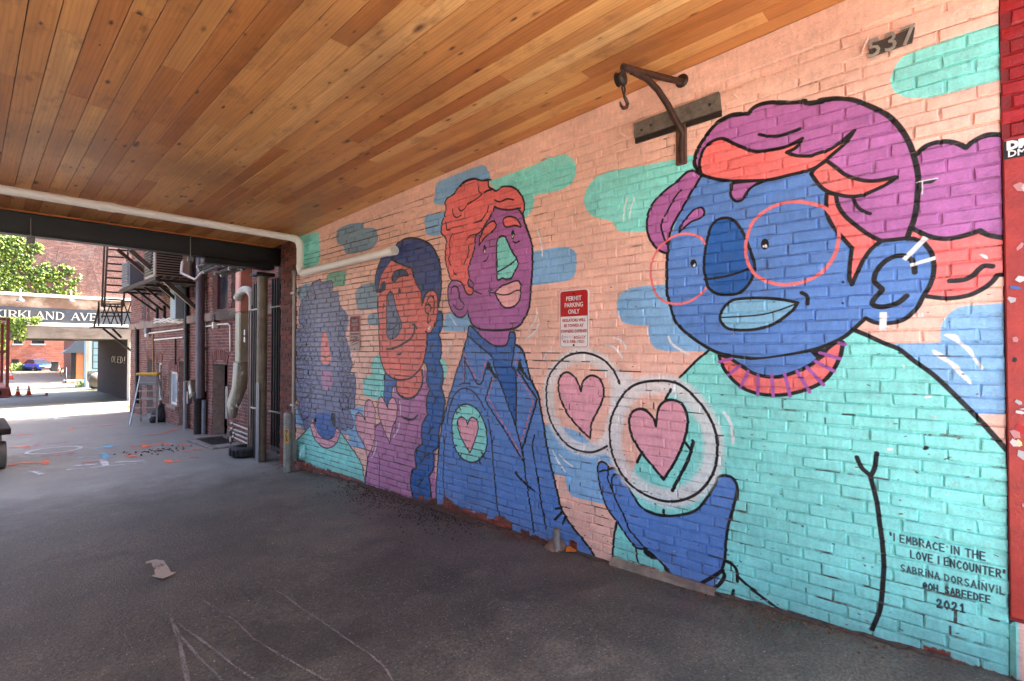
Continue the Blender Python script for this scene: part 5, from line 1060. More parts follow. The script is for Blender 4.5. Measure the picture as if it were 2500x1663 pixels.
for h in (H_door, H_w1, H_w2, H_w3, H_bk): arch(h)
for h, c, dp in ((H_door, M_BR_SIDE, .50), (H_bk, M_BR_SIDE, .10), (H_w3, M_BR_SIDE, .20)):       # bricked-up backs of the recesses
    m = MB(); m.box((SX + dp, h[0], h[2]), (SX + dp + .01, h[1], h[3] + .1)); m.build('recess_back', M_MORT_D, side)
    brick_wall(side, c, 'Y', SX + dp, h[0], h[1], h[2], h[3] + .05, .066, .212, n_ind=0, seed=int(h[0] * 10), header=0)
m = MB(); m.box((SX + .12, H_w3[0] + .12, H_w3[2] + .2), (SX + .15, H_w3[1] - .1, H_w3[3])); m.build('dark_door', M_BLACK, side)
b0, b1 = aX(fe(340, 1080), SX).z, aX(fe(680, 1125), SX).z
for ya, yb in ((Y_S0 + .02, 10.9), (10.92, 12.4), (12.42, 14.2), (14.22, 16.4), (16.42, 19.9)):
    m = MB(); m.bbox((SX - .07, ya, b1 - .02), (SX + .02, yb, b1 + .16), .012); m.build('stone_course', M_STONE, side)
# iron grille over the upper blind window
g = MB(); ya, yb, za, zb = H_grid
for i in range(5): g.tube([(SX - .02, ya + (yb - ya) * i / 4, za), (SX - .02, ya + (yb - ya) * i / 4, zb)], .010, 6)
for i in range(9): g.tube([(SX - .02, ya, za + (zb - za) * i / 8), (SX - .02, yb, za + (zb - za) * i / 8)], .008, 6)
g.build('window_grille', M_MAROON, side)
m = MB(); m.box((SX + .12, ya, za), (SX + .14, yb, zb)); m.build('pane', M_GLASS_D, side)
# areaway kerb in front of the sunken door
A, B_, C_ = aG(fb_(600, 1085)), aG(fb_(775, 1165)), aG(fb_(915, 1135))
aw = thing('areaway', 'concrete kerb round the sunken basement doorway', 'kerb', (A.x, (A.y + B_.y) / 2, A.z))
m = MB(); z0 = gz(10.8)
m.bbox((3.02, 10.0, z0 - .1), (3.14, 11.5, z0 + .05), .015); m.bbox((3.165, 10.0, z0 - .1), (SX - .02, 10.12, z0 + .045), .015); m.bbox((3.165, 11.38, z0 - .1), (SX - .02, 11.5, z0 + .045), .015); m.build('kerb', mat('dark_concrete', (112, 106, 100), .9, var=.2, vs=8, bump=.004), aw)
m = MB(); m.box((3.165, 10.13, z0 - .02), (SX - .02, 11.37, z0 + .006)); m.build('pit_shade', M_BLACK, aw)  # flat black sheet at pavement level stands for the pit's darkness

# ------------------------------------------------------------------ the building that bridges the alley
YK = 30.2
pk = lambda f, x, y: aY(f(x, y), YK)
z_beam0, z_beam1 = pk(fa, 600, 185).z, pk(fc, 500, 1480).z; z_w1 = pk(fc, 600, 1450).z; z_s1 = pk(fc, 600, 1312).z; z_l0, z_l1 = pk(fc, 1000, 1290).z, pk(fc, 1000, 1212).z
xpl, xpr = pk(fa, 1240, 400).x, pk(fa, 1303, 400).x; zg = gz(YK)
kirk = thing('bridge_building', 'weathered brick building bridging the alley above the name board', 'building', (1.5, YK, zg))
slab(kirk, M_MORT, 'mortar', 'X', YK + .01, YK + .4, -14, xpr, z_l1 - .1, 9.5)
brick_wall(kirk, M_BR_KIRK, 'X', YK + .01, -5.0, xpr + .0, z_l1, 8.2, .075, .235, n_ind=200, seed=41, depth=.014, bev=.003, joint=.014, key=lambda p: (p - Vector((4.4, YK, 4.6))).length)
slab(kirk, M_MORT, 'pier', 'X', YK + .01, YK + .5, xpl + .10, xpr, zg - .3, z_l1 - .1); brick_wall(kirk, brickmat('brick_orange', [(168, 92, 62), (186, 108, 76), (150, 80, 56)]), 'X', YK + .01, xpl + .10, xpr, zg, z_l1 - .02, .075, .235, n_ind=90, seed=43, depth=.012, bev=.003)
m = MB(); m.box((xpl, YK - .03, zg - .2), (xpl + .095, YK + .5, z_l1 - .1)); m.build('white_edge', M_OFFW, kirk)
m = MB(); m.box((-14, YK + .41, z_beam1), (14, 39.6, 9.5)); m.box((xpr + .01, YK + .0, zg - 1), (14, 39.6, 9.5)); m.build('body', M_BR_SIDE, kirk, tints=np.tile([.4,.4,.4,1], (len(m.v), 1)))
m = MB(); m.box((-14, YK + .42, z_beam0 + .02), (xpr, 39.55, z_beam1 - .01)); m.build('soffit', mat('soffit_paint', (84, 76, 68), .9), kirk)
m = MB(); m.bbox((-14, YK - .22, z_beam0), (xpr + .02, YK + .40, z_beam1), .02); m.build('concrete_beam', mat('beam_render', (122, 112, 102), .9, var=.2, vs=1.6, bump=.003, dirt=(96, 84, 76)), kirk)
m = MB(); m.bbox((-14, YK - .24, z_beam1 + .003), (xpl, YK - .02, z_w1), .012); m.build('lower_moulding', M_OFFW, kirk)
m = MB(); m.bbox((-14, YK - .24, z_l1 - .10), (xpl + .09, YK - .005, z_l1 + .03), .015); m.build('upper_ledge', M_OFFW, kirk)
m = MB(); m.box((-14, YK - .16, z_s1 + .004), (xpl, YK - .006, z_l1 - .103)); m.build('cornice_board', mat('brown_board', (120, 92, 74), .8, var=.15, vs=2, dirt=(196, 178, 158)), kirk)
slab(kirk, M_STONE if False else mat('shaded_mortar', (58, 50, 46), .95), 'inside_wall', 'Y', xpl + .12, xpl + .4, YK + .5, 39.5, zg - .6, z_beam0 + .1); brick_wall(kirk, M_BR_DARK, 'Y', xpl + .12, YK + .5, 39.5, zg - .2, z_beam0, .075, .235, n_ind=0, seed=45)  # inside wall carries its shade in the dark brick and mortar colours
def serif(body, h, pos, right, up, parent, material, gap=.20):
    """roman capitals from strokes: thick stems, thin hairlines, serifs"""
    G = {'K':(.92,[((.18,0),(.18,1),.15),((.25,.42),(.80,1),.06),((.38,.55),(.86,0),.15)],[(.18,0),(.18,1),(.80,1),(.86,0)]),'I':(.42,[((.2,0),(.2,1),.15)],[(.2,0),(.2,1)]),'R':(.88,[((.18,0),(.18,1),.15),((.18,.97),(.52,.97),.06),((.52,.97),(.72,.86),.09),((.72,.86),(.72,.62),.14),((.72,.62),(.5,.5),.09),((.5,.5),(.18,.5),.06),((.45,.5),(.84,0),.15)],[(.18,0),(.18,1),(.84,0)]),
      'L':(.70,[((.18,0),(.18,1),.15),((.18,.03),(.72,.03),.06),((.72,.0),(.72,.2),.05)],[(.18,0),(.18,1)]),'A':(.98,[((.12,0),(.49,1),.06),((.49,1),(.86,0),.16),((.24,.34),(.7,.34),.06)],[(.12,0),(.86,0)]),'N':(1.0,[((.16,0),(.16,1),.06),((.16,1),(.82,0),.16),((.82,0),(.82,1),.06)],[(.16,0),(.16,1),(.82,1)]),'D':(.98,[((.18,0),(.18,1),.15),((.18,.97),(.5,.97),.06),((.5,.97),(.8,.78),.1),((.8,.78),(.84,.4),.14),((.84,.4),(.6,.06),.11),((.6,.03),(.18,.03),.06)],[(.18,0),(.18,1)]),
      'V':(.96,[((.1,1),(.48,0),.16),((.48,0),(.86,1),.06)],[(.1,1),(.86,1)]),'E':(.82,[((.18,0),(.18,1),.15),((.18,.97),(.72,.97),.06),((.18,.52),(.6,.52),.06),((.18,.03),(.74,.03),.06),((.72,.8),(.72,1),.05),((.74,0),(.74,.2),.05),((.6,.42),(.6,.62),.05)],[(.18,0),(.18,1)]),' ':(.6,[],[])}
    tot = sum(G[c][0] for c in body) * h; x = -tot / 2; n = right.cross(up)
    for c in body:
        wd, st, sf = G[c]; m = MB()
        for j, (a, b, w) in enumerate(st + [((p[0] - .13, p[1]), (p[0] + .13, p[1]), .045) for p in sf]):
            A_ = Vector(pos) + right * (x + a[0] * h) + up * (a[1] * h - h/2); B2 = Vector(pos) + right * (x + b[0] * h) + up * (b[1] * h - h/2); t = (B2 - A_).normalized(); q = t.cross(n) * (w * h / 2)
            m.poly([A_ - q, B2 - q, B2 + q, A_ + q], n, .02 + .0007 * j)
        if m.v: m.build('letter', material, parent)
        x += wd * h
sgn = thing('name_board', 'dark grey board lettered KIRKLAND AVE over the alley underpass', 'sign', (1.5, YK - .2, z_w1))
m = MB(); m.box((-3.0, YK - .18, z_w1 + .004), (xpl, YK - .008, z_s1)); m.build('board', M_DARKB, sgn)
xL, xR = pk(fc, -60, 1380).x, pk(fc, 908, 1380).x; zt, zb = pk(fc, 500, 1342).z, pk(fc, 500, 1412).z
serif('KIRKLAND AVE', (zt - zb) * 1.02, ((xL + xR) / 2, YK - .205, (zt + zb) / 2), Vector((1,0,0)), Vector((0,0,1)), sgn, M_OFFW)
for ch in [o for o in COL.objects if o.parent == sgn and o.name.startswith('letter')]: pass
for nm, (px_, py_) in (('left', (195, 1235)), ('right', (680, 1240))):
    p = aY(fc(px_, py_), YK - .45); t = thing('gooseneck_lamp', 'small white gooseneck lamp above the K of the name board' if nm == 'left' else 'small white gooseneck lamp above the D of the name board', 'lamp', (p.x, YK - .2, p.z), 'lamps over the name board')
    m = MB(); m.lathe(p, [(.15, 0), (.14, .03), (.06, .12), (.03, .16), (.0, .165)], 14); m.lathe(p, [(.145, .004), (.0, .05)], 14); m.build('shade', M_GREY, t)
    m = MB(); m.tube([p + Vector((0, 0, .15)), p + Vector((0, .0, .42)), p + Vector((0, .08, .5)), p + Vector((0, .24, .42))], .022, 8); m.build('arm', M_OFFW, t)
# white spray tag on the dark inside wall
t0 = aX(fa(1140, 380), xpl + .10); tg = MB()
FT = {'O':[[(.5,1),(.05,.6),(.3,0),(.9,.3),(.8,.9),(.5,1)]], 'L':[[(.2,1),(.1,0),(.8,.05)]], 'E':[[(.9,.95),(.2,.9),(.1,.05),(.9,.0)],[(.15,.5),(.7,.5)]], 'D':[[(.1,0),(.15,1),(.8,.7),(.85,.25),(.1,0)]], '!':[[(.4,1),(.3,.35)],[(.28,.1),(.28,.0)]]}
ta, tb = aX(fa(1065, 380), xpl + .09), aX(fa(1215, 370), xpl + .09)
for i, ch in enumerate('OLED!'):
    for st in FT[ch]:
        P_ = [Vector((xpl + .095, ta.y + (tb.y - ta.y) * (i + u * .8) / 5, ta.z - .17 + .34 * v)) for u, v in st]; tg.tube(P_, .016, 5)
tg.build('spray_tag', M_OFFW, kirk)

# ------------------------------------------------------------------ the lot beyond
YF = 91.0
far = thing('far_building', 'pale red brick building closing the far end of the lot', 'building', (4, YF, gz(YF)))
fw_ = [(aY(fa(a, b), YF), aY(fa(c, d), YF)) for a, b, c, d in ((305, 175, 425, 235), (-20, 190, 60, 240), (130, 195, 210, 235))]
FH = [(min(p.x, q.x), max(p.x, q.x), min(p.z, q.z), max(p.z, q.z)) for p, q in fw_]
slab(far, M_BR_FAR, 'wall', 'X', YF + .02, YF + .5, -20, 26, gz(YF) - 1, 11, FH)
brick_wall(far, M_BR_FAR, 'X', YF + .02, -2, 13, gz(YF), 5.5, .30, .9, FH, n_ind=0, seed=51, depth=.012, bev=.01, header=0, joint=.03)
for h in FH:
    m = MB(); m.box((h[0] - .1, YF - .1, h[2] - .14), (h[1] + .1, YF + .02, h[2])); w = m.build('window_sill', M_OFFW, far); m = MB(); m.box((h[0], YF + .2, h[2]), (h[1], YF + .24, h[3])); m.build('pane', M_GLASS_D, far)
m = MB(); m.box((-20, YF + .5, -2), (26, YF + 8, 10.5)); m.build('body', M_BR_FAR, far, tints=np.tile([.4,.4,.4,1], (len(m.v), 1)))
YB = 44.0
blue = thing('blue_building', 'pale blue rendered building past the underpass with a black wall ladder', 'building', (7, YB, gz(YB)))
xb = aY(fa(832, 500), YB).x; m = MB(); m.box((xb, YB, gz(YB) - 1), (15, YB + 1.2, 7.5)); m.build('wall', M_TEALB, blue)
m = MB(); m.box((xb + 2.3, 53.8, gz(YB) - 1), (17, 78, 8.0)); solo(m, 'shade_block', mat('annex_brick', (132, 84, 68), .9, var=.2, vs=3, bump=.01, bs=12), 'long reddish block behind the porch, added to shade the lot', 'building')  # reddish face is seen; the long mass is added to shade the lot
m = MB(); m.box((xb - .05, YB - .05, gz(YB) - .5), (xb + .12, YB + .1, 7)); m.build('corner_trim', M_OFFW, blue)
lad = MB(); p0, p1 = aY(fa(890, 210), YB - .15), aY(fa(945, 470), YB - .15)
for x in (p0.x, p1.x): lad.tube([(x, YB - .15, p1.z), (x, YB - .15, p0.z + 1)], .03, 6)
for i in range(7): z = p1.z + (p0.z + .9 - p1.z) * i / 6; lad.tube([(p0.x, YB - .15, z), (p1.x, YB - .15, z)], .022, 6)
lad.build('wall_ladder', M_BLACK, blue)
# porch with slate awning and tan door, further left and back
YP = 52.0
porch = thing('porch', 'low porch with a slate grey gabled awning and tan door', 'porch', (aY(fa(740, 600), YP).x, YP, gz(YP)))
q = lambda x, y: aY(fa(x, y), YP); q2 = lambda x, y: aY(fa(x, y), YP + 1.4)
m = MB(); m.poly([q(600, 320), q(680, 268), q(745, 205), q(838, 205), q(838, 320)], (0,-1,0), 1.4); m.build('awning', M_AWN, porch)
m = MB(); a, b = q(680, 590), q(728, 320); m.box((a.x, YP + .1, a.z - .2), (b.x, YP + .4, b.z)); m.build('post', M_BLACK, porch)
m = MB(); a, b = q(728, 590), q(808, 320); m.box((a.x, YP + .12, a.z - .2), (b.x, YP + .3, b.z)); m.build('door', M_TAN, porch)
m = MB(); a, b = q(808, 600), q(836, 320); m.box((a.x, YP + .05, a.z - .2), (b.x, YP + .5, b.z)); m.build('door_jamb', M_TEALB, porch)
m = MB(); a, b = q(600, 645), q(838, 605); m.bbox((a.x, YP - 1.2, gz(YP - 1.2) - .1), (b.x, YP + .1, gz(YP) + .22), .03); m.build('step', M_CONC, porch)
hr = MB(); a, b = q(555, 540), q(612, 500); hr.tube([(b.x, YP - 1.2, gz(YP) - .1), (b.x, YP - 1.2, b.z + .35), (a.x + .1, YP - 1.25, b.z + .3), (a.x, YP - 1.3, b.z), (a.x + .1, YP - 1.3, a.z)], .04, 7); solo(hr, 'handrail', M_BLACK, 'black bent pipe handrail beside the porch step', 'handrail')

def shade_tree(x, y, h, r, seed, label):
    rl = np.random.default_rng(seed); z = gz(y); t = thing('tree', label, 'tree', (x, y, z), 'trees beside the lot'); m = MB(); m.tube([(x, y, z - .2), (x + .1, y, z + h * .3), (x - .1, y + .1, z + h * .6), (x, y, z + h * .85)], [.28, .22, .14, .05], 8)
    for k in range(7): a = k * .9; m.tube([(x, y, z + h * (.35 + .06 * k)), (x + math.cos(a) * r * .7, y + math.sin(a) * r * .7, z + h * (.5 + .06 * k))], [.09, .03], 6)
    m.build('trunk', mat('bark', (84, 70, 58), .9, var=.3, bump=.01, bs=20), t); V, Fc, T = [], [], []; C_ = [(rl.normal(0, r * .45), rl.normal(0, r * .45), h * rl.uniform(.45, .98)) for _ in range(26)]
    for i in range(2600):
        c = C_[rl.integers(26)]; p = Vector((x + c[0] + rl.normal(0, r * .16), y + c[1] + rl.normal(0, r * .16), z + c[2] + rl.normal(0, r * .14))); n = Vector(rl.normal(0, 1, 3)).normalized(); u = n.orthogonal().normalized(); w = n.cross(u); s = rl.uniform(.12, .26); k = len(V); V += [tuple(p + u * s), tuple(p + w * s * .6), tuple(p - u * s), tuple(p - w * s * .6)]; Fc.append((k, k+1, k+2, k+3)); T += [(float(rl.uniform()),) * 3 + (1,)] * 4
    m = MB(); m.v, m.f, m.sm = V, Fc, [False] * len(Fc); return t, m, T
TREES = [shade_tree(9.6, 61, 11, 4.2, 1, 'nearest leafy tree right of the lot, behind the blue building'), shade_tree(10.2, 70, 11.5, 4.4, 2, 'middle leafy tree of the row right of the lot'), shade_tree(10.4, 79, 11, 4.2, 3, 'leafy tree at the far end of the row right of the lot')]

# ------------------------------------------------------------------ beam and pipes over the far end of the passage
YBm = 7.97
beam = thing('steel_beam', 'black steel beam across the far end of the passage ceiling', 'beam', (0, YBm, 2.86))
m = MB(); m.box((-3.18, YBm + .03, 2.885), (WX + .28, YBm + .05, 3.115)); m.build('web', M_BLACK, beam)
m = MB(); m.bbox((-3.18, YBm - .04, 2.862), (WX + .28, YBm + .12, 2.884), .004); m.build('bottom_flange', M_BLACK, beam)
m = MB(); m.box((-3.18, YBm + .01, 3.116), (WX + .28, YBm + .12, 3.135)); m.build('top_flange', M_BLACK, beam)
for px_ in (75, 465):
    a, b = aY((px_, 523 + px_ * .12), YBm - .06), aY((px_, 575 + px_ * .118), YBm - .06)
    m = MB(); m.tube([a, b], .006, 6); r = m.build('hanger_rod', M_GALV, beam); m = MB(); m.bbox((b.x - .035, YBm - .09, b.z - .05), (b.x + .035, YBm - .03, b.z + .02), .006); m.build('clamp', M_GREY, r)
m = MB(); m.bbox((2.28, YBm - .03, 2.785), (WX - .01, YBm + .16, 2.8605), .01); m.build('service_box', M_BLACK, beam)
sp = MB()
for i in range(420):                                          # bird spikes on the service box
    x = random.uniform(2.25, 3.2); z = 2.82 + random.uniform(-.04, .10); b0 = Vector((x, YBm - .032, z)); sp.add([b0 + Vector((-.0012,0,0)), b0 + Vector((.0012,0,0)), b0 + Vector((random.uniform(-.04,.04), -.05, random.uniform(.03,.12)))], [(0,1,2)])
s_ = sp.build('bird_spikes', M_IRON, beam); s_['kind'] = 'stuff'
ov = [((250, 435), (455, 350)), ((300, 462), (510, 380)), ((330, 475), (610, 398)), ((545, 515), (690, 450)), ((600, 530), (800, 430)), ((650, 520), (850, 450))]
for i, (a, b) in enumerate(ov):
    q0 = aY(fe(*b), 8.15); q0.z -= .02; d = 1.0 + .14 * (i % 3); m = MB(); m.tube([q0, q0 + Vector((0, d, -.02))], .026, 10); lb = ['short black pipe under the beam, nearest the alley', 'short black pipe under the beam, second from the alley', 'short black pipe under the beam, third from the alley', 'short black pipe under the beam, fourth from the alley', 'short black pipe under the beam, fifth from the alley', 'short black pipe under the beam, last before the vertical conduits'][i]
    t = thing('overhead_pipe', lb, 'pipe', q0, 'short pipes hung under the beam'); m.build('barrel', M_IRON, t); m = MB(); m.tube([q0 + Vector((0, .3, -.006)), q0 + Vector((0, .36, -.0072))], .034, 10); m.build('coupling', M_GALV, t); m = MB(); m.tube([q0 + Vector((0, d - .05, -.02)), q0 + Vector((0, d, -.02))], .033, 10); m.build('coupling', M_GALV, t)

# white drain pipe: across the ceiling, down, then along the painted wall
XP = WX - .085
e1 = aX((733, 580), XP); e1.z = zc(e1.y) - .085; e2 = aX((745, 665), XP); e2.y = e1.y; e3 = aX((964, 611), XP); r = .046
drain = thing('drain_pipe', 'white plastic drain pipe running along ceiling and down the painted wall', 'pipe', e2)
m = MB(); m.tube([(-3.1, e1.y - .0, e1.z + .02), (1.0, e1.y, e1.z + .012), (e1.x - .12, e1.y, e1.z)], r, 16); m.build('ceiling_run', M_WHITE, drain)
def elbow(c, d0, d1, rad=.12):
    c, d0, d1 = Vector(c), Vector(d0).normalized(), Vector(d1).normalized(); pts = []
    for k in range(7):
        t = k / 6; pts.append(c + d0 * rad * (1 - t) ** 2 + d1 * rad * t ** 2)
    return MB().tube(pts, r * 1.12, 16)
elbow(e1, (-1,0,0), (0,0,-1)).build('elbow', M_WHITE, drain); m = MB(); m.tube([e1 + Vector((0,0,-.1)), e2 + Vector((0,0,.1))], r, 16); m.build('drop', M_WHITE, drain)
d3 = (e3 - e2).normalized(); elbow(e2, (0,0,1), d3).build('elbow', M_WHITE, drain); m = MB(); m.tube([e2 + d3 * .1, e3], r, 16); m.build('wall_run', M_WHITE, drain)
m = MB(); m.tube([e3 - d3 * .12, e3], r * 1.14, 16); m.build('end_socket', M_WHITE, drain)
jx = aY(fr(0, 400, 2.946)(770, 290), e1.y).x; m = MB(); m.tube([(jx - .07, e1.y, e1.z + .012), (jx + .07, e1.y, e1.z + .012)], r * 1.13, 16); m.build('coupling', M_WHITE, drain)

# ------------------------------------------------------------------ column, conduits and duct at the corner
cx, cy = 3.17, 8.22; zt_ = 2.70
colm = thing('steel_column', 'tan weathered round steel column under the beam', 'column', (cx, cy, gz(cy)))
m = MB(); m.tube([(cx, cy, gz(cy) - .05), (cx, cy, zt_)], .075, 18); m.build('shaft', M_ALLOY, colm)
m = MB(); m.poly([(cx - .085, cy - .12, gz(cy)), (cx - .085, cy + .0, gz(cy)), (cx - .085, cy + .0, gz(cy) + 1.22), (cx - .085, cy - .12, gz(cy) + 1.22)], (-1,0,0), .012); m.build('guard_plate', M_GREY, colm)
m = MB(); m.bbox((cx - .14, cy - .14, zt_), (cx + .14, cy + .14, zt_ + .05), .01); m.build('cap_plate', M_BLACK, colm)
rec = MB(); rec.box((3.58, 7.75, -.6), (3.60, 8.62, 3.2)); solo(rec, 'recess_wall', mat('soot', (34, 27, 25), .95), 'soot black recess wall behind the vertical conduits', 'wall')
def bank(label, xs_, top, bot, X, rad, material, name='conduit_bank', clamps=()):
    pts = [aX((x, 900), X) for x in xs_]; t = thing(name, label, 'conduit', (X, pts[0].y, bot))
    for p in pts: m = MB(); m.tube([(X, p.y, bot + random.uniform(0, .05)), (X, p.y, top)], rad, 10); c = m.build('conduit', material, t); m = MB(); m.tube([(X, p.y, bot - .01), (X, p.y, bot + .045)], rad * 1.25, 10); m.build('coupling', M_GREY, c)
    for z in clamps: m = MB(); a, b = pts[0].y, pts[-1].y; m.bbox((X - rad - .012, min(a, b) - .05, z - .014), (X - rad - .002, max(a, b) + .05, z + .014), .003); m.build('clamp', M_GALV, t)
    return t
bank('six black conduits rising between the tan column and the brick pier', [664, 670, 676, 682, 687.5, 692], 2.72, gz(8.1) + .12, 3.44, .017, M_BLACK, clamps=(2.25, .55))
bank('four black conduits rising left of the tan column', [620, 625, 630, 635], 2.62, gz(8.5) - .05, 3.2, .022, M_BLACK, clamps=(2.2, .62))
bank('two thin brown conduits beside the beige duct', [608, 613], 2.28, gz(8.6), 3.2, .016, mat('brown_conduit', (120, 100, 92), .5, .2), clamps=())
# beige duct with peach upper length and curled foot
XD = 3.36; dy = aX((592, 800), XD).y; zsw = aX((592, 763), XD).z; zk = aX(fk(330, 1470), XD).z
duct = thing('vent_duct', 'beige square vent duct with peach top and curled scoop foot', 'duct', (XD, dy, gz(dy)))
m = MB(); m.bbox((XD - .09, dy - .11, zsw), (XD + .12, dy + .11, 3.4), .02); m.build('upper_length', M_PEACH, duct)
m = MB(); m.bbox((XD - .088, dy - .108, zk), (XD + .118, dy + .108, zsw - .002), .02); m.build('lower_length', M_BEIGE, duct)
sec = []
for k, (px_, py_, w) in enumerate([(590, 920, .108), (584, 948, .12), (574, 975, .15), (566, 1000, .15), (566, 1020, .09)]):
    p = aX((px_, py_), XD); sec.append((p.y, p.z if k else zk - .002, w, .10 - .015 * k))
vs = []; 
for (y, z, w, dpt) in sec: vs += [(XD - dpt, y - w, z), (XD + dpt, y - w, z), (XD + dpt, y + w, z), (XD - dpt, y + w, z)]
m = MB(); m.add(vs, [(i*4+k, i*4+(k+1)%4, i*4+4+(k+1)%4, i*4+4+k) for i in range(len(sec)-1) for k in range(4)] + [(3,2,1,0), (16,17,18,19)], True); m.build('scoop', M_BEIGE, duct)
m = MB(); y0_, z0_ = aX(fb_(905, 870), XD - .05).y, aX(fb_(905, 870), XD - .05).z; y1_, z1_ = aX(fb_(930, 565), XD - .05).y, aX(fb_(930, 565), XD - .05).z; m.box((XD - .06, y1_, z0_), (XD - .04, y0_, z1_)); m.build('mesh_guard', M_GREY, duct)
m = MB()
for i, (px_, py_) in enumerate(((1085, 45), (1085, 115))):
    p = aX(fb_(px_, py_), XD - .09); m.box((XD - .0905, p.y - .03, p.z - .045), (XD - .089, p.y + .03, p.z + .045))
m.build('label_plate', M_OFFW, duct)
text('12', .07, M_GREY, duct, aX(fb_(1085, 45), XD - .0915), depth=.0004)
scr = MB(); rg2 = random.Random(5)
for i in range(34):
    p = aX(fb_(rg2.uniform(945, 1060), rg2.uniform(640, 790)), XD - .115); q = p + Vector((0, rg2.uniform(-.07, .07), rg2.uniform(-.05, .05))); scr.tube([p, (p + q) / 2 + Vector((0, .012, .012)), q], .0022, 4)
for i in range(16):
    p = aX(fb_(rg2.uniform(1035, 1085), rg2.uniform(190, 520)), XD - .092); q = p + Vector((0, rg2.uniform(-.03, .03), rg2.uniform(-.08, .08))); scr.tube([p, q], .0022, 4)
s_ = scr.build('scratched_tags', M_OFFW, duct)
# grey gooseneck vent pipe
gp = [aX(fk(*p), 3.22) for p in ((485, 640), (485, 420), (470, 350), (430, 310), (370, 310), (310, 350), (280, 430))]
gv = thing('gooseneck_vent', 'grey plastic gooseneck vent pipe curling left over the duct', 'pipe', gp[0]); m = MB(); m.tube(gp, [.045, .045, .062, .064, .064, .066, .066], 14); m.build('barrel', mat('grey_pvc', (186, 180, 170), .4, var=.1), gv); m = MB(); m.tube([gp[-1] + (gp[-2] - gp[-1]) * .25, gp[-1] + (gp[-1] - gp[-2]) * .25], .078, 14); m.build('end_collar', MATS['grey_pvc'], gv)
m = MB(); m.tube([gp[0], (gp[0].x, gp[0].y, gp[0].z - 1.9)], .02, 8); m.build('stem', MATS['grey_pvc'], gv)
# galvanised riser with cap on the brick pier
ry = aX((717, 900), WX - .05).y; zt2 = aX((717, 670), WX - .05).z
ris = thing('conduit_riser', 'pale galvanised conduit with flat cap on the brick pier beside the mural', 'conduit', (WX - .05, ry, gz(ry)))
m = MB(); m.tube([(WX - .05, ry, gz(ry) + .35), (WX - .05, ry, zt2)], .022, 12); m.build('barrel', mat('dull_galv', (150, 138, 122), .45, .5, var=.15), ris); m = MB(); m.tube([(WX - .05, ry, zt2), (WX - .05, ry, zt2 + .05)], .034, 12); m.build('cap', M_GREY, ris); m = MB(); m.bbox((WX - .09, ry - .045, gz(ry) + .12), (WX - .012, ry + .045, gz(ry) + .42), .01); m.build('foot_guard', M_CONC, ris)
for z in (2.35, .75): m = MB(); m.bbox((WX - .078, ry - .06, z), (WX - .012, ry + .06, z + .03), .004); m.build('strap', M_GALV, ris)
# bollard
bp = Vector((3.09, 7.08, gz(7.08))); bol = thing('bollard', 'grey steel bollard with a yellow sticker in front of the brick pier', 'bollard', bp)
m = MB(); m.lathe(bp, [(.058, -.05), (.058, .80), (.052, .815), (.03, .825), (0, .828)], 18); m.build('post', mat('scuffed_grey', (120, 120, 112), .5, .3, var=.25, vs=18, dirt=(160, 158, 150)), bol)
vd = (EYE - bp); vd.z = 0; vd.normalize(); rt = Vector((0,0,1)).cross(vd).normalized(); pc = bp + vd * .0592 - rt * .018 + Vector((0,0,.50))
m = MB(); m.poly([pc - rt * .026 - Vector((0,0,.1)), pc + rt * .026 - Vector((0,0,.1)), pc + rt * .026 + Vector((0,0,.1)), pc - rt * .026 + Vector((0,0,.1))], vd, .012); m.build('sticker', M_YEL, bol)
for i, ch in enumerate('YLS'): text(ch, .06, M_BLACK, bol, pc + vd * .001 + Vector((0,0,.06 - i * .055)), right=rt, bold=.002)
# four galvanised pipes at knee height and a black tyre
gas = thing('gas_manifold', 'four low galvanised pipes stepping down in front of the brick wall', 'pipe', (3.2, 8.9, gz(8.9)))
for (a, b) in (((965, 915), (1185, 1000)), ((960, 965), (1205, 1055)), ((985, 1010), (1215, 1110)), ((975, 1045), (1218, 1160))):
    p, q = aX(fb_(*a), 3.28), aX(fb_(*b), 3.28); m = MB(); m.tube([p, q], .022, 12); k_ = m.build('pipe', M_GALV, gas); m = MB(); m.tube([p, p + (q - p) * .08], .03, 12); m.build('coupling', M_GALV, k_); m = MB(); m.tube([q, q - (q - p) * .06], .03, 12); m.build('coupling', M_GALV, k_)
pa = aX(fb_(945, 990), 3.28); pb = aX(fb_(960, 1090), 3.28); m = MB(); m.tube([aX(fb_(990, 965), 3.28), pa, pb], .028, 10); m.tube([aX(fb_(1190, 990), 3.28), aX(fb_(1212, 1170), 3.28)], .024, 10); m.build('end_pipe', M_GALV, gas)
tp = aG(fb_(1115, 1225)); ty = thing('tyre', 'old black tyre lying against the brick wall under the pipes', 'tyre', tp)
m = MB(); m.lathe(tp, [(.17, .0), (.23, .01), (.26, .05), (.26, .12), (.23, .16), (.17, .17), (.14, .13), (.14, .04), (.17, 0)], 22); m.build('carcass', M_RUBBER, ty)
m = MB()
for k in range(22): a = 2 * math.pi * k / 22; c = tp + Vector((math.cos(a) * .262, math.sin(a) * .262, .085)); m.box((-.012, -.018, -.05), (.012, .018, .05), Matrix.Translation(c) @ Matrix.Rotation(a, 4, 'Z'))
m.build('tread', M_RUBBER, ty)

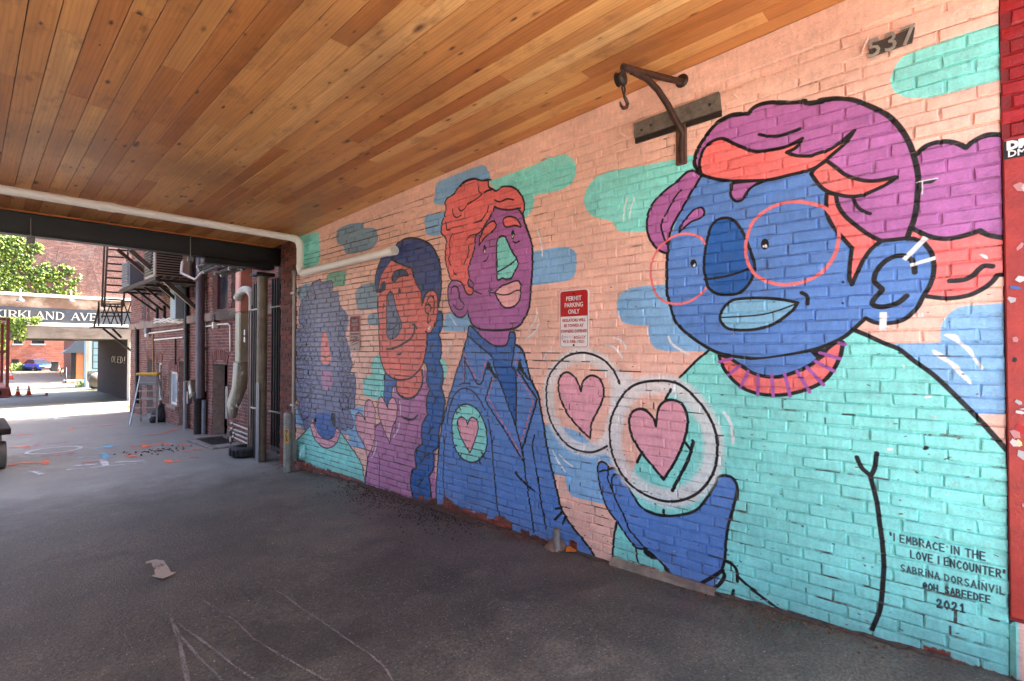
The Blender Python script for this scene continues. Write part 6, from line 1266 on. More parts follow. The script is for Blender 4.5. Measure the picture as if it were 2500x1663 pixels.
# ------------------------------------------------------------------ pipes and fittings on the alley building
def wall_pipe(name, label, pts, rad, material, X, collars=(), hub=False):
    P_ = [aX(p, X) for p in pts]; t = thing(name, label, 'pipe', P_[-1]); m = MB(); m.tube(P_, rad, 12); m.build('barrel', material, t)
    for p in collars: c = aX(p, X); m = MB(); m.tube([c - Vector((0,0,.025)), c + Vector((0,0,.025))], rad * 1.2, 12); m.box((X, c.y - .01, c.z - .012), (SX, c.y + .01, c.z + .012)); m.build('bracket', material, t)
    return t
dpt = wall_pipe('downpipe', 'thick purple grey downpipe with cast iron hub at its foot', [(489, 595), (489, 972)], .088, M_PURP, SX - .12, collars=((489, 706), (489, 851)))
p = aX((486, 970), SX - .12); m = MB(); m.lathe((SX - .12, p.y, gz(p.y) - .02), [(.10, 0), (.10, .72), (.11, .74), (.125, .80), (.135, .86), (.135, .92), (.12, .94), (.09, .95)], 16); m.build('iron_hub', M_IRON, dpt)
m = MB(); q = aX((498, 1010), SX - .06); m.tube([(SX - .06, q.y, gz(q.y)), (SX - .06, q.y, q.z + .3)], .045, 10); m.build('clay_stub', mat('clay_grey', (118, 128, 134), .6), dpt)
wall_pipe('black_pipe', 'black cable trunking rising beside the meter box', [(455, 600), (455, 930)], .05, M_BLACK, SX - .06, collars=((455, 700), (455, 810)))
wall_pipe('lead_pipe', 'pale grey lower pipe below the black trunking', [(454, 932), (454, 1046)], .055, M_GREY, SX - .07, collars=((454, 975), (454, 1040)))
wall_pipe('corner_downpipe', 'black downpipe on the far corner of the brick building', [(334, 800), (334, 985)], .05, M_BLACK, SX - .05, collars=((334, 880), (334, 840)))
wall_pipe('gas_riser', 'thin yellow-brown riser above the stepladder', [(373, 815), (374, 915)], .02, mat('ochre_pipe', (150, 112, 60), .5), SX - .03)
wall_pipe('thin_riser', 'thin brown riser ending above the arched basement window', [(428, 826), (428, 890)], .02, M_BROWN, SX - .03)
wall_pipe('bent_conduit', 'white conduit bending down the wall between downpipe and duct', [fe(250, 1245), fe(440, 1215), fe(560, 1205), fe(585, 1230), fe(588, 1560)], .017, M_OFFW, SX - .03)
for i, (a, b) in enumerate((((225, 118), (500, 92)), ((165, 55), (505, 14)))):
    wall_pipe('wall_conduit', ['lower pale conduit crossing the brick wall near the yellow riser', 'upper pale conduit running from the small wall light'][i], [fb_(*a), fb_(*b)], .02, M_OFFW, SX - .03)
lb = thing('wall_light', 'small grey and white wall light on the brick building', 'light', aX(fb_(155, 50), SX - .06)); c = ORG[lb]; m = MB(); m.bbox((SX - .12, c.y - .1, c.z - .02), (SX - .005, c.y + .1, c.z + .14), .01); m.build('housing', M_GREY, lb); m = MB(); m.bbox((SX - .11, c.y - .08, c.z - .12), (SX - .02, c.y + .08, c.z - .021), .01); m.build('lens', M_OFFW, lb)
c = aX(fe(392, 1170), SX - .06); mb2 = thing('junction_box', 'grey junction box with white cover left of the bent conduit', 'box', c); m = MB(); m.bbox((SX - .1, c.y - .055, c.z - .02), (SX - .005, c.y + .055, c.z + .14), .008); m.build('housing', M_IRON, mb2); m = MB(); m.bbox((SX - .11, c.y - .045, c.z - .16), (SX - .005, c.y + .045, c.z - .022), .008); m.build('cover', M_OFFW, mb2)
c = aX(fb_(590, 590), SX - .14); mt = thing('meter_box', 'tilted grey meter box with pale stickers on a bracket', 'box', c); Mx = Matrix.Translation(c) @ Matrix.Rotation(R_(-28), 4, 'X'); m = MB(); m.bbox((-.06, -.11, -.2), (.06, .11, .2), .01, Mx); m.build('housing', M_ALLOY, mt); m = MB(); m.box((-.063, -.07, -.1), (-.059, .07, .1), Mx); m.build('sticker', M_OFFW, mt); m = MB(); m.bbox((-.03, -.3, -.3), (.06, -.2, -.02), .008, Matrix.Translation(c + Vector((0, .55, -.05)))); m.build('side_box', M_GREY, mt)
c = aX(fd(1245, 945), SX - .12); cb = thing('cabinet', 'pale blue grey utility cabinet with a yellow-green edge under the fire escape', 'cabinet', c); m = MB(); m.bbox((SX - .26, c.y - .22, c.z - .38), (SX - .005, c.y + .2, c.z + .42), .012); m.build('body', mat('pale_cabinet', (150, 164, 172), .5, var=.08), cb); m = MB(); m.box((SX - .262, c.y + .2, c.z - .37), (SX - .01, c.y + .215, c.z + .41)); m.build('edge', mat('lime_edge', (190, 196, 120), .5), cb)
# tangled cables along the stone course
tk = MB(); rc = random.Random(11)
for i in range(9):
    pts = [aX(fd(925 + j * 62 + rc.uniform(-10, 10), 1165 + 26 * math.sin(j * 1.4 + i) + rc.uniform(-14, 14)), SX - .05 - rc.uniform(0, .04)) for j in range(7)]; tk.tube(pts, rc.uniform(.007, .013), 6)
solo(tk, 'cable_tangle', M_OFFW, 'tangle of pale cables along the stone course of the brick building', 'cable')

# ------------------------------------------------------------------ fire escape and condenser platform
fes = thing('fire_escape', 'black iron fire escape landing with steep ladder above the alley', 'fire escape', aY(fc(1130, 1480), 20.6))
YE = 20.6; ef = lambda x, y: aY(fc(x, y), YE); w = .035
def bars(name, segs, wd, mt_, Y=YE, parent=fes, f=fc):
    m = MB()
    for (a, b) in segs: m.bar(aY(f(*a), Y), aY(f(*b), Y), wd)
    return m.build(name, mt_, parent)
a, b = ef(900, 1478), ef(1345, 1478); m = MB(); m.box((a.x, YE, a.z - .05), (b.x, YE + .95, a.z)); m.build('landing', M_IRON, fes)
bars('guard_rail', [((945, 1240), (945, 1475)), ((965, 1265), (1160, 1265)), ((960, 1345), (1340, 1345)), ((1160, 1240), (1325, 1240)), ((1165, 1240), (1165, 1475)), ((1320, 1240), (1320, 1475)), ((965, 1380), (1165, 1380)), ((1340, 1345), (1340, 1475)), ((900, 1478), (945, 1300))], .045, M_IRON)
bars('rail_lattice', [((985, 1270), (1055, 1460)), ((1055, 1270), (985, 1460)), ((1055, 1270), (1130, 1460)), ((1130, 1270), (1060, 1460)), ((1185, 1250), (1255, 1460)), ((1255, 1250), (1185, 1460)), ((1265, 1250), (1320, 1460)), ((1320, 1250), (1260, 1460)), ((1100, 1270), (1160, 1440)), ((1010, 1270), (975, 1400))], .03, M_IRON)
lf = thing('escape_ladder', 'steep black iron ladder rising from the fire escape landing', 'ladder', ef(1080, 1240))
bars('stringer', [((1000, 690), (975, 1290)), ((1030, 690), (998, 1290))], .05, M_IRON, YE + .1, lf); bars('stringer', [((1232, 690), (1178, 1290))], .05, M_IRON, YE + .1, lf)
for i in range(9): y = 742 + i * 67.5; bars('tread', [((1040 - i * 6, y), (1225 - i * 6, y + 12))], .05, M_IRON, YE + .12, lf)
def brace(parent, po, pw, wd, name='brace', f=fd, mt_=None):
    q = aX(f(*pw), SX - .02); o = aY(f(*po), q.y); m = MB(); m.bar(o, q, wd); return m.build(name, mt_ or M_IRON, parent)
for po, pw in (((270, 1265), (650, 1568)), ((385, 1265), (505, 1385))): q = aY(fd(*pw), YE + (.1 if pw[0] > 600 else .5)); o = aY(fd(*po), YE + (.1 if pw[0] > 600 else .5)); m = MB(); m.bar(o, q, .06); m.build('brace', M_IRON, fes)
plat = thing('condenser_platform', 'rusty iron bracket platform carrying condensers on the brick wall', 'platform', aX(fd(800, 720), 3.2))
for po, pw in (((545, 770), (960, 1060)), ((650, 740), (1050, 1050)), ((780, 720), (1165, 1040)), ((900, 650), (1190, 930))):
    brace(plat, po, pw, .05); q = aX(fd(*pw), SX - .03); m = MB(); m.bbox((SX - .06, q.y - .04, q.z - .22), (SX - .004, q.y + .04, q.z + .16), .006); m.build('wall_plate', M_IRON, plat)
a = aY(fd(560, 745), 15.6); m = MB()
for k in range(6): m.bbox((a.x + k * .15, 12.6, a.z - .02), (a.x + .1 + k * .15, 16.3, a.z + .02), .006)
m.build('decking', M_BROWN, plat); m = MB(); m.bar((a.x, 12.6, a.z - .05), (a.x, 16.3, a.z - .05), .06); m.bar((SX - .1, 12.6, a.z - .05), (SX - .1, 16.3, a.z - .05), .06)
for yy in (12.8, 14.0, 15.2, 16.2): m.bar((a.x, yy, a.z - .06), (SX - .02, yy, a.z - .06), .05)
m.build('frame', M_IRON, plat); pz = a.z + .022
big = thing('diagonal_stay', 'pair of long rusty stays slanting down to the brick wall', 'stay', aX(fd(1320, 1000), SX)); brace(big, (450, 255), (1325, 1000), .07, 'stay', mt_=M_BROWN); brace(big, (610, 265), (1460, 1010), .09, 'stay', mt_=mat('grey_brown_steel', (96, 84, 78), .5, .4))
u = aX(fd(850, 590), 3.0); cu = thing('condenser', 'large black grilled condenser with beige panel on the wall platform', 'condenser', (3.1, 13.3, pz), 'condensers on the wall platform')
m = MB(); m.bbox((2.75, 12.95, pz), (3.45, 13.75, pz + .95), .03); m.build('casing', mat('beige_case', (176, 166, 152), .5, var=.06), cu)
for k in range(16): m = MB(); z = pz + .06 + k * .054; m.box((2.80, 12.925, z), (3.28, 12.949, z + .03)); m.build('louvre', M_BLACK, cu)
for k in range(14): m = MB(); z = pz + .06 + k * .062; m.box((2.725, 13.0, z), (2.749, 13.7, z + .034)); m.build('louvre', M_BLACK, cu)
m = MB(); m.bbox((3.30, 12.93, pz + .55), (3.43, 12.949, pz + .72), .004); m.build('label', M_YEL, cu); m = MB(); m.box((3.33, 12.926, pz + .57), (3.40, 12.931, pz + .69)); m.build('label_print', M_BLACK, cu)
c2 = thing('condenser', 'small slate grey condenser at the outer end of the wall platform', 'condenser', (2.85, 15.4, pz), 'condensers on the wall platform'); m = MB(); m.bbox((2.72, 15.15, pz), (3.02, 15.95, pz + .62), .02); m.build('casing', mat('slate_case', (92, 98, 106), .5, var=.06), c2)
for k in range(9): m = MB(); z = pz + .06 + k * .06; m.box((2.70, 15.2, z), (2.719, 15.9, z + .035)); m.build('louvre', M_GREY, c2)
m = MB(); m.tube([(3.3, 13.0, pz + .45), (3.2, 12.7, pz + .1), (3.4, 12.45, pz - .05), (3.55, 12.3, pz + .2), (3.6, 12.2, pz + .7)], .03, 8); solo(m, 'hose', M_OFFW, 'pale looping hose hanging from the large condenser', 'hose')

# dried creeper hanging on the stone course
dc = MB(); rd = random.Random(8)
for i in range(900):
    p = aX(fe(rd.uniform(335, 690), rd.uniform(1015, 1130)), SX - .07 - rd.uniform(0, .07)); q = p + Vector((rd.uniform(-.03, .02), rd.uniform(-.05, .05), rd.uniform(-.10, .02))); s = rd.uniform(.004, .008); dc.add([p + Vector((0, s, 0)), p - Vector((0, s, 0)), q], [(0,1,2)])
t = thing('dried_creeper', 'grey brown dried creeper on the stone course by the maroon windows', 'creeper', aX(fe(500, 1130), SX)); s_ = dc.build('stems', mat('dry_stem', (96, 86, 74), .9), t); s_['kind'] = 'stuff'

# ivy on the bridge building
def leafmat():
    m = bpy.data.materials.new('ivy_leaf'); t = NT(m); at = t.n('VertexColor', layer_name='tint'); s = t.n('SeparateColor'); t.set(s.inputs[0], at.outputs['Color'])
    c = t.ramp(s.outputs[0], [(0., srgb((40, 62, 18))), (.4, srgb((78, 106, 28))), (.75, srgb((124, 146, 44))), (1., srgb((172, 180, 74)))])
    t.set(t.b.inputs['Base Color'], c); t.b.inputs['Roughness'].default_value = .5
    tr = t.n('BsdfTranslucent'); t.set(tr.inputs['Color'], c); mx = t.n('MixShader'); mx.inputs[0].default_value = .25; t.t.links.new(t.b.outputs[0], mx.inputs[1]); t.t.links.new(tr.outputs[0], mx.inputs[2]); t.t.links.new(mx.outputs[0], t.out.inputs['Surface']); return m
M_LEAF = leafmat()
for t_, m_, T_ in TREES: m_.build('crown', M_LEAF, t_, tints=T_)['kind'] = 'stuff'
def inside(p, poly):
    x, y = p; c = False
    for i in range(len(poly)):
        (x0, y0), (x1, y1) = poly[i], poly[i-1]
        if (y0 > y) != (y1 > y) and x < (x1 - x0) * (y - y0) / (y1 - y0) + x0: c = not c
    return c
IVY = [(-480, 540), (250, 630), (430, 720), (400, 765), (290, 790), (250, 830), (340, 872), (520, 868), (690, 920), (700, 975), (620, 985), (760, 1010), (835, 1060), (690, 1085), (810, 1190), (500, 1215), (-480, 1205)]
def leaves(n, gen, size, seed):
    rl = np.random.default_rng(seed); V, Fc, T = [], [], []
    for i in range(n):
        p = gen(rl)
        if p is None: continue
        s = size * rl.uniform(.6, 1.25); nrm = Vector((rl.normal(0, .55), -1, rl.uniform(-.1, 1.1))).normalized(); u = nrm.cross(Vector((rl.normal(0, .5), 0, 1))).normalized(); w = nrm.cross(u); k = len(V); t = float(np.clip(rl.normal(.5, .25), 0, 1))
        V += [tuple(p + w * s * .6), tuple(p + u * s * .5 + w * .1 * s + nrm * .1 * s), tuple(p - w * s * .6), tuple(p - u * s * .5 + w * .1 * s + nrm * .1 * s)]; Fc.append((k, k + 1, k + 2, k + 3)); T += [(t, t, t, 1)] * 4
    m = MB(); m.v, m.f, m.sm = V, Fc, [False] * len(Fc); return m, T
TEND = []
rt3 = np.random.default_rng(17)
while len(TEND) < 520:
    x, y = rt3.uniform(-480, 760), rt3.uniform(560, 1215)
    if not inside((x, y), IVY) or (x > 130 and math.sin(x * .019 + y * .045) * math.sin(x * .012 - y * .031) > .22): continue
    a = rt3.normal(.25, .7); pts = []
    for k in range(int(rt3.integers(5, 13))):
        pts.append((x, y)); a += rt3.normal(0, .45); x += 17 * math.cos(a); y += 17 * math.sin(a) * .75
        if not inside((x, y), IVY) and rt3.uniform() < .6: break
    TEND.append(pts)
def g_ivy(rl):
    pts = TEND[rl.integers(len(TEND))]; k = rl.integers(len(pts)); return aY(fc(pts[k][0] + rl.normal(0, 6), pts[k][1] + rl.normal(0, 6)), YK - .015 - abs(rl.normal(0, .05)))
def g_hang(rl):
    k = rl.integers(9); x0 = [5, 45, 60, 130, 160, 215, 350, 20, 100][k]; L = [300, 360, 150, 210, 130, 230, 60, 330, 90][k]; t = rl.uniform() ** 1.2; return aY(fc(x0 + rl.normal(0, 9 + 26 * (1 - t)), 1395 + t * L), YK - .26 - rl.uniform(0, .06))
def g_mid(rl): return aY(fc(rl.uniform(-60, 400) * rl.uniform(.2, 1), rl.uniform(1395, 1460)), YK - .26 - rl.uniform(0, .08))
ivy = thing('ivy', 'bright green ivy spreading over the brick wall above the name board', 'ivy', aY(fc(200, 1210), YK))
m, T = leaves(20000, g_ivy, .070, 1); o = m.build('leaves', M_LEAF, ivy, tints=T); o['kind'] = 'stuff'
vs_ = MB(); rv = random.Random(4)
for i in range(26):
    x, y = rv.uniform(-50, 300), 1205; pts = []
    for j in range(9): pts.append(aY(fc(x, y), YK - .006)); x += rv.uniform(10, 75); y -= rv.uniform(15, 75)
    vs_.tube(pts, .007, 5)
vs_.build('stems', mat('ivy_stem', (104, 84, 76), .9), ivy)['kind'] = 'stuff'
iv2 = thing('ivy', 'green ivy strands hanging in front of the concrete beam', 'ivy', aY(fc(120, 1700), YK - .3)); m, T = leaves(900, g_hang, .10, 2); m2, T2 = leaves(420, g_mid, .11, 3); m.add(m2.v, m2.f); T += T2; o = m.build('leaves', M_LEAF, iv2, tints=T); o['kind'] = 'stuff'
br = MB(); rv = random.Random(6)
for i in range(16):
    x, y = rv.uniform(380, 800), rv.uniform(1490, 1590); pts = []
    for j in range(6): pts.append(aY(fc(x, y), YK - .235)); x += rv.uniform(30, 70); y += rv.uniform(-14, 14)
    br.tube(pts, .006, 4)
for i in range(14):
    x, y = rv.uniform(640, 950), rv.uniform(640, 1180); pts = []
    for j in range(6): pts.append(aY(fc(x, y), YK - .006)); x += rv.uniform(-35, 35); y += rv.uniform(10, 60)
    br.tube(pts, .006, 4)
br.build('bare_stems', MATS['ivy_stem'], ivy)['kind'] = 'stuff'

# ------------------------------------------------------------------ things standing in the alley
lp = [aG(fb_(*q)) for q in ((50, 908), (125, 924), (230, 880), (295, 905))]
lad = thing('stepladder', 'aluminium stepladder with yellow top by the brick wall', 'stepladder', (lp[0] + lp[3]) / 2)
fl, fr_ = lp[0], lp[3]; dirx = (fr_ - fl); lw = .50; hh = (aY(fb_(165, 450), lp[1].y).z) - gz(lp[1].y); c0 = aG(fb_(165, 912)); c0 = Vector((c0.x, c0.y, gz(c0.y)))
front = Vector((-.55, -.83, 0)).normalized(); sd = Vector((0,0,1)).cross(front)
for s in (-1, 1):
    m = MB(); m.bar(c0 + front * .28 + sd * s * .30, c0 + sd * s * .19 + Vector((0,0,hh)), .036, .024); m.build('front_leg', M_ALU, lad)
    m = MB(); m.bar(c0 - front * .40 + sd * s * .33, c0 - front * .02 + sd * s * .19 + Vector((0,0,hh)), .03, .022); m.build('rear_leg', M_ALU, lad)
for k in range(1, 6):
    t = k / 6; m = MB(); pc_ = c0 + front * .28 * (1 - t) + Vector((0,0,hh * t)); wd = .30 + (.19 - .30) * t; m.bar(pc_ - sd * wd, pc_ + sd * wd, .09, .025); m.build('tread', M_ALU, lad)
for t in (.16, .5): m = MB(); pc_ = c0 - front * (.40 + (.02 - .40) * t) + Vector((0,0,hh * t)); m.bar(pc_ - sd * .3 * (1 - t * .3), pc_ + sd * .3 * (1 - t * .3), .03); m.build('rear_rail', M_ALU, lad)
Mx = Matrix.Translation(c0 + Vector((0,0,hh))) @ Matrix(((sd.x, front.x, 0, 0), (sd.y, front.y, 0, 0), (0, 0, 1, 0), (0, 0, 0, 1))); m = MB(); m.bbox((-.25, -.12, -.02), (.25, .12, .05), .02, Mx); m.build('top_cap', M_YEL, lad)
m = MB(); m.box((-.19, .02, -.28), (.19, .045, -.05), Mx); m.build('tool_shelf', M_GREY, lad)
bgp = aG(fb_(262, 900)); bag = thing('backpack', 'black backpack slumped on the ground beside the stepladder', 'bag', bgp); bgp = Vector((bgp.x + .1, bgp.y, gz(bgp.y)))
m = MB(); prof = [(.0, 0), (.24, .0), (.27, .06), (.26, .18), (.20, .32), (.12, .42), (.0, .46)]; m.lathe(bgp, prof, 16); rb = random.Random(2); m.v = [(x + rb.uniform(-.025, .025), y + rb.uniform(-.025, .025), z + rb.uniform(-.01, .02)) for x, y, z in m.v]; m.build('sack', mat('black_nylon', (24, 24, 26), .7, var=.3, bump=.004, bs=20), bag)
m = MB(); m.lathe(bgp + Vector((-.2, -.12, .0)), [(0, .0), (.12, .01), (.13, .1), (.08, .19), (0, .2)], 12); m.build('pocket', MATS['black_nylon'], bag); m = MB(); m.tube([bgp + Vector((-.05, -.1, .42)), bgp + Vector((-.1, -.18, .5)), bgp + Vector((.0, -.2, .44))], .014, 6); m.build('handle', MATS['black_nylon'], bag)

# scissor lift at the left edge of the view
lp0 = Vector((.40, 11.1, gz(11.1))); lift = thing('scissor_lift', 'red and grey scissor lift parked at the left of the alley', 'lift', lp0)
def wheel(c, parent):
    m = MB(); m.lathe(c, [(.10, -.075), (.19, -.075), (.205, -.05), (.205, .05), (.19, .075), (.10, .075)], 22, (1,0,0)); w_ = m.build('wheel', mat('grey_tyre', (120, 116, 110), .8, var=.15), parent); m = MB(); m.lathe(c, [(0, -.06), (.10, -.06), (.10, .06), (0, .06)], 14, (1,0,0)); m.build('rim', M_GREY, w_)
x1 = .50; zg_ = gz(11.1)
for xx in (-.30, x1 - .10):
    for yy in (10.95, 12.3): wheel(Vector((xx, yy + .05, gz(yy) + .205)), lift)
m = MB(); m.bbox((-.42, 10.85, zg_ + .52), (x1 + .02, 12.6, zg_ + .62), .015); m.bbox((-.4, 10.95, zg_ + .44), (x1 - .2, 12.5, zg_ + .518), .015); m.build('chassis', M_IRON, lift)
m = MB()
for k in range(4):
    z0 = zg_ + .64 + k * .11
    for xx in (-.32, .22): m.bar((xx, 11.0, z0), (xx, 12.4, z0 + .1), .05); m.bar((xx + .06, 12.4, z0), (xx + .06, 11.0, z0 + .1), .05)
m.build('scissor_stack', M_GREY, lift)
zp = zg_ + 1.08; m = MB(); m.bbox((-.42, 10.85, zp), (x1, 12.6, zp + .16), .015); m.build('platform', M_REDLIFT, lift)
m = MB()
for xx in (-.38, x1 - .03):
    for yy in (10.9, 12.55): m.bar((xx, yy, zp + .16), (xx, yy, zp + 1.20), .038)
    for zz in (.70, 1.20): m.bar((xx, 10.875, zp + zz), (xx, 12.575, zp + zz), .038)
for yy in (10.9, 12.55):
    for zz in (.70, 1.20): m.bar((-.355, yy, zp + zz), (x1 - .055, yy, zp + zz), .045)
m.build('guard_rail', M_REDLIFT, lift)
m = MB(); m.bbox((.0, 11.0, zp + .85), (.28, 11.03, zp + 1.12), .01); m.build('control_panel', M_CARB, lift); m = MB(); m.lathe((.36, 10.845, zp + .08), [(.05, 0), (.05, .012), (0, .014)], 14, (0,-1,0)); m.build('badge', M_IRON, lift)

# cones and plank
def cone(loc, s, label):
    t = thing('traffic_cone', label, 'cone', loc, 'traffic cones'); c = Vector(loc); m = MB(); m.bbox((c.x - .19*s, c.y - .19*s, c.z), (c.x + .19*s, c.y + .19*s, c.z + .035*s), .01); m.build('base', M_BLACK, t)
    P_ = lambda z: .145 - .115 * z / .7
    m = MB(); m.lathe(c, [(P_(0)*s, .035*s), (P_(.3)*s, .30*s)], 16); m.lathe(c, [(P_(.56)*s, .56*s), (P_(.7)*s, .70*s), (0, .705*s)], 16); m.lathe(c, [(P_(.40)*s, .40*s), (P_(.46)*s, .46*s)], 16); m.build('body', M_ORANGE, t)
    m = MB(); m.lathe(c, [(P_(.3)*s, .30*s), (P_(.4)*s, .40*s)], 16); m.lathe(c, [(P_(.46)*s, .46*s), (P_(.56)*s, .56*s)], 16); m.build('collar', M_CONEW, t)
for (x, y), lbl in (((275, 725), 'orange traffic cone at the right end of the row under the bridge'), ((170, 730), 'orange traffic cone in the middle of the row under the bridge'), ((85, 735), 'orange traffic cone half hidden behind the lift frame')):
    p = aG(fa(x, y)); cone(p, .78, lbl)
for (x, y), lbl in (((105, 572), 'distant orange traffic cone right of the lift post'), ((52, 498), 'distant orange traffic cone seen through the lift frame'), ((8, 575), 'distant orange traffic cone at the left picture edge'), ((563, 500), 'distant orange traffic cone near the bins by the far wall')):
    p = aG(fa(x, y)); cone(p, 1.1, lbl)
a, b = aG(fa(60, 755)), aG(fa(445, 738)); m = MB(); m.bar(a + Vector((0,0,.06)), b + Vector((0,0,.06)), .16, .05); t = thing('barrier_plank', 'low grey plank with a red end lying before the cones', 'plank', a); m.build('board', M_GREY, t); m = MB(); m.bar(b + Vector((0,0,.03)), b + Vector((.0, 0, .20)), .1); m.build('red_end', M_SIGNR, t)

# blue car
cp = aG(fa(380, 495)); cp.y += 2.0; zc_ = gz(cp.y); car = thing('parked_car', 'bright blue car parked by the far brick wall', 'car', (cp.x, cp.y, zc_))
Mc = Matrix.Translation((cp.x, cp.y, zc_)) @ Matrix.Rotation(R_(20), 4, 'Z')
secs = [(-2.1, .62, .38, .62), (-2.0, .82, .30, .74), (-1.2, .88, .28, .92), (-.9, .88, .28, .96), (.9, .88, .28, .98), (1.7, .86, .3, .96), (2.1, .74, .4, .8)]
vs = []; 
for (y, w_, z0, z1) in secs: vs += [Mc @ Vector(p) for p in ((-w_, y, z0), (w_, y, z0), (w_, y, (z0 + z1) / 2 + .05), (w_ * .92, y, z1), (-w_ * .92, y, z1), (-w_, y, (z0 + z1) / 2 + .05))]
m = MB(); m.add(vs, [(i*6+k, i*6+(k+1)%6, i*6+6+(k+1)%6, i*6+6+k) for i in range(6) for k in range(6)] + [tuple(range(6))[::-1], tuple(range(36, 42))], True); m.build('body', M_CARB, car)
vs = [Mc @ Vector(p) for p in ((-.8, -1.0, .93), (.8, -1.0, .93), (.8, 1.6, .93), (-.8, 1.6, .93), (-.6, -.3, 1.42), (.6, -.3, 1.42), (.6, 1.0, 1.44), (-.6, 1.0, 1.44))]; m = MB(); m.add(vs, [(0,1,5,4),(1,2,6,5),(2,3,7,6),(3,0,4,7)]); m.build('glasshouse', M_GLASS_D, car)
vs = [Mc @ Vector(p) for p in ((-.61, -.32, 1.415), (.61, -.32, 1.415), (.61, 1.05, 1.435), (-.61, 1.05, 1.435), (-.55, -.1, 1.47), (.55, -.1, 1.47), (.55, .9, 1.48), (-.55, .9, 1.48))]; m = MB(); m.add(vs, [(0,1,5,4),(1,2,6,5),(2,3,7,6),(3,0,4,7),(4,5,6,7)]); m.build('roof', M_CARB, car)
for x in (-.8, .8):
    for y in (-1.3, 1.3): c = Mc @ Vector((x, y, .32)); m = MB(); m.lathe(c, [(0, -.1), (.32, -.1), (.33, 0), (.32, .1), (0, .1)], 18, Mc.to_3x3() @ Vector((1,0,0))); m.build('wheel', M_RUBBER, car)
for x in (-.58, .58): m = MB(); m.bbox((x - .2, -2.07, .60), (x + .2, -1.95, .72), .02, Mc); m.build('headlight', M_LAMP, car)
m = MB(); m.box((-.26, -2.13, .44), (.26, -2.11, .56), Mc); m.build('number_plate', M_OFFW, car); m = MB(); m.bbox((-.5, -2.115, .58), (.5, -2.06, .66), .02, Mc); m.build('grille_bar', M_LAMP, car); m = MB(); m.box((-.6, -2.10, .32), (.6, -2.05, .43), Mc); m.build('lower_grille', M_BLACK, car)
# bins, bicycle, grill and weeds of the far lot
p = aG(fa(525, 498)); t = thing('wheelie_bin', 'dark grey bin beside the distant traffic cone', 'bin', p); m = MB(); m.bbox((p.x - .35, p.y - .3, p.z), (p.x + .35, p.y + .4, p.z + 1.15), .05); m.build('tub', M_GREY if False else mat('dark_bin', (52, 54, 54), .6), t); m = MB(); m.bbox((p.x - .38, p.y - .36, p.z + 1.151), (p.x + .38, p.y + .42, p.z + 1.24), .03); m.build('lid', MATS['dark_bin'], t)
a, b = aY(fa(108, 430), YF - .5), aY(fa(180, 395), YF - .5); t = thing('wall_panel', 'dark panel leaning on the far brick wall', 'panel', a); m = MB(); m.bbox((a.x, YF - .55, a.z), (b.x, YF - .45, b.z + .2), .02); m.build('board', M_BLACK, t)
bk = aG(fa(330, 470)); bk = Vector((aY(fa(330, 420), YF - .8).x, YF - .8, gz(YF))); t = thing('bicycle', 'bicycle leaning on the wall behind the blue car', 'bicycle', bk)
for dx in (-.55, .55):
    m = MB(); c = bk + Vector((dx, 0, .95)); m.tube([c + Vector((math.cos(k * .3142) * .34, 0, math.sin(k * .3142) * .34)) for k in range(21)], .03, 6, False); m.build('wheel', M_RUBBER, t)
q0 = bk + Vector((0,0,.95)); m = MB(); m.tube([q0 + Vector((-.55,0,0)), q0 + Vector((-.2,0,.45)), q0 + Vector((.4,0,.45)), q0 + Vector((.0,0,-.05)), q0 + Vector((-.2,0,.45))], .03, 6); m.tube([q0 + Vector((.55,0,0)), q0 + Vector((.38,0,.6)), q0 + Vector((.3,0,.65))], .03, 6); m.tube([q0 + Vector((-.55,0,0)), q0 + Vector((0,0,-.05))], .025, 6); m.build('frame', M_BLACK, t); m = MB(); m.bbox((q0.x - .3, q0.y - .06, q0.z + .5), (q0.x - .08, q0.y + .06, q0.z + .57), .02); m.build('saddle', M_RUBBER, t)
YG = 41.0; a, b = aY(fa(850, 660), YG), aY(fa(985, 500), YG); t = thing('barrel_grill', 'large black barrel grill parked before the pale blue building', 'grill', (a.x, YG, gz(YG)))
m = MB(); m.bbox((a.x + .1, YG, gz(YG) + .05), (b.x, YG + .8, b.z - .35), .06); m.build('tub', M_BLACK, t); m = MB(); m.tube([(a.x, YG + .4, b.z - .3), (b.x, YG + .4, b.z - .3)], .34, 16); m.build('lid', M_BLACK, t); m = MB(); m.lathe((b.x - .3, YG - .15, gz(YG) + .62), [(0, 0), (.42, 0), (.46, .06), (.42, .12), (0, .12)], 20, (0,-1,0)); m.build('wheel', mat('pale_cover', (150, 148, 142), .5), t); m = MB(); m.tube([(a.x + .1, YG - .1, b.z - .42), (b.x - .1, YG - .1, b.z - .42)], .035, 8); m.build('handle', M_GALV, t)
def weeds(name, label, px_list, n, h, seed, Yp=None):
    rl = np.random.default_rng(seed)
    def gen(r):
        q = px_list[r.integers(len(px_list))]; p = aG(q) if Yp is None else Vector((aY(q, Yp).x, Yp, gz(Yp))); return p + Vector((r.normal(0, h * .5), r.normal(0, h * .3), abs(r.normal(0, h * .5))))
    m, T = leaves(n, gen, h * .3, seed); t = thing(name, label, 'weeds', aG(px_list[0])); o = m.build('leaves', M_LEAF, t, tints=T); o['kind'] = 'stuff'
weeds('weeds', 'green weeds growing along the foot of the far wall', [fa(x, 490) for x in (140, 170, 200, 240)], 500, .7, 5, YF - .9)
weeds('weeds', 'small green weeds by the porch step', [fa(x, 640) for x in (780, 800, 820)], 160, .35, 6)
weeds('weeds', 'small weeds at the far corner of the brick building', [fa(1290, 855), fa(1278, 850)], 120, .22, 7)
